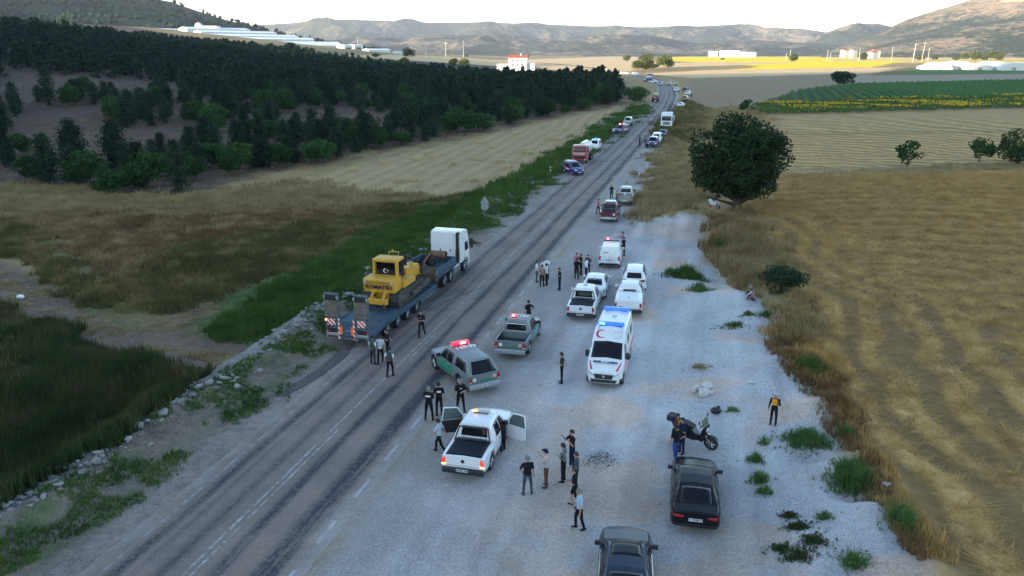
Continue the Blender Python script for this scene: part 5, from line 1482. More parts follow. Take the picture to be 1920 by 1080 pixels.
# ambulance
def ambulance(px, py, az):
    r = empty("ambulance", label="white ambulance with blue light bars and red crescent facing the camera", cat="ambulance")
    L, w = 5.8, 1.02; R, h = -L / 2, L / 2
    ax = (R + 1.05, h - .95)
    sp = dict(plan=[(R, w * .95), (R + .05, w * .99), (R + .3, w), (h - .9, w), (h - .4, w * .93), (h - .12, w * .80), (h, w * .62)],
              belt=[(R, 1.42), (h - 1.3, 1.36), (h - .6, 1.10), (h - .1, .98), (h, .90)],
              top=[(R, 2.50), (R + .05, 2.60), (R + .2, 2.66), (h - 2.55, 2.66), (h - 2.35, 2.60), (h - 1.72, 2.10), (h - .92, 1.34), (h - .45, 1.20), (h - .08, 1.04), (h, .94)],
              low=[(R, .50), (R + .3, .38), (h - .4, .30), (h, .36)], tumble=.11, axles=ax, arch=.43, rw=.36, crown=.05)
    me, bv = loft(sp); link("body", me, r, [WHITE, UNDER])
    add_patch("windscreen", r, bv, 'top', [(h - .98, -.84), (h - .98, .84), (h - 1.70, .78), (h - 1.70, -.78)], GLASS, 8, 6)
    for s in (1, -1):
        add_patch("cab_window", r, bv, 'side', [(h - 1.18, 1.40), (h - 2.0, 1.40), (h - 2.0, 2.02), (h - 1.62, 2.0)], GLASS, 5, 4, side=s)
        add_patch("side_window", r, bv, 'side', [(h - 2.9, 1.62), (h - 3.6, 1.62), (h - 3.6, 2.08), (h - 2.9, 2.08)], GLASS, 3, 3, side=s)
        add_patch("side_window", r, bv, 'side', [(R + 1.5, 1.62), (R + .6, 1.62), (R + .6, 2.08), (R + 1.5, 2.08)], GLASS, 3, 3, side=s)
        add_patch("side_stripe", r, bv, 'side', [(h - .62, .84), (R + .1, .92), (R + .1, 1.24), (h - 1.0, 1.08)], RPRINT, 20, 4, .005, s)
        add_patch("head_lamp", r, bv, 'front', [(s * .80, .86), (s * .55, .76), (s * .55, .86), (s * .80, 1.02)], LAMP, 3, 2, .012)
        add_patch("bonnet_vent", r, bv, 'top', [(h - .66, s * .28), (h - .66, s * .66), (h - .76, s * .66), (h - .76, s * .28)], BLACK, 3, 1, .006)
        add_patch("corner_stripe", r, bv, 'front', [(s * .88, 1.28), (s * .82, 1.28), (s * .62, 1.06), (s * .72, 1.04)], mat("crimson_print", (.50, .01, .07), .5), 2, 5, .006)
        add_patch("tail_lamp", r, bv, 'rear', [(s * .96, .9), (s * .84, .9), (s * .84, 1.5), (s * .96, 1.5)], TAIL, 1, 3, .01)
        add_patch("door_seam", r, bv, 'side', [(h - 2.06, .5), (h - 2.045, .5), (h - 2.045, 2.1), (h - 2.06, 2.1)], BLACK, 1, 8, .002, s)
    g = add_patch("grille", r, bv, 'front', [(-.44, .60), (.44, .60), (.54, .86), (-.54, .86)], BLACK, 6, 4, .014)
    add_patch("front_bumper", r, bv, 'front', [(-.62, .40), (.62, .40), (.70, .57), (-.70, .57)], BLACK, 10, 3, .04)
    for s in (1, -1): add_patch("bumper_corner", r, bv, 'side', [(h - .40, .36), (h - .16, .40), (h - .16, .58), (h - .40, .56)], BLACK, 3, 3, .02, s)
    emblem("badge", r, bv, 'front', 0, .74, .075, CHROME, off=.03)
    pl = MB().box(h + .02, h + .035, -.26, .26, .44, .55).build("number_plate", PLATE, r)
    lettering("plate_text", "10 AZG 108", .11, frame((h + .039, 0, .495), (0, 1, 0), (0, 0, 1)), DPRINT, pl, .003)
    q = bv.ray_cast(Vector((h - .56, 0, 6)), Vector((0, 0, -1))); n = q[1] if q[1].z > 0 else -q[1]
    xd = Vector((0, 1, 0)); yd = n.cross(xd)
    lettering("bonnet_lettering", "AMBULANS", .25, frame(q[0] + n * .05, xd, yd), DPRINT, r, .006, mirror=True)
    # print above the windscreen
    emblem("red_crescent", r, bv, 'top', h - 2.06, -.45, .27, RPRINT, ring='crescent_r', off=.02)
    emblem("round_seal", r, bv, 'top', h - 2.06, .45, .25, mat("pale_grey_print", (.45, .47, .48), .5), ring=True, off=.02)
    emblem("seal_centre", r, bv, 'top', h - 2.06, .45, .10, mat("pale_grey_print", (.45, .47, .48), .5), ring=True, off=.02)
    lettering("roof_lettering", "112", .34, frame((R + 1.6, .02, 2.735), (-1, 0, 0), (0, -1, 0)), DPRINT, r, .004)
    beacon(r, h - 2.72, -.74, .74, 2.68, BLUEON, BLUEHOT, (-.68, -.30), .15, .30)
    beacon(r, R + .35, -.74, .74, 2.66, BLUEON, None, None, .15, .30)
    MB().box(R + 2.3, R + 2.9, -.25, .25, 2.66, 2.75, 0, .04).build("roof_vent", WHITE, r, .6)
    for s in (1, -1):
        MB().tube((h - 2.3, s * .6, 2.5), (h - 2.34, s * .62, 2.78), .012, .006, 4).build("antenna", BLACK, r)
        mb = MB(); mb.box(h - 1.38, h - 1.24, s * 1.10 - .09, s * 1.10 + .12, 1.32, 1.68, 0, .03); mb.tube((h - 1.3, s * .95, 1.40), (h - 1.3, s * 1.08, 1.42), .03, .03, 5)
        mb.build("mirror", BLACK, r, .6)
        for xa in ax: wheel(r, xa, s * (w - .14), .36, .24, s, STEEL)
    put(r, px, py, az, h)
ambulance(1131, 719, 194)
# foreground dark cars
car("black saloon with number plate, parked nearest the motor scooter", BLACKP, 1303, 990, 12, 'sedan', plate="11 GVM 01", L=4.7, W=1.85, roofglass=None)
r, bv, R, h, w = car("dark blue grey saloon cut off by the bottom edge", DARKBLUE, 1172, 1172, 8, 'sedan', L=4.7, W=1.83, roofglass=[(1.95, 2.72)])
for s in (1, -1): add_patch("roof_trim", r, bv, 'side', [(h - 1.62, .925), (R + .9, .955), (R + .9, .98), (h - 1.62, .95)], CHROME, 10, 1, .012, s)
# along the road behind
r, bv, R, h, w, cr = pickup("dark red pickup with blue roof bars, stopped on the right edge of the road", DARKRED, 1140, 412, 12, 'tonneau', far=True, plate="16", rails=CHROME, bumper=GREYP)
add_patch("tailgate_sticker", r, bv, 'rear', [(-.72, .82), (-.48, .82), (-.48, 1.0), (-.72, 1.0)], WPRINT, 2, 2, .006)
MB().box(cr + .5, cr + 1.6, -.55, .55, 1.86, 1.90, 0, .02).build("roof_rack", GREYP, r)
pickup("light grey pickup with people working at its tailgate", GREYP, 1171, 379, 12, 'open', far=True, bumper=GREYP, rails=BLACK)
def gendarme(r, bv, R, h, w, zz=(.62, .92)):
    for s in (1, -1):
        add_patch("red_stripe", r, bv, 'side', [(h - 1.2, zz[0]), (R + .5, zz[0] + .02), (R + .5, zz[1]), (h - 1.6, zz[1] - .04)], RPRINT, 10, 3, .005, s)
        add_patch("stripe_lettering", r, bv, 'side', [(h - 2.0, zz[0] + .09), (R + 1.3, zz[0] + .09), (R + 1.3, zz[1] - .11), (h - 2.0, zz[1] - .11)], WPRINT, 8, 1, .009, s)
r, bv, R, h, w = car("navy blue patrol car with red side stripe, slanted on the left shoulder", NAVY, 1087, 325, 160, 'van_glass', 'front', True, "patrol_car"); gendarme(r, bv, R, h, w)
MB().box(h + .0, h + .02, -.26, .26, .45, .56).build("number_plate", PLATE, r)
r, bv, R, h, w = car("white compact van with blue beacon behind the red water tanker", WHITE, 1112, 279, 195, 'van_glass', 'front', True, "compact_van", cat="van")
beacon(r, h - 2.2, -.05, .40, 1.86, BLUEON, BLUEHOT, (.05, .3), .18, .3)
r, bv, R, h, w = car("navy blue patrol van with glowing red beacon, on the left shoulder", NAVY, 1156, 248, 212, 'van_glass', 'front', True, "patrol_van", cat="van", L=5.0, W=1.95); gendarme(r, bv, R, h, w)
beacon(r, h - 2.2, -.4, .4, 1.86, REDON, REDHOT, (-.38, .0), .18, .3)
MB().box(R + .6, h - 2.6, -.62, .62, 1.88, 1.90, 0).build("white_roof_panel", WHITE, r)
pickup("dark grey pickup parked behind the navy patrol van", GREYP, 1175, 233, 195, 'canopy', 'front', True)
car("dark car squeezed between the white lorry and the white van", DARKBLUE, 1241, 255, 195, 'sedan', 'front', True)
car("white van behind the blue patrol pickup on the right shoulder", WHITE, 1229, 266, 195, 'van_glass', 'front', True, "white_van", cat="van", L=4.9, W=1.95)
r, bv, R, h, w, cr = pickup("blue patrol pickup with white bonnet stripes facing the camera on the right shoulder", NAVY, 1222, 274, 195, 'canopy', 'front', True, bumper=GREYP)
for s in (1, -1): add_patch("bonnet_stripe", r, bv, 'top', [(h - .5, s * .25), (h - .5, s * .55), (h - 1.3, s * .5), (h - 1.3, s * .22)], WPRINT, 4, 2, .006)
emblem("badge", r, bv, 'front', 0, .78, .08, RPRINT, off=.03)
# far queue of the bend
car("white hatchback nearest on the far right shoulder", WHITE, 1274, 199, 22, 'sedan', 'rear', True)
car("tan car just behind the white hatchback on the far shoulder", paint("tan_paint", (.30, .20, .10)), 1283, 187, 25, 'suv', 'rear', True)
car("white sport utility car with open tailgate on the far shoulder", WHITE, 1288, 177, 25, 'suv', 'rear', True)
car("dark small car at the head of the far shoulder row", DARKBLUE, 1283, 169, 28, 'sedan', 'rear', True)
car("white saloon driving in the far right lane", WHITE, 1267, 170, 20, 'sedan', 'rear', True)
pickup("off white pickup turned across the road in the bend", paint("cream_paint", (.60, .52, .44)), 1249, 158, 84, 'open', 'rear', True)
car("grey car in the middle of the far bend, facing the camera", GREYP, 1237, 159, 200, 'suv', 'front', True)
car("white car on the far left edge of the bend", WHITE, 1216, 154, 300, 'sedan', 'front', True)
r, bv, R, h, w = car("far navy patrol van next to the white car in the bend", NAVY, 1207, 152, 250, 'van_glass', 'front', True, "patrol_van", cat="van"); gendarme(r, bv, R, h, w)
car("distant navy car behind the far patrol van", NAVY, 1211, 141.5, 260, 'sedan', 'front', True)
car("distant white car, leftmost in the sunlit queue", WHITE, 1158, 137, 110, 'sedan', 'rear', True)
car("distant white car, second from the left in the sunlit queue", WHITE, 1168, 138, 110, 'sedan', 'rear', True)
car("distant white car beside the far lorry in the sunlit queue", WHITE, 1185, 138, 110, 'sedan', 'rear', True)

for k, (px_, py_, lb) in enumerate(((1197, 141, "distant white car just past the far bend"), (1223, 144.5, "distant white car following the far navy car"), (1132, 133, "distant white car far left on the sunlit road"), (1146, 134.5, "distant grey car far left on the sunlit road"))):
    car(lb, GREYP if 'grey' in lb else WHITE, px_, py_, 108 if k > 1 else 285, 'sedan' if k % 2 else 'van', 'rear', True)
# ---------------------------------------------------------------- lorries
def tractor_unit(label, px, py, az, paint_m, name="lorry", ax=(-1.4, -.1), fx=3.1, cab=(1.9, 4.2), top=3.55, back=-2.4, anchor=None, load=None, far=False, facing=False):
    r = empty(name, label=label, cat="lorry")
    c0, c1 = cab
    mb = MB()
    prof = [(c0, 1.0), (c0, top - .10), (c0 + .12, top), (c0 + 1.1, top + .05), (c1 - .55, top - .12), (c1 - .12, 2.55), (c1, 1.55), (c1, .55), (c1 - .6, .50), (c1 - .62, 1.0)]
    n = len(prof)
    for s in (1, -1): pass
    vs = []
    for y, k in ((-1.25, 0), (-1.19, 1), (1.19, 1), (1.25, 0)):
        for x, z in prof:
            xx = x; zz = z
            if not k: xx = c0 + .04 + (x - c0) * .965; zz = z - (.06 if z > 2 else 0)
            vs.append((xx, y, zz))
    fs = []
    for a in range(3):
        fs += [(a * n + i, a * n + (i + 1) % n, (a + 1) * n + (i + 1) % n, (a + 1) * n + i) for i in range(n)]
    fs += [tuple(range(n)), tuple(range(4 * n - 1, 3 * n - 1, -1))]
    mb.add(vs, fs)
    cabo = mb.build("cab", paint_m, r, .5)
    bm = bmesh.new(); bm.from_mesh(cabo.data); bv = BVHTree.FromBMesh(bm); bm.free()
    add_patch("windscreen", cabo, bv, 'front', [(-1.08, 1.72), (1.08, 1.72), (1.02, 2.52), (-1.02, 2.52)], GLASS, 6, 5, .012)
    add_patch("sun_visor", cabo, bv, 'front', [(-1.05, 2.56), (1.05, 2.56), (1.0, 2.72), (-1.0, 2.72)], mat("visor", (.05, .05, .06), .3), 6, 2, .05)
    add_patch("grille", cabo, bv, 'front', [(-.75, .80), (.75, .80), (.80, 1.50), (-.80, 1.50)], mat("lorry_grille", (.20, .21, .22), .5), 6, 5, .012)
    add_patch("front_bumper", cabo, bv, 'front', [(-1.1, .56), (1.1, .56), (1.1, .78), (-1.1, .78)], BLACK if not far else paint_m, 6, 2, .03)
    emblem("badge", cabo, bv, 'front', 0, 1.25, .14, BLACK, off=.03)
    for s in (1, -1):
        add_patch("head_lamp", cabo, bv, 'front', [(s * 1.12, .62), (s * .78, .62), (s * .78, .76), (s * 1.12, .78)], LAMP, 2, 1, .04)
        add_patch("door_window", cabo, bv, 'side', [(c1 - .30, 1.75), (c1 - 1.15, 1.75), (c1 - 1.15, 2.50), (c1 - .48, 2.48)], GLASS, 4, 4, .01, s)
        add_patch("door_seam", cabo, bv, 'side', [(c1 - 1.24, 1.0), (c1 - 1.22, 1.0), (c1 - 1.22, 2.6), (c1 - 1.24, 2.6)], BLACK, 1, 4, .004, s)
        q = MB(); q.box(c1 + .02, c1 + .14, s * 1.42 - .11, s * 1.42 + .11, 1.75, 2.55, 0, .03); q.path([(c1 - .2, s * 1.2, 2.5), (c1 + .06, s * 1.42, 2.52)], .03, 5); q.path([(c1 - .2, s * 1.2, 1.85), (c1 + .06, s * 1.42, 1.83)], .03, 5)
        q.build("mirror", BLACK, r, .6)
        q = MB()
        for k in range(10):
            a0, a1 = math.pi * k / 10, math.pi * (k + 1) / 10
            for (ra, rb) in ((.58, .70),):
                pts = [(fx + ra * math.cos(a0), .52 + ra * math.sin(a0)), (fx + rb * math.cos(a0), .52 + rb * math.sin(a0)), (fx + rb * math.cos(a1), .52 + rb * math.sin(a1)), (fx + ra * math.cos(a1), .52 + ra * math.sin(a1))]
                q.prism(pts, s * 1.0, s * 1.26)
        q.build("wheel_guard", BLACK, r)
    # panel pressings on the rear wall of the cab
    q = MB(); q.box(c0 - .02, c0, -.55, .55, 1.7, 2.7, 0); q.box(c0 - .02, c0, -1.0, 1.0, 2.85, 2.93, 0)
    q.build("rear_panel", paint_m, cabo)
    q = MB(); q.box(c0 - .03, c0 - .001, .38, .48, 1.95, 2.10); q.box(c0 - .03, c0 - .001, -.48, -.38, 1.95, 2.10); q.build("rear_bracket", BLACK, cabo)
    q = MB(); q.tube((c0 - .16, -1.08, 1.1), (c0 - .16, -1.08, top - .15), .13, .13, 10); q.tube((c0 - .16, -1.08, top - .15), (c0 + .25, -1.12, top - .10), .14, .12, 10); q.box(c0 - .30, c0 - .02, -1.22, -.94, 1.3, 2.2, 0, .04)
    q.build("intake_stack", BLACK, r, .6)
    q = MB(); q.box(back, c1 - .7, .30, .42, .62, .90); q.box(back, c1 - .7, -.42, -.30, .62, .90); q.box(c0, c1 - .3, -.9, .9, .6, 1.0); q.box(back, back + .1, -1.1, 1.1, .6, .8)
    q.build("chassis", UNDER, r)
    for s in (1, -1): MB().box(c0 - 1.3, c0 + .2, s * .97 - .25, s * .97 + .25, .45, 1.05, 0, .12).build("fuel_tank", STEEL, r, .5)
    for x in ax:
        for s in (1, -1): wheel(r, x, s * .98, .52, .50, s, STEEL, True)
        q = MB()
    q = MB(); q.box(ax[0] - .65, ax[-1] + .65, .74, 1.26, 1.10, 1.15); q.box(ax[0] - .65, ax[-1] + .65, -1.26, -.74, 1.10, 1.15); q.build("mudguard", BLACK, r)
    for s in (1, -1): wheel(r, fx, s * 1.06, .52, .32, s, STEEL, True)
    return r, bv
TR_P = P(654, 652); TR_A = math.pi / 2 - math.radians(15.7)
def on_trailer(o, x, z=0):
    o.rotation_euler = (0, 0, TR_A); o.location = (TR_P.x + x * math.cos(TR_A), TR_P.y + x * math.sin(TR_A), .04 + z)
r, bv = tractor_unit("white lorry cab seen from behind, pulling the blue low loader", 0, 0, 0, WHITE, ax=(-1.25, .1), fx=3.45, cab=(2.2, 4.5), back=-2.2)
on_trailer(r, 14.85)
r, bv = tractor_unit("white lorry facing the camera on the far right lane", 0, 0, 0, WHITE, far=True)
q = MB(); q.box(-5.5, 1.5, -1.24, 1.24, 1.2, 2.3, 0, .03); q.build("load_body", mat("grey_load_body", (.28, .29, .30), .6), r)
for x in (-4.6, -3.4):
    for s in (1, -1): wheel(r, x, s * .98, .52, .5, s, STEEL, True)
put(r, 1249, 238, 195, 4.2)

# low loader
BLUE = nmat("trailer_blue", [(.3, (.022, .055, .090)), (.6, (.035, .082, .125)), (.8, (.08, .09, .09))], scale=1.2, rough=.55, detail=7, spec=.4)
DECK = nmat("deck_plate", [(.32, (.022, .050, .072)), (.52, (.036, .075, .10)), (.68, (.12, .085, .06))], scale=1.0, rough=.7, detail=8)
WOOD = nmat("weathered_plank", [(.3, (.075, .062, .052)), (.7, (.21, .18, .155))], scale=3, rough=.9, stretch=(8, 1, 1), detail=7)
MESHM = mat("dark_mesh", (.02, .02, .022), .6)
def stripes(name, c1, c2, sc, ang):
    m, nt, b = _m(name); N_, L_ = nt.nodes, nt.links
    tc = N_.new("ShaderNodeTexCoord"); mp = N_.new("ShaderNodeMapping"); mp.inputs["Rotation"].default_value = (ang, 0, 0)
    wv = N_.new("ShaderNodeTexWave"); wv.bands_direction = 'Y'; wv.inputs["Scale"].default_value = sc
    gt = N_.new("ShaderNodeMath"); gt.operation = 'GREATER_THAN'; gt.inputs[1].default_value = .5
    mx = N_.new("ShaderNodeMix"); mx.data_type = 'RGBA'; mx.inputs[6].default_value = (*c1, 1); mx.inputs[7].default_value = (*c2, 1)
    L_.new(tc.outputs["Object"], mp.inputs[0]); L_.new(mp.outputs[0], wv.inputs[0]); L_.new(wv.outputs[0], gt.inputs[0]); L_.new(gt.outputs[0], mx.inputs[0]); L_.new(mx.outputs[2], b.inputs["Base Color"])
    b.inputs["Roughness"].default_value = .5
    return m
STRIPE = stripes("red_white_stripes", (.60, .04, .02), (.72, .70, .68), 1.5, math.radians(45))
def low_loader():
    t = empty("low_loader_trailer", label="blue low loader trailer with two raised loading ramps, carrying the bulldozer", cat="trailer")
    W2 = 1.5
    q = MB(); q.prism([(.0, .55), (.0, .72), (1.7, 1.02), (10.9, 1.02), (11.3, 1.45), (15.5, 1.45), (15.5, 1.28), (11.5, 1.25), (11.1, .72), (1.7, .72)], -W2, W2)
    q.build("deck", DECK, t)
    for s in (1, -1):
        q = MB(); q.prism([(0.05, .50), (.05, .78), (1.7, 1.08), (10.9, 1.08), (11.0, .70), (1.7, .78)], s * W2, s * (W2 + .06)); q.build("side_beam", BLUE, t)
        q = MB(); q.box(7.9, 10.6, s * (W2 + .06) - (.03 if s < 0 else 0), s * (W2 + .06) + (.03 if s > 0 else 0), .60, .64)
        for k in range(6): q.box(8.0 + k * .5, 8.06 + k * .5, s * (W2 + .03) - .03, s * (W2 + .03) + .03, .60, .80)
        q.build("under_guard", CHROME, t)
        for k, x in enumerate((2.5, 4.1, 5.7, 7.3)):
            wheel(t, x, s * 1.28, .43, .50, s, STEEL, True)
            g = MB()
            for i in range(8):
                a0, a1 = math.pi * i / 8, math.pi * (i + 1) / 8
                g.prism([(x + ra * math.cos(a), .43 + ra * math.sin(a)) for ra, a in ((.50, a0), (.55, a0), (.55, a1), (.50, a1))], s * 1.0, s * 1.58)
            g.build("wheel_guard", BLACK, t)
        # drop-side boards on the gooseneck
        for k in range(3):
            MB().box(11.6 + k * 1.3, 12.86 + k * 1.3, s * 1.44 - .025, s * 1.44 + .025, 1.46, 1.95, 0, .01).build("side_board", BLUE, t)
        MB().box(11.55, 15.5, s * 1.44 - .04, s * 1.44 + .04, 1.955, 2.0).build("board_rail", BLUE, t)
        # loading ramps folded upright, with planks
        ry = s * .98
        q = MB(); q.box(-.05, .12, ry - .46, ry - .38, .95, 3.35); q.box(-.05, .12, ry + .38, ry + .46, .95, 3.35); q.box(-.05, .12, ry - .46, ry + .46, 3.27, 3.37); q.box(-.05, .12, ry - .46, ry + .46, 1.85, 1.92)
        rp = q.build("ramp", mat("ramp_steel", (.07, .09, .11), .6), t)
        for k in range(4):
            MB().box(-.085, -.03, ry - .44, ry + .44, 1.95 + k * .25, 2.18 + k * .25, 0, .012).build("plank", WOOD, rp)
        q = MB()
        for k in range(4): q.box(.0, .05, ry - .37 + k * .2, ry - .22 + k * .2, 2.97, 3.26)
        q.build("ramp_grid", MESHM, rp)
        for e in (-1, 1): MB().box(-.10, -.04, ry + e * .42 - .05, ry + e * .42 + .05, 3.05, 3.25).build("ramp_hook", GREYP, rp)
        MB().box(-.12, -.09, ry + s * .02 - .26, ry + s * .02 + .26, 1.38, 1.80).build("warning_board", STRIPE, rp)
        MB().box(-.15, -.10, ry - s * .48 - .05, ry - s * .48 + .05, .55, 1.85).build("striped_post", STRIPE, rp)
        MB().box(-.13, -.09, ry - s * .58 - .09, ry - s * .58 + .09, .85, 1.35).build("orange_reflector", mat("orange_reflector", (.75, .12, .02), .4, emit=(1, .16, .02), estr=.06), t)
        q = MB(); q.box(-.06, .08, ry - .40, ry - .34, .45, 1.0); q.box(-.06, .08, ry + .34, ry + .40, .45, 1.0); q.box(-.08, .05, ry - .4, ry + .4, .72, .86); q.build("ramp_foot", GREYP, rp)
        q = MB(); q.box(-.11, -.06, ry - .3, ry + .3, .90, 1.2); q.build("lamp_housing", BLACK, rp)
        MB().box(-.13, -.11, ry + s * .12, ry + s * .26, .98, 1.12).build("tail_lamp", TAIL, rp)
    MB().ball((-.14, .98 + .36, 1.72), .06, 8).build("marker_lamp", AMBER, t)
    MB().box(-.02, .03, -.52, .52, .50, .60).build("rear_sill", CHROME, t)
    lettering("deck_lettering", "KACKA", .22, frame((.55, .0, .833), (0, -1, 0), (.985, 0, .17)), mat("pale_blue_print", (.25, .42, .52), .6), t, .003)
    q = MB(); q.box(15.46, 15.52, -1.44, 1.44, 1.46, 1.95, 0, .01); q.build("head_board", BLUE, t)
    MB().box(11.52, 11.58, -1.42, 1.42, 1.46, 1.95, 0, .01).build("rear_board", GREYP, t)
    lettering("board_lettering", "LIDER", .30, frame((11.515, -.5, 1.70), (0, -1, 0), (0, 0, 1)), RPRINT, t, .006)
    for k, (x, y, l) in enumerate(((12.6, .5, .9), (13.4, -.3, 1.1), (14.3, .4, 1.0))):
        MB().lathe([(.42, -.12), (.47, 0), (.42, .12), (.24, .12), (.24, -.12), (.42, -.12)], 16, 'y', (x, y, 1.92)).build("stowed_tyre", RUBBER, t, .6)
    q = MB(); q.tube((12.0, -.2, 2.35), (14.9, .3, 2.42), .07, .07, 8); q.tube((12.1, -.2, 1.5), (12.1, -.2, 2.36), .05, .05); q.tube((14.6, .28, 1.5), (14.6, .28, 2.4), .05, .05); q.lathe([(.28, -.6), (.30, -.5), (.30, .5), (.28, .6), (.001, .6)], 12, 'y', (14.5, -.4, 2.3)); q.build("pipe_rack", nmat("rusty_pipe", [(.3, (.10, .05, .03)), (.7, (.22, .11, .06))], scale=4), t, .6)
    on_trailer(t, 0)
low_loader()

YEL = nmat("dozer_yellow", [(.30, (.60, .32, .03)), (.60, (.54, .29, .035)), (.80, (.26, .17, .07))], scale=1.1, rough=.5, detail=8, spec=.4)
MUD = nmat("muddy_steel", [(.3, (.035, .032, .03)), (.6, (.10, .085, .072)), (.8, (.20, .16, .12))], scale=2.5, rough=.85, detail=8)
TRK = nmat("track_steel", [(.3, (.022, .022, .024)), (.7, (.085, .078, .072))], scale=5, rough=.7, detail=5)
def bulldozer():
    d = empty("bulldozer", label="yellow bulldozer seen from behind, standing on the blue low loader", cat="bulldozer")
    # x forward, ground of the machine at z=0; tracks from -2.3 to 2.5
    q = MB(); q.prism([(-2.0, .55), (-2.0, 1.35), (2.6, 1.35), (2.9, .75), (2.5, .45), (-1.6, .45)], -.52, .52); q.build("hull", YEL, d)
    q = MB()
    q.prism([(-2.45, 1.10), (-2.62, 1.95), (-2.50, 2.02), (-1.35, 2.02), (-1.35, 1.10)], -1.08, 1.08); tk = q.build("fuel_tank", YEL, d)
    lettering("tank_lettering", "KOMATSU", .40, frame((-2.556, 0, 1.47), (0, -1, 0), (-.194, 0, .981)), mat("navy_print", (.01, .012, .05), .5), tk, .016)
    MB().box(-2.66, -2.62, -.9, .9, 1.78, 1.80).build("tank_line", mat("navy_print", (.01, .012, .05), .5), tk)
    for s in (1, -1): MB().box(-2.62, -2.56, s * .94 - .09, s * .94 + .09, 1.72, 1.92).build("work_lamp", LAMP, tk)
    q = MB(); q.prism([(.55, 1.35), (.55, 1.98), (2.75, 1.80), (2.95, 1.62), (2.95, 1.0), (2.6, 1.0)], -.62, .62); hd = q.build("engine_hood", YEL, d)
    q = MB(); q.box(2.94, 2.98, -.50, .50, 1.05, 1.70); q.build("radiator_grille", BLACK, hd)
    q = MB(); q.tube((1.6, .30, 2.05), (1.6, .30, 2.85), .09, .09, 10); q.tube((1.2, -.30, 2.05), (1.2, -.30, 2.6), .12, .12, 10); q.lathe([(.20, 2.5), (.20, 2.75), (.12, 2.8)], 12, 'z', (1.2, -.3, 0)); q.build("exhaust_stack", BLACK, hd, .6)
    # fenders and side decks
    for s in (1, -1):
        q = MB(); q.prism([(-1.35, 1.18), (-1.35, 1.60), (-.2, 1.62), (.6, 1.50), (.6, 1.18)], s * .55, s * 1.28); q.build("fender", YEL, d)
        # track: one loop of shoes round sprocket and idler
        loop = []
        x0, x1, r0, r1, zc = -1.75, 1.95, .52, .46, .54
        for k in range(13): a = math.pi / 2 + math.pi * k / 12; loop.append((x0 + r0 * math.cos(a), zc + .02 + r0 * math.sin(a)))
        for k in range(1, 17): u = k / 17; loop.append((x0 + (x1 - x0) * u, .02 + .03 * u))
        for k in range(13): a = -math.pi / 2 + math.pi * k / 12; loop.append((x1 + r1 * math.cos(a), zc - .03 + r1 * math.sin(a)))
        for k in range(1, 17): u = k / 17; loop.append((x1 + (x0 - x1) * u, zc + r1 + (r0 - r1 + .04) * u - .05 * math.sin(math.pi * u)))
        tr = empty_tr = None
        q = MB(); n = len(loop)
        q.prism(loop, s * .62 if s > 0 else -1.18, s * 1.18 if s > 0 else -.62, 0)
        trk = q.build("track", TRK, d)
        for k in range(0, n):
            a, b_ = Vector((loop[k][0], 0, loop[k][1])), Vector((loop[(k + 1) % n][0], 0, loop[(k + 1) % n][1]))
            dd = (b_ - a); 
            if dd.length < .05: continue
            dd.normalize(); nn = Vector((dd.z, 0, -dd.x)); c = (a + b_) / 2
            if nn.dot(c - Vector(((x0 + x1) / 2, 0, zc))) < 0: nn = -nn
            pts = [c - dd * .085, c + dd * .085, c + dd * .07 + nn * .035, c - dd * .02 + nn * .035, c - dd * .04 + nn * .075, c - dd * .075 + nn * .075]
            MB().prism([(p.x, p.z) for p in pts], s * .57, s * 1.23).build("track_shoe", TRK, trk)
        q = MB()
        for xx, rr in ((x0, .42), (x1, .36)): q.lathe([(rr, s * 1.19), (rr * .9, s * 1.22), (rr * .35, s * 1.20), (.001, s * 1.24)], 16, 'y', (xx, 0, zc))
        for k in range(6): q.lathe([(.15, s * 1.19), (.13, s * 1.22), (.001, s * 1.22)], 10, 'y', (-1.15 + k * .48, 0, .22))
        q.box(-1.3, 1.6, s * 1.19 - .02, s * 1.19 + .02, .34, .62); q.build("track_frame", MUD, d, .6)
        # blade arms
        q = MB(); q.prism([(-.3, .35), (-.3, .62), (2.9, .80), (2.9, .45)], s * 1.26, s * 1.48); q.build("push_arm", MUD, d)
        q = MB(); q.tube((1.9, s * .45, 1.75), (3.0, s * .62, .9), .10, .07, 8); q.tube((1.9, s * .45, 1.55), (1.9, s * .45, 2.1), .12, .12, 8); q.build("lift_cylinder", YEL, d, .6)
    # blade in front
    bl = [(3.25, .15), (3.05, .55), (3.0, .95), (3.12, 1.45), (3.22, 1.45), (3.12, .95), (3.16, .58), (3.35, .15)]
    MB().prism(bl, -1.85, 1.85).build("blade", MUD, d)
    # cab with roll-over frame
    q = MB(); q.box(-1.30, .10, -.70, .70, 1.55, 2.88, 0, .05); cb = q.build("cab", mat("cab_black", (.012, .013, .015), .35), d, .5)
    MB().box(-1.325, -1.30, -.62, .62, 1.72, 2.78).build("rear_window", mat("tinted_window", (.004, .004, .006), .12, 0, .6), cb)
    MB().box(-1.0, 0, -.71, -.703, 2.0, 2.8).build("side_window", GLASS, cb); MB().box(-1.0, 0, .703, .71, 2.0, 2.8).build("side_window", GLASS, cb)
    q = MB(); q.box(-1.50, -.30, -.90, .90, 2.92, 3.10, 0, .05)
    for s in (1, -1): q.prism([(-1.48, 1.55), (-1.48, 2.95), (-1.20, 2.95), (-1.20, 1.55)], s * .74, s * .88)
    q.build("roll_over_frame", YEL, d)
    q = MB(); q.path([(-.3, .2, 3.12), (-.3, .2, 3.35), (-.3, -.5, 3.35), (-.3, -.5, 3.12)], .03, 6); q.tube((-.3, -.1, 3.35), (-.3, -.1, 3.48), .06, .06, 8); q.build("roof_rail", YEL, d)
    # crescent and star sticker on the window
    V, F = [], []
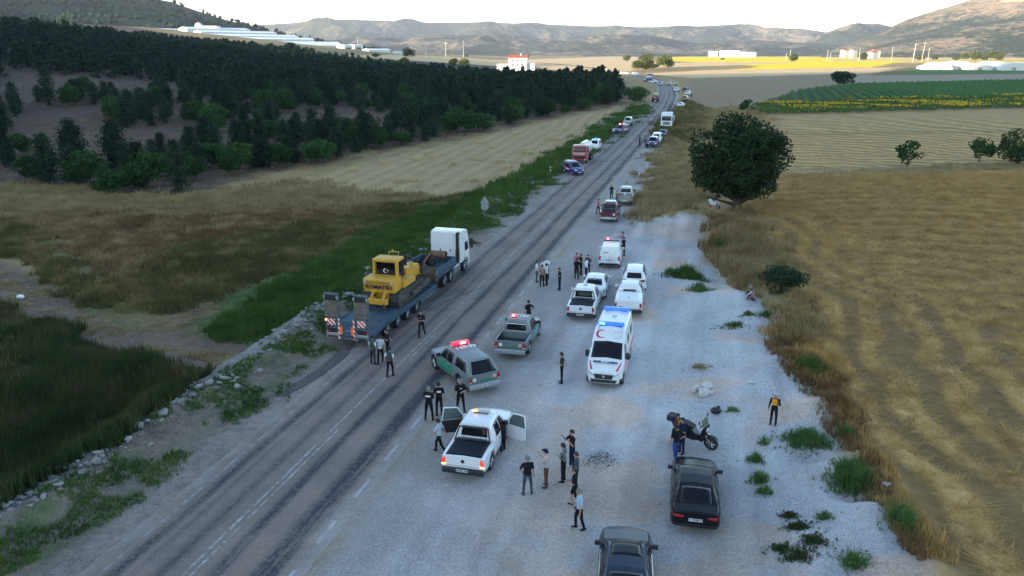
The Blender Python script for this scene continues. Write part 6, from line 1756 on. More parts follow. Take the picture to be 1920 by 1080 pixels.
    for i in range(24):
        a = 6.2832 * i / 24
        V += [(-1.330, -.02 - .0 + math.cos(a) * .15 + .06, 2.28 + math.sin(a) * .15), (-1.330, math.cos(a) * .12 + .02 - .01, 2.28 + math.sin(a) * .12)]
    F = [(2 * i, 2 * ((i + 1) % 24), 2 * ((i + 1) % 24) + 1, 2 * i + 1) for i in range(24)]
    me = bpy.data.meshes.new("crescent"); me.from_pydata(V, [], F); me.update(); link("crescent_sticker", me, cb, [WPRINT])
    st = [(-1.331, -.14 + math.cos(math.pi / 2 + k * math.pi / 5) * (.065 if k % 2 == 0 else .027), 2.31 + math.sin(math.pi / 2 + k * math.pi / 5) * (.065 if k % 2 == 0 else .027)) for k in range(10)]
    MB().add(st, [tuple(range(9, -1, -1))]).build("star_sticker", WPRINT, cb)
    # ripper at the back
    q = MB(); q.box(-3.05, -2.75, -.75, .75, .45, .80, 0, .04); q.build("ripper_beam", YEL, d)
    for s in (1, -1):
        q = MB(); q.tube((-2.3, s * .42, 1.25), (-2.95, s * .42, .75), .10, .08, 8); q.tube((-2.2, s * .48, .65), (-2.9, s * .48, .55), .10, .10, 6); q.box(-2.5, -2.25, s * .42 - .14, s * .42 + .14, 1.0, 1.4); q.build("ripper_cylinder", YEL, d, .6)
        q = MB(); q.prism([(-3.0, .75), (-3.12, .3), (-3.0, -.02), (-2.9, .0), (-2.95, .32), (-2.82, .75)], s * .55 - .06, s * .55 + .06); q.build("ripper_shank", MUD, d)
    on_trailer(d, 7.1, 1.02)
    d.scale = (1.0, 1.0, 1.0)
bulldozer()

# red water tanker
def tanker():
    t = empty("fire_tanker", label="red fire brigade water tanker with white lettering on its cab front", cat="fire engine")
    h = 3.9
    q = MB(); q.prism([(1.9, .75), (1.9, 2.75), (2.1, 2.85), (3.55, 2.85), (3.85, 1.80), (3.95, 1.35), (3.95, .55), (3.2, .55), (3.2, .75)], -1.22, 1.22); cb = q.build("cab", FIRERED, t)
    bm = bmesh.new(); bm.from_mesh(cb.data); bv = BVHTree.FromBMesh(bm); bm.free()
    add_patch("windscreen", cb, bv, 'front', [(-1.05, 1.85), (1.05, 1.85), (1.0, 2.65), (-1.0, 2.65)], mat("reddish_glass", (.09, .025, .025), .15), 6, 4, .012)
    add_patch("grille", cb, bv, 'front', [(-.9, .85), (.9, .85), (.9, 1.2), (-.9, 1.2)], BLACK, 4, 2, .012)
    lettering("cab_lettering", "İTFAİYE", .46, frame((3.98, 0, 1.55), (0, 1, 0), (0, 0, 1)), mat("cream_print", (.75, .62, .5), .5), cb, .012)
    for s in (1, -1):
        add_patch("door_window", cb, bv, 'side', [(3.55, 1.85), (2.4, 1.85), (2.4, 2.6), (3.45, 2.6)], GLASS, 3, 3, .01, s)
        MB().box(3.95, 4.0, s * .95 - .15, s * .95 + .15, .62, .80).build("head_lamp", LAMP, cb)
        for x in (-2.4, -1.1): wheel(t, x, s * .95, .50, .48, s, STEEL, True)
        wheel(t, 2.75, s * 1.03, .50, .30, s, STEEL, True)
    q = MB(); n = 20
    q.lathe([(.001, -3.9), (.8, -3.85), (1.0, -3.6), (1.0, 1.4), (.8, 1.65), (.001, 1.7)], 20, 'x', (0, 0, 2.0)); q.build("tank", mat("pale_tank", (.50, .50, .49), .4, .2), t, .6)
    q = MB(); q.box(-3.9, 3.2, -.45, .45, .60, .95); q.box(-3.95, -3.8, -1.1, 1.1, .6, .8); q.box(-1.9, 1.5, -1.2, -1.0, .6, 1.3, 0); q.build("chassis", UNDER, t)
    q = MB(); q.box(2.2, 2.7, -.8, .8, 2.86, 2.93); q.box(-3.5, 1.4, -.3, .3, 3.0, 3.06); q.build("roof_walkway", CHROME, t)
    put(t, 1086, 303, 195, 3.95)
tanker()

# farm tractor on the bend
def farm_tractor():
    t = empty("farm_tractor", label="red farm tractor with white roof on the left lane before the bend", cat="tractor")
    RD = paint("tractor_red", (.33, .02, .03), .2)
    q = MB(); q.prism([(-.1, .75), (-.1, 1.45), (1.9, 1.35), (2.05, 1.1), (2.05, .75)], -.32, .32); q.build("bonnet", RD, t)
    q = MB(); q.box(2.05, 2.10, -.28, .28, .80, 1.25); q.build("grille", BLACK, t)
    q = MB(); q.box(-1.4, .0, -.35, .35, .6, 1.1); q.build("gearbox", UNDER, t)
    q = MB()
    for sx in (-1.3, -.05):
        for s in (1, -1): q.tube((sx, s * .62, 1.1), (sx, s * .58, 2.5), .045, .045, 6)
    q.build("cab_post", BLACK, t)
    MB().box(-1.45, .1, -.75, .75, 2.5, 2.62, 0, .05).build("cab_roof", WHITE, t)
    q = MB(); q.box(-1.0, -.5, -.3, .3, 1.1, 1.25); q.box(-1.05, -.95, -.3, .3, 1.2, 1.75); q.build("seat", BLACK, t)
    for s in (1, -1):
        wheel(t, -.85, s * .85, .80, .45, s, mat("cream_rim", (.5, .45, .3), .5), True); wheel(t, 1.5, s * .75, .5, .3, s, mat("cream_rim", (.5, .45, .3), .5), True)
        q = MB()
        for i in range(6):
            a0, a1 = .3 + 2.2 * i / 6, .3 + 2.2 * (i + 1) / 6
            q.prism([(-.85 + ra * math.cos(a), .8 + ra * math.sin(a)) for ra, a in ((.86, a0), (.92, a0), (.92, a1), (.86, a1))], s * .62, s * 1.08)
        q.build("mudguard", RD, t)
    MB().tube((1.2, 0, 1.4), (1.2, 0, 2.3), .05, .05).build("exhaust_pipe", BLACK, t)
    put(t, 1227, 189, 198, 2.1)
farm_tractor()

# motor scooter and small motorcycle
def two_wheeler(name, label, px, py, az, bodym, lean=6, s=1.0, cat="scooter"):
    b = empty(name, label=label, cat=cat)
    f = MB(); f.prism([(-.75, .55), (-.85, .80), (-.55, .92), (-.05, .82), (.15, .55), (.30, .36), (.05, .28), (-.45, .30)], -.15, .15); f.prism([(.28, .36), (.40, .80), (.48, .98), (.58, .96), (.56, .60), (.44, .34)], -.19, .19)
    f.build("fairing", bodym, b)
    q = MB(); q.prism([(-.85, .82), (-.80, .93), (-.30, .93), (.02, .84), (.05, .76), (-.5, .80)], -.14, .14); q.build("seat", BLACK, b)
    q = MB(); q.box(-1.08, -.74, -.19, .19, .84, 1.08, 0, .05); q.build("top_box", BLACK, b)
    q = MB(); q.tube((.42, -.36, 1.05), (.42, .36, 1.05), .02, .02); q.tube((.55, 0, .75), (.42, 0, 1.08), .03, .03); q.build("handlebar", BLACK, b)
    for s_ in (1, -1):
        q = MB(); q.tube((.42, s_ * .28, 1.05), (.40, s_ * .34, 1.25), .012, .012, 5); q.lathe([(.06, -.01), (.06, .01), (.001, .012)], 10, 'x', (.40, s_ * .36, 1.28)); q.build("mirror", BLACK, b)
        q = MB(); q.tube((.52, s_ * .10, .66), (.72, s_ * .10, .29), .03, .025, 6); q.build("fork", CHROME, b)
    MB().prism([(.50, .98), (.40, 1.28), (.42, 1.29), (.54, 1.0)], -.18, .18).build("windshield", mat("clear_glass", (.10, .13, .13), .08, 0, .6), b)
    MB().box(.56, .60, -.10, .10, .78, .90, 0, .02).build("head_lamp", LAMP, b)
    for x in (-.62, .72):
        wo = wheel(b, x, 0, .29, .12, 1); wo2 = link("rim", _wheels[(round(.29, 3), round(.12, 3), ALLOY.name, 1)][1].copy(), wo); wo2.scale = (1, -1, 1)
    q = MB()
    for i in range(6):
        a0, a1 = .5 + 1.9 * i / 6, .5 + 1.9 * (i + 1) / 6
        q.prism([(.72 + ra * math.cos(a), .29 + ra * math.sin(a)) for ra, a in ((.32, a0), (.335, a0), (.335, a1), (.32, a1))], -.07, .07)
    q.build("front_mudguard", bodym, b)
    put(b, px, py, az, 0, 0); b.rotation_euler[0] = math.radians(lean); b.scale = (s, s, s)
    return b
two_wheeler("motor_scooter", "black motor scooter standing behind the black saloon", 1300, 834, 128, mat("scooter_black", (.010, .011, .014), .25), 7, 1.18)
two_wheeler("motorcycle", "small white and black motorcycle under the big tree", 1339, 390, 160, WHITE, 5, 1.1, "motorcycle")
# ------------------------------------------------------------------ people
SKIN = nmat("skin", [(.3, (.34, .19, .13)), (.7, (.44, .26, .18))], scale=9, rough=.6)
SKIN2 = nmat("skin_tanned", [(.3, (.25, .13, .085)), (.7, (.33, .18, .12))], scale=9, rough=.6)
HAIRS = dict(black=nmat("black_hair", [(.3, (.008, .007, .007)), (.7, (.022, .018, .016))], scale=30, rough=.6), grey=nmat("grey_hair", [(.3, (.10, .10, .10)), (.7, (.22, .22, .22))], scale=30, rough=.6),
             brown=nmat("brown_hair", [(.3, (.03, .018, .012)), (.7, (.06, .038, .025))], scale=30, rough=.6))
def cloth(name, c, v=.25):
    lo = tuple(q * (1 - v) for q in c); hi = tuple(min(1, q * (1 + v)) for q in c)
    return nmat("cloth_" + name, [(.35, lo), (.65, hi)], scale=7, rough=.9, detail=4, spec=.15, bump=.3, bscale=9, dist=.02)
def pattern_cloth(name, c1, c2, kind, sc):
    if name in MATS: return MATS[name]
    m, nt, b = _m(name); N_, L_ = nt.nodes, nt.links
    tc = N_.new("ShaderNodeTexCoord")
    if kind == 'check':
        t = N_.new("ShaderNodeTexChecker"); t.inputs["Scale"].default_value = sc; o = t.outputs["Fac"]; L_.new(tc.outputs["Object"], t.inputs[0])
    elif kind == 'stripe':
        t = N_.new("ShaderNodeTexWave"); t.bands_direction = 'Z'; t.inputs["Scale"].default_value = sc; t.inputs["Distortion"].default_value = 1.5; o = t.outputs["Fac"]; L_.new(tc.outputs["Object"], t.inputs[0])
    else:
        t = N_.new("ShaderNodeTexVoronoi"); t.inputs["Scale"].default_value = sc; o = t.outputs["Distance"]; L_.new(tc.outputs["Object"], t.inputs[0])
    rp = N_.new("ShaderNodeValToRGB"); e = rp.color_ramp.elements
    e[0].position, e[0].color = .42, (*c1, 1); e[1].position, e[1].color = .52, (*c2, 1)
    L_.new(o, rp.inputs[0]); L_.new(rp.outputs[0], b.inputs["Base Color"]); b.inputs["Roughness"].default_value = .9
    MATS[name] = m
    return m
CL = dict(black=cloth("black", (.013, .013, .015)), char=cloth("charcoal", (.035, .036, .04)), white=cloth("white", (.62, .64, .66), .1), pale=cloth("pale_grey", (.42, .47, .50), .12), jeans=cloth("jeans", (.045, .075, .13)),
          navy=cloth("navy", (.012, .018, .05)), grey=cloth("slate_grey", (.06, .07, .085)), tan=cloth("tan", (.25, .19, .14)), brown=cloth("brown", (.10, .06, .045)), pink=cloth("pink", (.55, .17, .20)), green=cloth("vest_green", (.05, .085, .085)),
          orange=cloth("orange", (.75, .30, .03)), olive=cloth("olive", (.16, .15, .07)), purple=cloth("mauve", (.30, .16, .19)), blue=cloth("royal_blue", (.03, .06, .20)), beige=cloth("beige", (.42, .34, .26)),
          check=pattern_cloth("cloth_blue_check", (.50, .58, .66), (.16, .26, .40), 'check', 26), stripe=pattern_cloth("cloth_pale_stripe", (.62, .56, .52), (.30, .20, .17), 'stripe', 9), floral=pattern_cloth("cloth_dark_floral", (.30, .31, .33), (.02, .02, .025), 'v', 16))
ARMS = {  # upper-arm and forearm directions for the right arm (x outwards, y forward, z up)
    'down': ((.22, .02, -1), (.12, .15, -1)), 'hip': ((.62, -.35, -.75), (-.55, .45, -.55)), 'back': ((.25, -.45, -.9), (-.75, -.35, -.45)), 'cross': ((.22, .15, -1), (-.80, .62, .05)),
    'phone': ((.25, .35, -.9), (-.25, .55, .85)), 'read': ((.15, .30, -.95), (-.25, .85, .35)), 'raise': ((.15, .55, -.6), (-.20, .55, .80)), 'swingf': ((.15, .45, -.9), (0, .75, -.7)), 'swingb': ((.18, -.45, -.9), (.05, -.25, -1)),
    'reach': ((.12, .75, -.5), (-.05, .95, -.1)), 'knee': ((.2, .6, -.75), (-.1, .8, -.3))}

def person(label, px, py, az, shirt='black', pants='black', shoes='black', hair='black', arms=('down', 'down'), stance='stand', H=1.74, sleeve='short', shorts=False, cap=None, vest=None, skin=SKIN, patch=None, beard=False, turn=0, group=None, fat=1.0, lift=0.0):
    p0 = P(px, py)
    k = H / 1.75
    seg = []
    def add(tag_, a, b, ra, rb, fl=1.0): seg.append((tag_, Vector(a), Vector(b), ra, rb, fl))
    pel = Vector((0, 0, .95)); lean = .02
    legs = {1: ((.05, .03, -1), (.03, -.02, -1)), -1: ((.07, .0, -1), (.02, -.04, -1))}
    if stance == 'wide': legs = {1: ((.14, .04, -1), (.08, -.02, -1)), -1: ((.14, -.02, -1), (.08, -.05, -1))}
    if stance == 'walk': legs = {1: ((.02, .48, -.88), (0, .10, -1)), -1: ((.02, -.30, -.95), (0, -.55, -.83))}; lean = .06
    if stance == 'step': legs = {1: ((.03, .30, -.95), (0, -.02, -1)), -1: ((.03, -.15, -1), (0, -.25, -.95))}; lean = .04
    if stance == 'sit': legs = {1: ((.12, .80, .55), (.05, .45, -.9)), -1: ((.12, .85, .45), (.05, .55, -.85))}; lean = .35
    if stance == 'crouch': legs = {1: ((.20, .95, .05), (0, -.50, -.87)), -1: ((.22, .85, .15), (0, -.40, -.9))}; lean = .55
    if stance == 'bend': lean = .75
    up = Vector((0, lean, 1)).normalized(); fw = Vector((0, up.z, -up.y))
    T = lambda x, y, z: pel + Vector((x, 0, 0)) + fw * y + up * (z - .95)
    f = fat
    # trunk
    add('shirt', T(0, 0, .96), T(0, .01, 1.12), .112 * f, .108 * f, 1.38); add('shirt', T(0, .01, 1.12), T(0, 0, 1.32), .108 * f, .118 * f, 1.42); add('shirt', T(0, 0, 1.32), T(0, -.01, 1.43), .115, .075, 1.75)
    add('pants', T(0, 0, .90), T(0, 0, .97), .112 * f, .112 * f, 1.36)
    add('skin', T(0, -.005, 1.43), T(0, .02, 1.54), .056, .052)
    hc = T(0, .03, 1.645)
    q = Matrix.Rotation(math.radians(-turn), 3, 'Z')
    HF = q @ Vector((0, 1, 0)); HS = q @ Vector((1, 0, 0))
    add('skin', hc - Vector((0, 0, .035)) + HF * .018, hc + Vector((0, 0, .035)) - HF * .008, .078, .094)
    add('skin', hc + HF * .085 + Vector((0, 0, .01)), hc + HF * .105 - Vector((0, 0, .025)), .012, .019)       # nose
    add('skin', hc + HF * .055 - Vector((0, 0, .085)), hc + HF * .06 - Vector((0, 0, .095)), .042, .036)      # chin
    for s in (1, -1): add('skin', hc + HS * s * .088 + Vector((0, 0, .01)), hc + HS * s * .094 - Vector((0, 0, .025)), .018, .013)
    hands = []
    foot = []
    for s in (1, -1):
        th, sh = legs[s]
        hip = pel + Vector((s * .088, 0, -.03)); kn = hip + Vector((s * th[0], th[1], th[2])).normalized() * .43; an = kn + Vector((s * sh[0], sh[1], sh[2])).normalized() * .42
        if shorts:
            md = hip.lerp(kn, .86); add('pants', hip, md, .092 * f, .078); add('skin', md, kn, .062, .056); add('skin', kn, an, .054, .038)
        else:
            add('pants', hip, kn, .092 * f, .067); add('pants', kn, an, .064, .053)
        fd = Vector((s * .22, 1, 0)).normalized()
        add('shoes', an - Vector((0, 0, .03)) - fd * .05, an - Vector((0, 0, .045)) + fd * .15, .046, .036)
        foot.append(an.z - .085)
        ua, fa = ARMS[arms[0 if s == 1 else 1]]
        shd = T(s * .185, 0, 1.405); el = shd + (Vector((s * ua[0], 0, 0)) + fw * ua[1] + up * ua[2]).normalized() * .285; wr = el + (Vector((s * fa[0], 0, 0)) + fw * fa[1] + up * fa[2]).normalized() * .25
        add('shirt', T(s * .11, 0, 1.40), shd, .066, .062)
        if sleeve == 'long':
            add('sleeve', shd, el, .060, .050); add('sleeve', el, wr, .048, .036)
        else:
            md = shd.lerp(el, .72); add('sleeve', shd, md, .062, .058); add('skin', md, el, .045, .042); add('skin', el, wr, .042, .029)
        hd = (wr - el).normalized(); add('skin', wr, wr + hd * .075, .028, .034)
        hands.append((s, wr + hd * .055, hd))
    dz = -min(foot) if stance != 'sit' else -(pel.z - .10)
    mb = MB()
    for tg, a, b, ra, rb, fl in seg:
        d = b - a
        if d.length < 1e-4: d = Vector((0, 0, .01))
        qq = d.to_track_quat('Z', 'Y')
        if fl != 1.0: X, Y = Vector((fl, 0, 0)), fw
        else: X, Y = qq @ Vector((1, 0, 0)), qq @ Vector((0, 1, 0))
        dn = d.normalized(); n = 10; rings = []
        for c, r_, e in ((a, ra * .55, -.8 * ra), (a, ra, -.1 * ra), (b, rb, .1 * rb), (b, rb * .55, .8 * rb)):
            if fl != 1.0: e *= .45
            rings.append([c + dn * e + X * (r_ * math.cos(6.2832 * i / n)) + Y * (r_ * math.sin(6.2832 * i / n)) for i in range(n)])
        vs = [tuple(v) for rg in rings for v in rg]
        mb.add(vs, [(j * n + i, j * n + (i + 1) % n, (j + 1) * n + (i + 1) % n, (j + 1) * n + i) for j in range(3) for i in range(n)] + [tuple(range(n - 1, -1, -1)), tuple(range(3 * n, 4 * n))])
    me = bpy.data.meshes.new("body"); me.from_pydata(mb.v, [], mb.f); me.update()
    tmp = bpy.data.objects.new("body_tmp", me); COL.objects.link(tmp)
    md = tmp.modifiers.new("r", 'REMESH'); md.mode = 'VOXEL'; md.voxel_size = .021
    sm = tmp.modifiers.new("s", 'SMOOTH'); sm.factor = .5; sm.iterations = 3
    dg = bpy.context.evaluated_depsgraph_get(); dg.update()
    bme = bpy.data.meshes.new_from_object(tmp.evaluated_get(dg)); bpy.data.objects.remove(tmp); bpy.data.meshes.remove(me)
    n = len(bme.polygons); C_ = np.zeros(n * 3, np.float32); bme.polygons.foreach_get("center", C_); C_ = C_.reshape(-1, 3)
    slots = ['skin', 'shirt', 'pants', 'shoes', 'sleeve']; best = np.full(n, 1e9); idx = np.zeros(n, np.int32)
    for tg, a, b, ra, rb, fl in seg:
        A = np.array(a); D = np.array(b - a); L2 = max((D * D).sum(), 1e-9); t = np.clip(((C_ - A) @ D) / L2, 0, 1)
        dv = C_ - A - t[:, None] * D; dv[:, 0] /= fl
        dd = np.sqrt((dv ** 2).sum(1)) / (ra + (rb - ra) * t)
        if tg == 'shirt': dd = dd * .96
        k_ = dd < best; best[k_] = dd[k_]; idx[k_] = slots.index(tg)
    # hands: four fingers and a thumb each; eyes and mouth
    hb = MB()
    for s, c, d in hands:
        side_ = d.cross(Vector((0, 1, .2))).normalized(); bend = d.cross(side_).normalized() * (1 if d.cross(side_).y > 0 else -1)
        for i, (o, ln) in enumerate(((-.028, .060), (-.010, .072), (.009, .068), (.026, .052))):
            r0 = c + side_ * o + d * .03; r1 = r0 + d * ln * .6 + bend * .010; r2 = r1 + d * ln * .5 + bend * .028
            hb.tube(r0, r1, .0095, .009, 5, 0); hb.tube(r1, r2, .009, .007, 5, 0)
        r0 = c - d * .01 - side_ * .028; r1 = r0 - side_ * .022 + d * .035 + bend * .012; hb.tube(r0, r1, .011, .010, 5, 0); hb.tube(r1, r1 + d * .028 + bend * .01, .010, .008, 5, 0)
    for s in (1, -1): hb.ball(tuple(hc + HF * .088 + HS * s * .034 + Vector((0, 0, .018))), .013, 6, 5)
    hb.tube(hc + HF * .095 + HS * .022 - Vector((0, 0, .055)), hc + HF * .095 - HS * .022 - Vector((0, 0, .055)), .007, .007, 5, 5)
    bm = bmesh.new(); bm.from_mesh(bme)
    for i, fc in enumerate(bm.faces): fc.smooth = True
    bm.faces.ensure_lookup_table()
    for i in range(n): bm.faces[i].material_index = int(idx[i])
    vs = [bm.verts.new(v) for v in hb.v]
    for fi, mi in zip(hb.f, hb.m):
        try: fc = bm.faces.new([vs[i] for i in fi]); fc.material_index = mi
        except ValueError: pass
    bm.to_mesh(bme); bm.free(); bme.name = "person"
    M = Matrix.Scale(k, 4) @ Matrix.Translation((0, 0, dz))
    bme.transform(M)
    root = link("person", bme, None); tag(root, label, "person", group)
    for m_ in (skin, CL[shirt], CL[pants], CL[shoes], CL[vest or shirt] if sleeve != 'vest' else CL['white'], HAIRS['black']): bme.materials.append(m_)
    if vest: bme.materials[1] = CL[vest]; bme.materials[4] = CL[shirt]
    # hair, cap or scarf over the skull
    hm = MB(); R_ = .104
    rings = []
    nn = 14
    for j in range(6):
        th = j * (1.45 if cap == 'scarf' else 1.12) * math.pi / 2 / 5
        rings.append((R_ * math.sin(th), R_ * math.cos(th)))
    tilt = -.35 if cap not in ('cap',) else -.05
    for (r_, h_) in rings:
        for i in range(nn):
            a = 6.2832 * i / nn
            v = HS * r_ * math.cos(a) * .98 + HF * (r_ * math.sin(a) * 1.08 + tilt * h_ * .0 - (.022 if h_ < .06 else .008)) + Vector((0, 0, h_ * 1.05 + .012 - (.05 if (math.sin(a) < -.2 and h_ < .07) else 0)))
            if math.sin(a) > .45 and h_ < .055: v = v * .92 + Vector((0, 0, .035 if cap != 'scarf' else .0))
            hm.v.append(tuple(hc + v))
    hm.f = [(j * nn + i, j * nn + (i + 1) % nn, (j + 1) * nn + (i + 1) % nn, (j + 1) * nn + i) for j in range(5) for i in range(nn)]; hm.m = [0] * len(hm.f)
    if cap == 'cap': hm.box(hc.x - .07, hc.x + .07, hc.y + .07, hc.y + .16, hc.z + .045, hc.z + .06)
    if beard: hm.ball(tuple(hc + HF * .052 - Vector((0, 0, .082))), .055, 8, 0, (1, .9, .75))
    hme = hm.mesh("hair", 1.2); hme.transform(M)
    link({'cap': "cap", 'scarf': "head_scarf"}.get(cap, "hair"), hme, root, [{'cap': CL['navy'], 'scarf': CL['pale'], 'brownscarf': CL['brown']}.get(cap) or HAIRS[hair]])
    if patch:
        pm = MB(); c = T(0, -.125 if patch[0] == 'back' else .128, 1.30); sg = -1 if patch[0] == 'back' else 1
        pw, ph = patch[1:3]
        pm.box(c.x - pw, c.x + pw, c.y - .012, c.y + .012, c.z - ph, c.z + ph)
        me2 = pm.mesh("print"); me2.transform(M); link("shirt_print", me2, root, [CL[patch[3]] if len(patch) > 3 else WPRINT])
    p0.z = zt(p0.x, p0.y) + .02 + lift
    if road_near(p0): p0.z += .02
    root.location = p0; root.rotation_euler = (0, 0, -math.radians(az))
    return root
def road_near(p): return abs(road_t(p.x, p.y)) < 4.2

# foreground group by the open pickup
person("man in black T-shirt and blue jeans standing with hands on hips, back to camera", 989, 928, -12, 'black', 'grey', 'char', 'grey', ('down', 'hip'), 'wide', fat=1.12)
person("elderly man in navy cap, striped shirt and brown trousers raising his hands", 1024, 914, -75, 'stripe', 'brown', 'char', 'grey', ('raise', 'raise'), 'stand', cap='cap', sleeve='long', fat=1.12)
person("man in dark patterned shirt and black trousers facing left", 1056, 904, -65, 'floral', 'black', 'black', 'black', ('down', 'cross'), 'stand', H=1.78)
person("man in black T-shirt and jeans holding a phone near his face", 1072, 878, -110, 'black', 'navy', 'white', 'black', ('raise', 'phone'), 'stand', H=1.82)
person("dark-haired man half hidden behind the man in black shorts", 1080, 918, -80, 'grey', 'black', 'black', 'brown', ('down', 'down'), 'stand', H=1.7)
person("man in black T-shirt and black shorts with white socks facing left", 1077, 951, -80, 'black', 'black', 'black', 'brown', ('cross', 'cross'), 'step', shorts=True, H=1.76)
person("grey-haired man in blue checked shirt and black trousers, lowest of the group", 1086, 993, -95, 'check', 'black', 'black', 'grey', ('cross', 'down'), 'step', H=1.75, fat=1.12)
person("man in dark shirt and trousers standing alone left of the ambulance", 1053, 719, -85, 'char', 'black', 'black', 'black', ('back', 'cross'), 'stand', beard=True, H=1.78)
person("man in black T-shirt standing behind the open bed patrol pickup", 991, 611, -25, 'black', 'black', 'black', 'black', ('hip', 'down'), 'stand')
person("officer in black with white back print, leftmost of three by the canopy pickup", 805, 790, 12, 'black', 'black', 'black', 'grey', ('cross', 'cross'), 'wide', patch=('back', .12, .035), H=1.8, fat=1.1)
person("officer in black with white back print, middle of three by the canopy pickup", 824, 780, -8, 'black', 'black', 'black', 'black', ('down', 'down'), 'stand', patch=('back', .10, .04), H=1.78)
person("officer in black facing the camera, rightmost of three by the canopy pickup", 864, 774, 165, 'black', 'black', 'black', 'grey', ('down', 'cross'), 'wide', patch=('front', .05, .018), H=1.82, fat=1.1)
person("man in pale T-shirt and black trousers walking beside the white pickup", 825, 850, -70, 'pale', 'black', 'black', 'black', ('swingb', 'swingf'), 'walk', beard=True)
person("man in black leaning into the open right door of the white pickup", 943, 849, -55, 'black', 'black', 'white', 'black', ('reach', 'reach'), 'bend', H=1.76)
person("man in black walking along the road beside the low loader", 791, 632, 190, 'black', 'black', 'black', 'black', ('swingb', 'cross'), 'walk', H=1.8, patch=('front', .03, .015))
person("man with dark vest over white sleeves, left of the group behind the low loader", 700, 684, 30, 'white', 'char', 'char', 'black', ('down', 'down'), 'stand', vest='green')
person("man in pale grey T-shirt with his back turned behind the low loader", 714, 683, 5, 'pale', 'black', 'black', 'black', ('down', 'cross'), 'step', H=1.78)
person("man in black looking down in the group behind the low loader", 728, 672, -110, 'black', 'black', 'black', 'black', ('back', 'cross'), 'stand', H=1.8)
person("man in grey green vest with white sleeves, nearest the centre line", 732, 707, 20, 'white', 'black', 'black', 'black', ('down', 'swingb'), 'step', vest='green')
# groups on the road edge
person("man in white shirt and jeans, leftmost of the roadside group", 1006, 530, 100, 'white', 'jeans', 'char', 'black', ('cross', 'cross'), 'stand')
person("man in tan shirt and black trousers, back turned, in the roadside group", 1016, 538, 10, 'tan', 'black', 'black', 'brown', ('cross', 'down'), 'stand', sleeve='long', fat=1.1)
person("man in white T-shirt and black trousers, right of the tan shirt", 1025, 535, -70, 'white', 'black', 'black', 'black', ('cross', 'cross'), 'stand')
person("dark-haired man hidden in the middle of the roadside group", 1019, 526, 170, 'white', 'beige', 'black', 'black', ('down', 'down'), 'stand')
person("bald man in white shirt at the back of the roadside group", 1025, 523, 200, 'white', 'black', 'black', 'grey', ('down', 'cross'), 'stand', H=1.78)
person("man in black T-shirt and navy trousers standing apart, left of the white pickup", 1049, 544, -100, 'black', 'navy', 'black', 'black', ('down', 'cross'), 'stand', fat=1.12)
person("man in black long sleeves behind the white saloon", 1081, 524, 20, 'black', 'black', 'black', 'black', ('down', 'cross'), 'stand', sleeve='long')
person("man in black T-shirt pointing, behind the white saloon", 1089, 516, -100, 'black', 'black', 'black', 'black', ('reach', 'cross'), 'stand', H=1.78)
person("man in pink shirt, farthest of the group behind the white saloon", 1080, 513, 150, 'pink', 'black', 'black', 'black', ('cross', 'cross'), 'stand')
person("man in white shirt beside the left front of the white saloon", 1099, 523, -60, 'white', 'navy', 'black', 'black', ('cross', 'cross'), 'stand')
person("dark-haired person just behind the man in white at the saloon", 1102, 517, 200, 'grey', 'black', 'black', 'black', ('down', 'down'), 'stand')
person("person in black standing at the right side of the white panel van", 1169, 481, -40, 'black', 'black', 'black', 'black', ('reach', 'hip'), 'stand')
person("person in white leaning at the front right of the white panel van", 1167, 470, -60, 'purple', 'black', 'black', 'black', ('reach', 'reach'), 'stand')
person("man in pink shirt leaning on the left of the dark red pickup", 1121, 402, 60, 'pink', 'black', 'black', 'black', ('cross', 'cross'), 'step')
person("man in black standing left of the light grey pickup", 1146, 374, 170, 'black', 'black', 'black', 'brown', ('cross', 'cross'), 'stand', H=1.8)
person("person in olive shirt and jeans between the red and grey pickups", 1156, 386, 40, 'olive', 'jeans', 'black', 'brown', ('reach', 'reach'), 'stand')
person("person in grey shirt and beige trousers bending into the grey pickup", 1171, 384, 15, 'pale', 'beige', 'black', 'brown', ('reach', 'reach'), 'bend')
person("person in beige shirt and white cap crouching behind the grey pickup", 1178, 386, 150, 'beige', 'navy', 'black', 'grey', ('knee', 'knee'), 'crouch')
# far along the road
person("dark clothed person left of the navy patrol van", 1143, 255, 30, 'black', 'black')
person("person in white shirt and jeans in front of the navy patrol van", 1150, 255, 20, 'white', 'jeans')
person("soldier in dark uniform standing alone in the far right lane", 1199, 273, 150, 'navy', 'black', arms=('cross', 'cross'))
person("soldier in dark uniform, left of two beside the blue patrol pickup", 1210, 277, 160, 'navy', 'black')
person("soldier in dark uniform, right of two beside the blue patrol pickup", 1213, 279, 200, 'purple', 'black')
person("person in dark clothes left of the far white lorry", 1232, 233, 170, 'purple', 'char')
person("person left of the far white van roof", 1221, 262, 180, 'char', 'black')
person("person in black at the far end of the shoulder row", 1296, 183, 200, 'black', 'black')
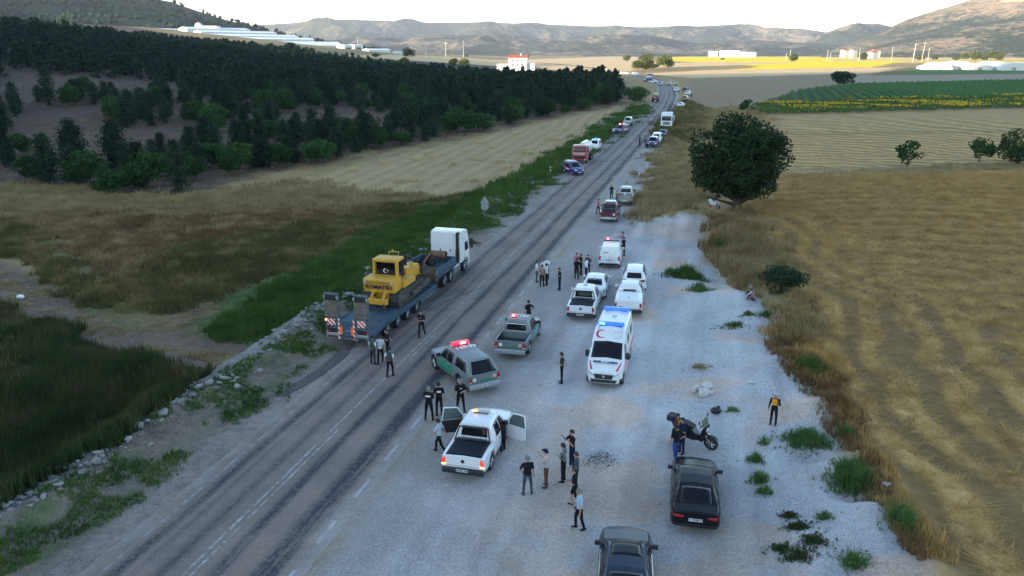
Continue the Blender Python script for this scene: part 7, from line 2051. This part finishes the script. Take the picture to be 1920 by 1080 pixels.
# right side
person("woman in white head scarf and orange vest talking on a phone on the gravel", 1449, 797, -150, 'black', 'black', 'black', 'grey', ('down', 'phone'), 'stand', cap='scarf', sleeve='long', H=1.66, patch=('front', .13, .17, 'orange'))
person("woman in brown head scarf and orange jacket next to the scooter", 1266, 838, 130, 'brown', 'black', 'black', 'brown', ('cross', 'cross'), 'stand', sleeve='long', H=1.66, patch=('front', .12, .10, 'orange'))
person("man in navy shirt next to the scooter seat", 1277, 851, -110, 'navy', 'navy', 'black', 'black', ('down', 'cross'), 'stand', H=1.76)
person("man in black T-shirt and blue jeans at the bonnet of the black saloon", 1266, 866, -20, 'black', 'blue', 'black', 'black', ('hip', 'down'), 'step', H=1.78, patch=('front', .03, .015))
person("seated man in mauve shirt on the gravel edge beside the round bush", 1414, 563, -70, 'purple', 'char', 'char', 'black', ('knee', 'knee'), 'sit', sleeve='long')
person("seated grey-haired man in white shirt leaning behind the mauve shirt", 1412, 556, -75, 'white', 'char', 'char', 'grey', ('knee', 'knee'), 'sit', sleeve='long')
# ------------------------------------------------------------------ buildings, poles, signs, small things
WALLW = nmat("white_render", [(.3, (.66, .64, .61)), (.7, (.78, .77, .74))], scale=.4, rough=.85)
ROOFW = nmat("white_sheet_roof", [(.3, (.66, .69, .72)), (.7, (.80, .82, .84))], scale=.15, rough=.45, stretch=(.1, 3, 1))
WINB = mat("far_window", (.05, .07, .09), .2)
TILE = nmat("red_roof_tile", [(.3, (.26, .07, .045)), (.7, (.38, .12, .07))], scale=2, rough=.85)
def hall(label, a, b, da, db, width, hh, roof=1.6, name="factory_hall", windows=0, group="long white factory halls below the hill", cat="building"):
    """long gabled hall from pixel a (at da metres) to pixel b (at db metres)"""
    A = at_dist(a[0], a[1], da); B = at_dist(b[0], b[1], db)
    L = math.hypot(B.x - A.x, B.y - A.y); ang = math.atan2(B.y - A.y, B.x - A.x); z = min(A.z, B.z)
    r = empty(name, (A.x, A.y, z), ang, label, cat, group)
    q = MB(); q.box(0, L, 0, width, -8, hh); q.prism([(0, hh), (width / 2, hh + roof - .1), (width, hh)], 0, .3, 0, 'x'); q.prism([(0, hh), (width / 2, hh + roof - .1), (width, hh)], L - .3, L, 0, 'x')
    q.build("wall", WALLW, r)
    q = MB(); q.prism([(-.5, hh - .1), (width / 2, hh + roof), (width + .5, hh - .1), (width + .5, hh + .15), (width / 2, hh + roof + .3), (-.5, hh + .15)], -.4, L + .4, 0, 'x'); q.build("roof", ROOFW, r)
    for k in range(windows):
        x = L * (k + .5) / windows
        MB().box(x - L / windows * .28, x + L / windows * .28, -.06, -.01, hh * .42, hh * .75).build("window", WINB, r)
    return r
hall("white factory hall farthest up the slope", (352, 66), (470, 66), 1120, 1160, 26, 8, 2.4)
hall("white factory hall second from the top of the slope", (378, 71), (520, 73), 1070, 1110, 24, 7, 2.2)
hall("white factory hall third from the top, gable at its left end", (392, 77), (560, 80), 1020, 1060, 24, 7, 2.2)
hall("white factory hall in the middle of the stepped rows", (418, 83), (590, 86), 970, 1010, 24, 7, 2.2)
hall("white factory hall second lowest in the stepped rows", (440, 88), (640, 93), 930, 965, 22, 6.5, 2)
hall("lowest white factory hall with a row of windows", (545, 94), (646, 98), 900, 930, 20, 7, 2, windows=8)
hall("long low white wall and shed left of the factory", (232, 62), (336, 64), 1000, 1030, 14, 5, 1)
hall("white factory gate block, left of two square blocks", (646, 100), (662, 100.5), 880, 888, 12, 8.5, .8, windows=1)
hall("white factory gate block, right of two square blocks", (665, 99.5), (681, 100), 900, 908, 12, 8.5, .8, windows=1)
hall("detached white shed right of the factory", (692, 103), (732, 104), 860, 875, 12, 5.5, 1.2)
hall("small white hut beside a dark tree right of the factory", (743, 106), (762, 106.5), 850, 856, 8, 4.5, .6)
s_ = at_dist(376, 56, 1150); r = empty("rooftop_block", (s_.x, s_.y, s_.z), 0, "pale block with dome above the upper factory hall", "building")
q = MB(); q.box(0, 22, 0, 14, -6, 5); q.build("wall", WALLW, r); MB().ball((-4, 6, 4.5), 5, 14).build("dome", ROOFW, r, .8)
# white house with red roof
hp = P(953, 124); hp = at_dist(953, 124, min(math.hypot(hp.x, hp.y), 620))
r = empty("white_house", (hp.x, hp.y, hp.z - 1), math.radians(-8), "two storey white house with red tiled roof behind the wood", "house")
q = MB(); q.box(0, 14.5, 0, 9, -4, 7.2); q.prism([(0, 7.2), (4.5, 9.0), (9, 7.2)], 0, .3, 0, 'x'); q.prism([(0, 7.2), (4.5, 9.0), (9, 7.2)], 14.2, 14.5, 0, 'x'); q.build("wall", WALLW, r)
q = MB(); q.prism([(-.6, 7.1), (4.5, 9.2), (9.6, 7.1), (9.6, 7.4), (4.5, 9.5), (-.6, 7.4)], -.5, 15, 0, 'x'); rf = q.build("roof", TILE, r); MB().box(9, 9.8, 3, 3.8, 8.4, 10.2).build("chimney", WALLW, rf)
for x in (2.5, 6.2, 10): 
    for z in (1.2, 4.5): MB().box(x, x + 1.4, -.05, -.01, z, z + 1.5).build("window", WINB, r)
MB().box(-9, -.5, 1, 7, -4, 2.6).build("annex", WALLW, r); MB().box(15, 20, 2, 8, -4, 3.2).build("annex", WALLW, r)
# village far away
for i, (px, py, d, w_, h_) in enumerate([(1330, 104, 2600, 26, 9), (1352, 104, 2600, 60, 11), (1376, 104.5, 2600, 40, 8), (1400, 104.5, 2600, 34, 7), (1640, 101, 2500, 22, 9), (1583, 100, 2500, 18, 8), (1600, 99.5, 2500, 20, 8), (1636, 104, 2300, 30, 8)]):
    b = at_dist(px, py, d); r = empty("village_house", (b.x, b.y, b.z), 0.1 * i, ["leftmost", "widest", "third", "fourth", "uppermost right", "small left", "small middle", "lowest right"][i] + " pale house of the far village below the mountains", "house", "far village houses")
    MB().box(0, w_, 0, 14, -30, h_).build("wall", WALLW, r); MB().prism([(-1, h_), (7, h_ + 4), (15, h_)], -1, w_ + 1, 0, 'x').build("roof", TILE if i > 3 else ROOFW, r)
# greenhouses
FILM = nmat("greenhouse_film", [(.3, (.60, .58, .54)), (.7, (.74, .72, .68))], scale=.3, rough=.5)
for i, (px, w_) in enumerate([(1762, 15), (1800, 17), (1838, 13), (1868, 17), (1902, 15), (1930, 15), (1742, 8)]):
    d = 740 + (i % 2) * 14; w_ *= 1.3
    b = at_dist(px, 125, d); b.z = zt(b.x, b.y)
    r = empty("greenhouse", b, math.radians(-20), ["first", "second", "third", "fourth", "fifth", "sixth", "shed-like"][i] + " white tunnel greenhouse from the left of the row" if i < 6 else "small white shed end of the greenhouse row", "greenhouse", "white greenhouse tunnels in the far field")
    n = 12; pr = [(-w_ / 2 * math.cos(math.pi * k / n), w_ * .30 * math.sin(math.pi * k / n)) for k in range(n + 1)]
    q = MB(); q.prism([(p[0], p[1]) for p in pr], 0, 38); q.build("film_cover", FILM, r, .5)
    MB().box(-1.4, 1.4, -.08, -.01, 0, 2.4).build("door", mat("greenhouse_door", (.35, .30, .26) if i != 2 else (.25, .06, .05), .7), r)
# power poles
PM = nmat("concrete_pole", [(.3, (.50, .47, .42)), (.7, (.62, .59, .54))], scale=1, rough=.85)
def pole(px, base_py, top_py, label, d=None, grp="power poles in the far fields", tilt=0):
    b = P(px, base_py)
    dd = min(math.hypot(b.x, b.y), 1300) if d is None else d
    b = at_dist(px, base_py, dd); b.z = min(b.z, zt(b.x, b.y)) if d is None else b.z
    h_ = (base_py - top_py) / FPX * dd + max(0, 0)
    r = empty("power_pole", b, .3, label, "pole", grp)
    r.rotation_euler = (0, math.radians(tilt), .3)
    MB().tube((0, 0, -1), (0, 0, h_), .32, .18, 8).build("shaft", PM, r)
    MB().box(-1.6, 1.6, -.1, .1, h_ - 1.2, h_ - .95).build("crossarm", PM, r)
    q = MB()
    for x in (-1.4, 1.4): q.tube((x, 0, h_ - .95), (x, 0, h_ - .5), .09, .07, 6)
    q.tube((0, 0, h_), (0, 0, h_ + .4), .09, .07, 6); q.build("insulator", WALLW, r)
for px, b, t, lb in ((1474, 109, 97, "short pole left of the lone field tree"), (1481, 110, 92, "tall pole beside the lone field tree"), (1551, 110, 92, "pole left of a pair in the yellow field"), (1557, 109, 96, "shorter pole right of a pair in the yellow field"),
                     (1611, 109, 90, "single pole in the middle of the yellow field"), (1672, 108, 86, "single tall pole right of the yellow field"), (1711, 117, 88, "leaning pole nearest the greenhouses, left"), (1728, 115, 86, "leaning pole nearest the greenhouses, right"), (1741, 104, 84, "pole above the greenhouse shed"), (1713, 106, 86, "rear pole of the pair by the greenhouses"),
                     (799, 109, 84, "tall pale mast behind the wood, left"), (836, 106, 82, "thin mast behind the wood, second from left"), (869, 106, 78, "thin mast behind the wood, third from left"), (671, 90, 70, "thin mast on the factory roof line")):
    pole(px, b, t, lb, tilt=4 if 'leaning' in lb else 0)
# roadside delineator posts
for i, (px, py, lb) in enumerate(((1032, 326, "white delineator post on the left verge, nearest the camera"), (1198, 331, "white delineator post on the right edge below the blue pickup"), (1205, 198, "white delineator post on the left verge before the bend"), (1172, 148, "white delineator post far left in the bend"), (1219, 160, "white delineator post inside the bend"))):
    r = empty("delineator_post", P(px, py), RA, lb, "post", "white roadside posts")
    MB().prism([(-.07, 0), (-.06, 1.0), (-.02, 1.08), (.06, 1.0), (.07, 0)], -.04, .04).build("shaft", WPRINT, r)
    MB().box(-.065, .065, -.045, .045, .72, .88).build("reflector_band", BLACK, r)
# the back of a triangular warning sign
r = empty("road_sign", P(909, 412), RA * -1 + .1, "grey back of a triangular road sign with disc below on the left verge", "sign")
MB().tube((0, 0, 0), (0, 0, 2.5), .035, .035, 8).build("post", STEEL, r)
BK = mat("sign_back", (.32, .36, .36), .45, .4)
MB().prism([(-.52, 1.75), (0, 2.62), (.52, 1.75)], .04, .06).build("triangle_plate", BK, r)
MB().lathe([(.001, .04), (.40, .04), (.40, .06), (.001, .06)], 24, 'y', (0, 0, 1.42)).build("round_plate", BK, r)
MB().box(-.3, .3, .02, .04, 1.95, 2.0).build("bracket", STEEL, r)
# straw bales in the narrow field
BALE = nmat("straw_bale", [(.3, (.30, .22, .10)), (.7, (.46, .36, .19))], scale=6, rough=.95, bump=.5)
bm_ = MB().box(-.75, .75, -.35, .35, 0, .62, 0, .05).mesh("straw_bale"); bm_.materials.append(BALE)
for i, (px, py) in enumerate([(775, 340), (745, 342), (664, 321), (721, 307), (783, 301), (813, 296), (890, 300), (848, 309), (925, 278), (938, 305), (951, 316), (887, 341), (900, 269), (1026, 262), (966, 252), (1061, 245), (1043, 263), (1020, 238), (994, 290), (982, 285)]):
    o = link("straw_bale", bm_, None); o.location = P(px, py); o.rotation_euler = (0, 0, RA * -1 + (i * 37 % 10) * .12)
    tag(o, "rectangular straw bale lying in the narrow stubble field left of the road", "bale", "straw bales in the narrow field")
# rocks on the lay-by and rubble on the bank
ROCK = nmat("pale_rock", [(.3, (.40, .37, .33)), (.7, (.62, .60, .56))], scale=3, rough=.9, bump=.5)
ROCK2 = nmat("bank_rubble", [(.3, (.13, .12, .115)), (.55, (.27, .25, .24)), (.8, (.42, .40, .385))], scale=.9, rough=.95, coords='World')
def rock_mesh(seed, s, sub=2):
    bm = bmesh.new(); bmesh.ops.create_icosphere(bm, subdivisions=sub, radius=1)
    g = random.Random(seed); ax = [Vector((g.gauss(0, 1), g.gauss(0, 1), g.gauss(0, 1))).normalized() for _ in range(12)]; lim = [g.uniform(.38, .8) for _ in ax]
    for v in bm.verts:
        for a, l in zip(ax, lim):
            d = v.co.dot(a)
            if d > l: v.co -= a * (d - l)
        v.co = Vector((v.co.x * s[0], v.co.y * s[1], v.co.z * s[2]))
    me = bpy.data.meshes.new("rock"); bm.to_mesh(me); bm.free()
    return me
for i, (px, py, s, lb) in enumerate([(1318, 740, .50, "largest pale broken rock of the pile right of the ambulance"), (1308, 728, .32, "pale rock at the back of the rock pile"), (1326, 726, .38, "pale slab on the top of the rock pile"), (1297, 734, .26, "small pale rock at the left of the rock pile"), (1330, 737, .26, "small pale rock at the right of the rock pile"), (1312, 752, .18, "tiny pale stone below the rock pile"), (1408, 718, .28, "single pale rock between the pile and the woman"), (1658, 912, .34, "flat pale stone at the straw edge lower right")]):
    o = link("rock", rock_mesh(i, (s, s * .8, s * .55)), None, [ROCK]); p = P(px, py); o.location = (p.x, p.y, p.z + s * .2); o.rotation_euler = (0, 0, i); tag(o, lb, "rock")
protos = [rock_mesh(50 + i, (1, .8, .6), 1) for i in range(5)]
pv = []
for me in protos:
    v = np.array([x.co[:] for x in me.vertices]); f = np.array([list(p.vertices) for p in me.polygons]); pv.append((v, f)); bpy.data.meshes.remove(me)
def rubble(name, pts, sizes, m, label):
    VV, FF, off = [], [], 0
    for i, (p, s) in enumerate(zip(pts, sizes)):
        v, f = pv[i % 5]; a = i * 2.4; c, sn = math.cos(a), math.sin(a)
        q = np.stack([(v[:, 0] * c - v[:, 1] * sn), (v[:, 0] * sn + v[:, 1] * c), v[:, 2]], 1) * s + p + [0, 0, s * .2]
        VV.append(q); FF.append(f + off); off += len(v)
    tag(link(name, np_mesh(name, np.vstack(VV), np.vstack(FF)), None, [m]), label, "stones", kind="stuff")
s1 = rng.uniform(-25, 75, 2600); t1 = np.clip(rng.normal(8.9, .75, 2600), 7.2, 10.6)
xy = RO + s1[:, None] * RU + t1[:, None] * RN
kk = track_gap(xy[:, 0], xy[:, 1]) < .4; xy = xy[kk]
rubble("bank_rubble", np.column_stack([xy, terrain(xy[:, 0], xy[:, 1])]), np.clip(rng.lognormal(-2.1, .6, len(xy)), .04, .45), ROCK2, "loose grey stones heaped along the bank left of the road")
pg = scatter(GRAVEL, 1500, 88)
rubble("loose_gravel", pg[pg[:, 1] < 90], np.clip(rng.lognormal(-3.3, .5, len(pg)), .02, .10), nmat("loose_stone", [(.3, (.24, .23, .22)), (.7, (.52, .50, .48))], scale=.8, rough=.95, coords='World'), "small loose stones scattered over the lay-by gravel")
# litter
q = MB(); q.ball((0, 0, .16), .26, 8, 0, (1.1, .8, .7)); q.ball((.12, .05, .3), .1, 6); o = q.build("black_bag", mat("black_bag", (.012, .012, .014), .4), None, 1); o.location = P(1342, 775); tag(o, "crumpled black bag on the gravel behind the scooter", "bag")
q = MB(); q.ball((0, 0, .15), .28, 8, 0, (1.2, .8, .7)); o = q.build("white_bag", WPRINT, None, 1); o.location = P(39, 560); tag(o, "white plastic bag beside the farm track", "bag")
# scattered black ash on the lay-by
q = []
g = np.random.default_rng(9); c = P(1128, 863); a = c + Vector((-.7, -.25, 0)); b = c + Vector((.6, .1, 0))
for cc, sx, sy in ((c + Vector((-.45, -.2, 0)), .22, .30), (c + Vector((.25, .05, 0)), .26, .34), (c + Vector((0, .35, 0)), .35, .22)):
    q.append(np.column_stack([cc.x + g.normal(size=130) * sx, cc.y + g.normal(size=130) * sy, np.zeros(130)]))
q = np.vstack(q); q[:, 2] = terrain(q[:, 0], q[:, 1]) - .005
rubble("burnt_crumbs", q, g.uniform(.012, .05, len(q)), mat("burnt_rubber", (.012, .012, .013), .8), "scatter of black burnt crumbs on the gravel")
# crop rows and sunflowers in the right middle distance
def crop_rows():
    A = W((1432, 196), (1500, 170), (1600, 158), (1960, 150), (1960, 183), (1700, 188), (1440, 197))
    lo, hi = A.min(0), A.max(0); dirv = np.array([.30, .954]); nrm = np.array([.954, -.30])
    V, F = [], []; off = 0
    c = A.mean(0)
    for k in np.arange(-220, 220, 3.7):
        s = np.arange(-320, 320, 1.3)
        p = c + nrm * (k + .25 * (rng.random(len(s))[:, None] - .5)) + dirv * s[:, None]
        m = poly_sdf(p[:, 0], p[:, 1], A) < 0
        p = p[m]
        if len(p) < 3: continue
        z = terrain(p[:, 0], p[:, 1]); hgt = rng.uniform(.75, 1.35, len(p))
        w_ = rng.uniform(.55, .95, len(p))
        a = rng.random(len(p)) * 3.14
        ca, sa = np.cos(a), np.sin(a)
        base = np.array([(1, 0, .2), (0, 1, .25), (-1, 0, .2), (0, -1, .25), (0, 0, 1)])
        q = np.stack([base[None, :, 0] * ca[:, None] - base[None, :, 1] * sa[:, None], base[None, :, 0] * sa[:, None] + base[None, :, 1] * ca[:, None], np.broadcast_to(base[None, :, 2], (len(p), 5))], -1)
        q = q * np.stack([w_, w_, hgt], -1)[:, None, :] + np.column_stack([p, z])[:, None, :]
        f = np.array([(0, 1, 4), (1, 2, 4), (2, 3, 4), (3, 0, 4)])
        F.append((f[None] + 5 * np.arange(len(p))[:, None, None]).reshape(-1, 3) + off); V.append(q.reshape(-1, 3)); off += 5 * len(p)
    stuff("green_crop", np.vstack(V), np.vstack(F), nmat("crop_leaves", [(.3, (.040, .105, .022)), (.7, (.085, .185, .042))], scale=.6, rough=.85, coords='World', trans=.15), "dense rows of green crop plants in the right middle distance", "crop")
    S = W((1424, 212), (1440, 197), (1700, 188), (1960, 181), (1960, 202), (1700, 208), (1440, 216))
    p = scatter(S, 9000, 33)
    v, f = quads(np.repeat(p, 2, 0) + rng.normal(size=(18000, 3))[:2 * len(p)] * [.3, .3, .12] + [0, 0, .75], .42, 5, 0)
    stuff("sunflower_leaves", v, f, nmat("sunflower_leaves", [(.3, (.045, .095, .02)), (.7, (.10, .15, .03))], scale=.3, rough=.85, coords='World', trans=.15), "leafy sunflower plants in a strip before the green crop", "crop")
    k = (fbm(p[:, 0] / 12, p[:, 1] / 6, 3, 4) + .25 * rng.random(len(p)) > .70); pf = p[k]
    v, f = quads(pf + [0, 0, 1.25], .20 + .06 * rng.random(len(pf)), 6, .0, 1.0)
    stuff("sunflower_heads", v, f, nmat("sunflower_petals", [(.3, (.42, .28, .012)), (.7, (.62, .44, .02))], scale=.4, rough=.8, coords='World'), "yellow sunflower heads in the strip before the green crop", "crop")
crop_rows()
# evening haze in the valley
hz_m = bpy.data.materials.new("haze"); hz_m.use_nodes = True
nt = hz_m.node_tree; nt.nodes.remove(nt.nodes["Principled BSDF"])
pvn = nt.nodes.new("ShaderNodeVolumePrincipled"); pvn.inputs["Color"].default_value = (.80, .88, 1.0, 1); pvn.inputs["Density"].default_value = 6.2e-5; pvn.inputs["Anisotropy"].default_value = .2
nt.links.new(pvn.outputs[0], nt.nodes["Material Output"].inputs["Volume"])
o = MB().box(-12600, 12600, -12600, 12600, -30, 760).build("haze", hz_m); tag(o, kind="stuff")
tag(o, "thin blue evening haze filling the valley", "haze")
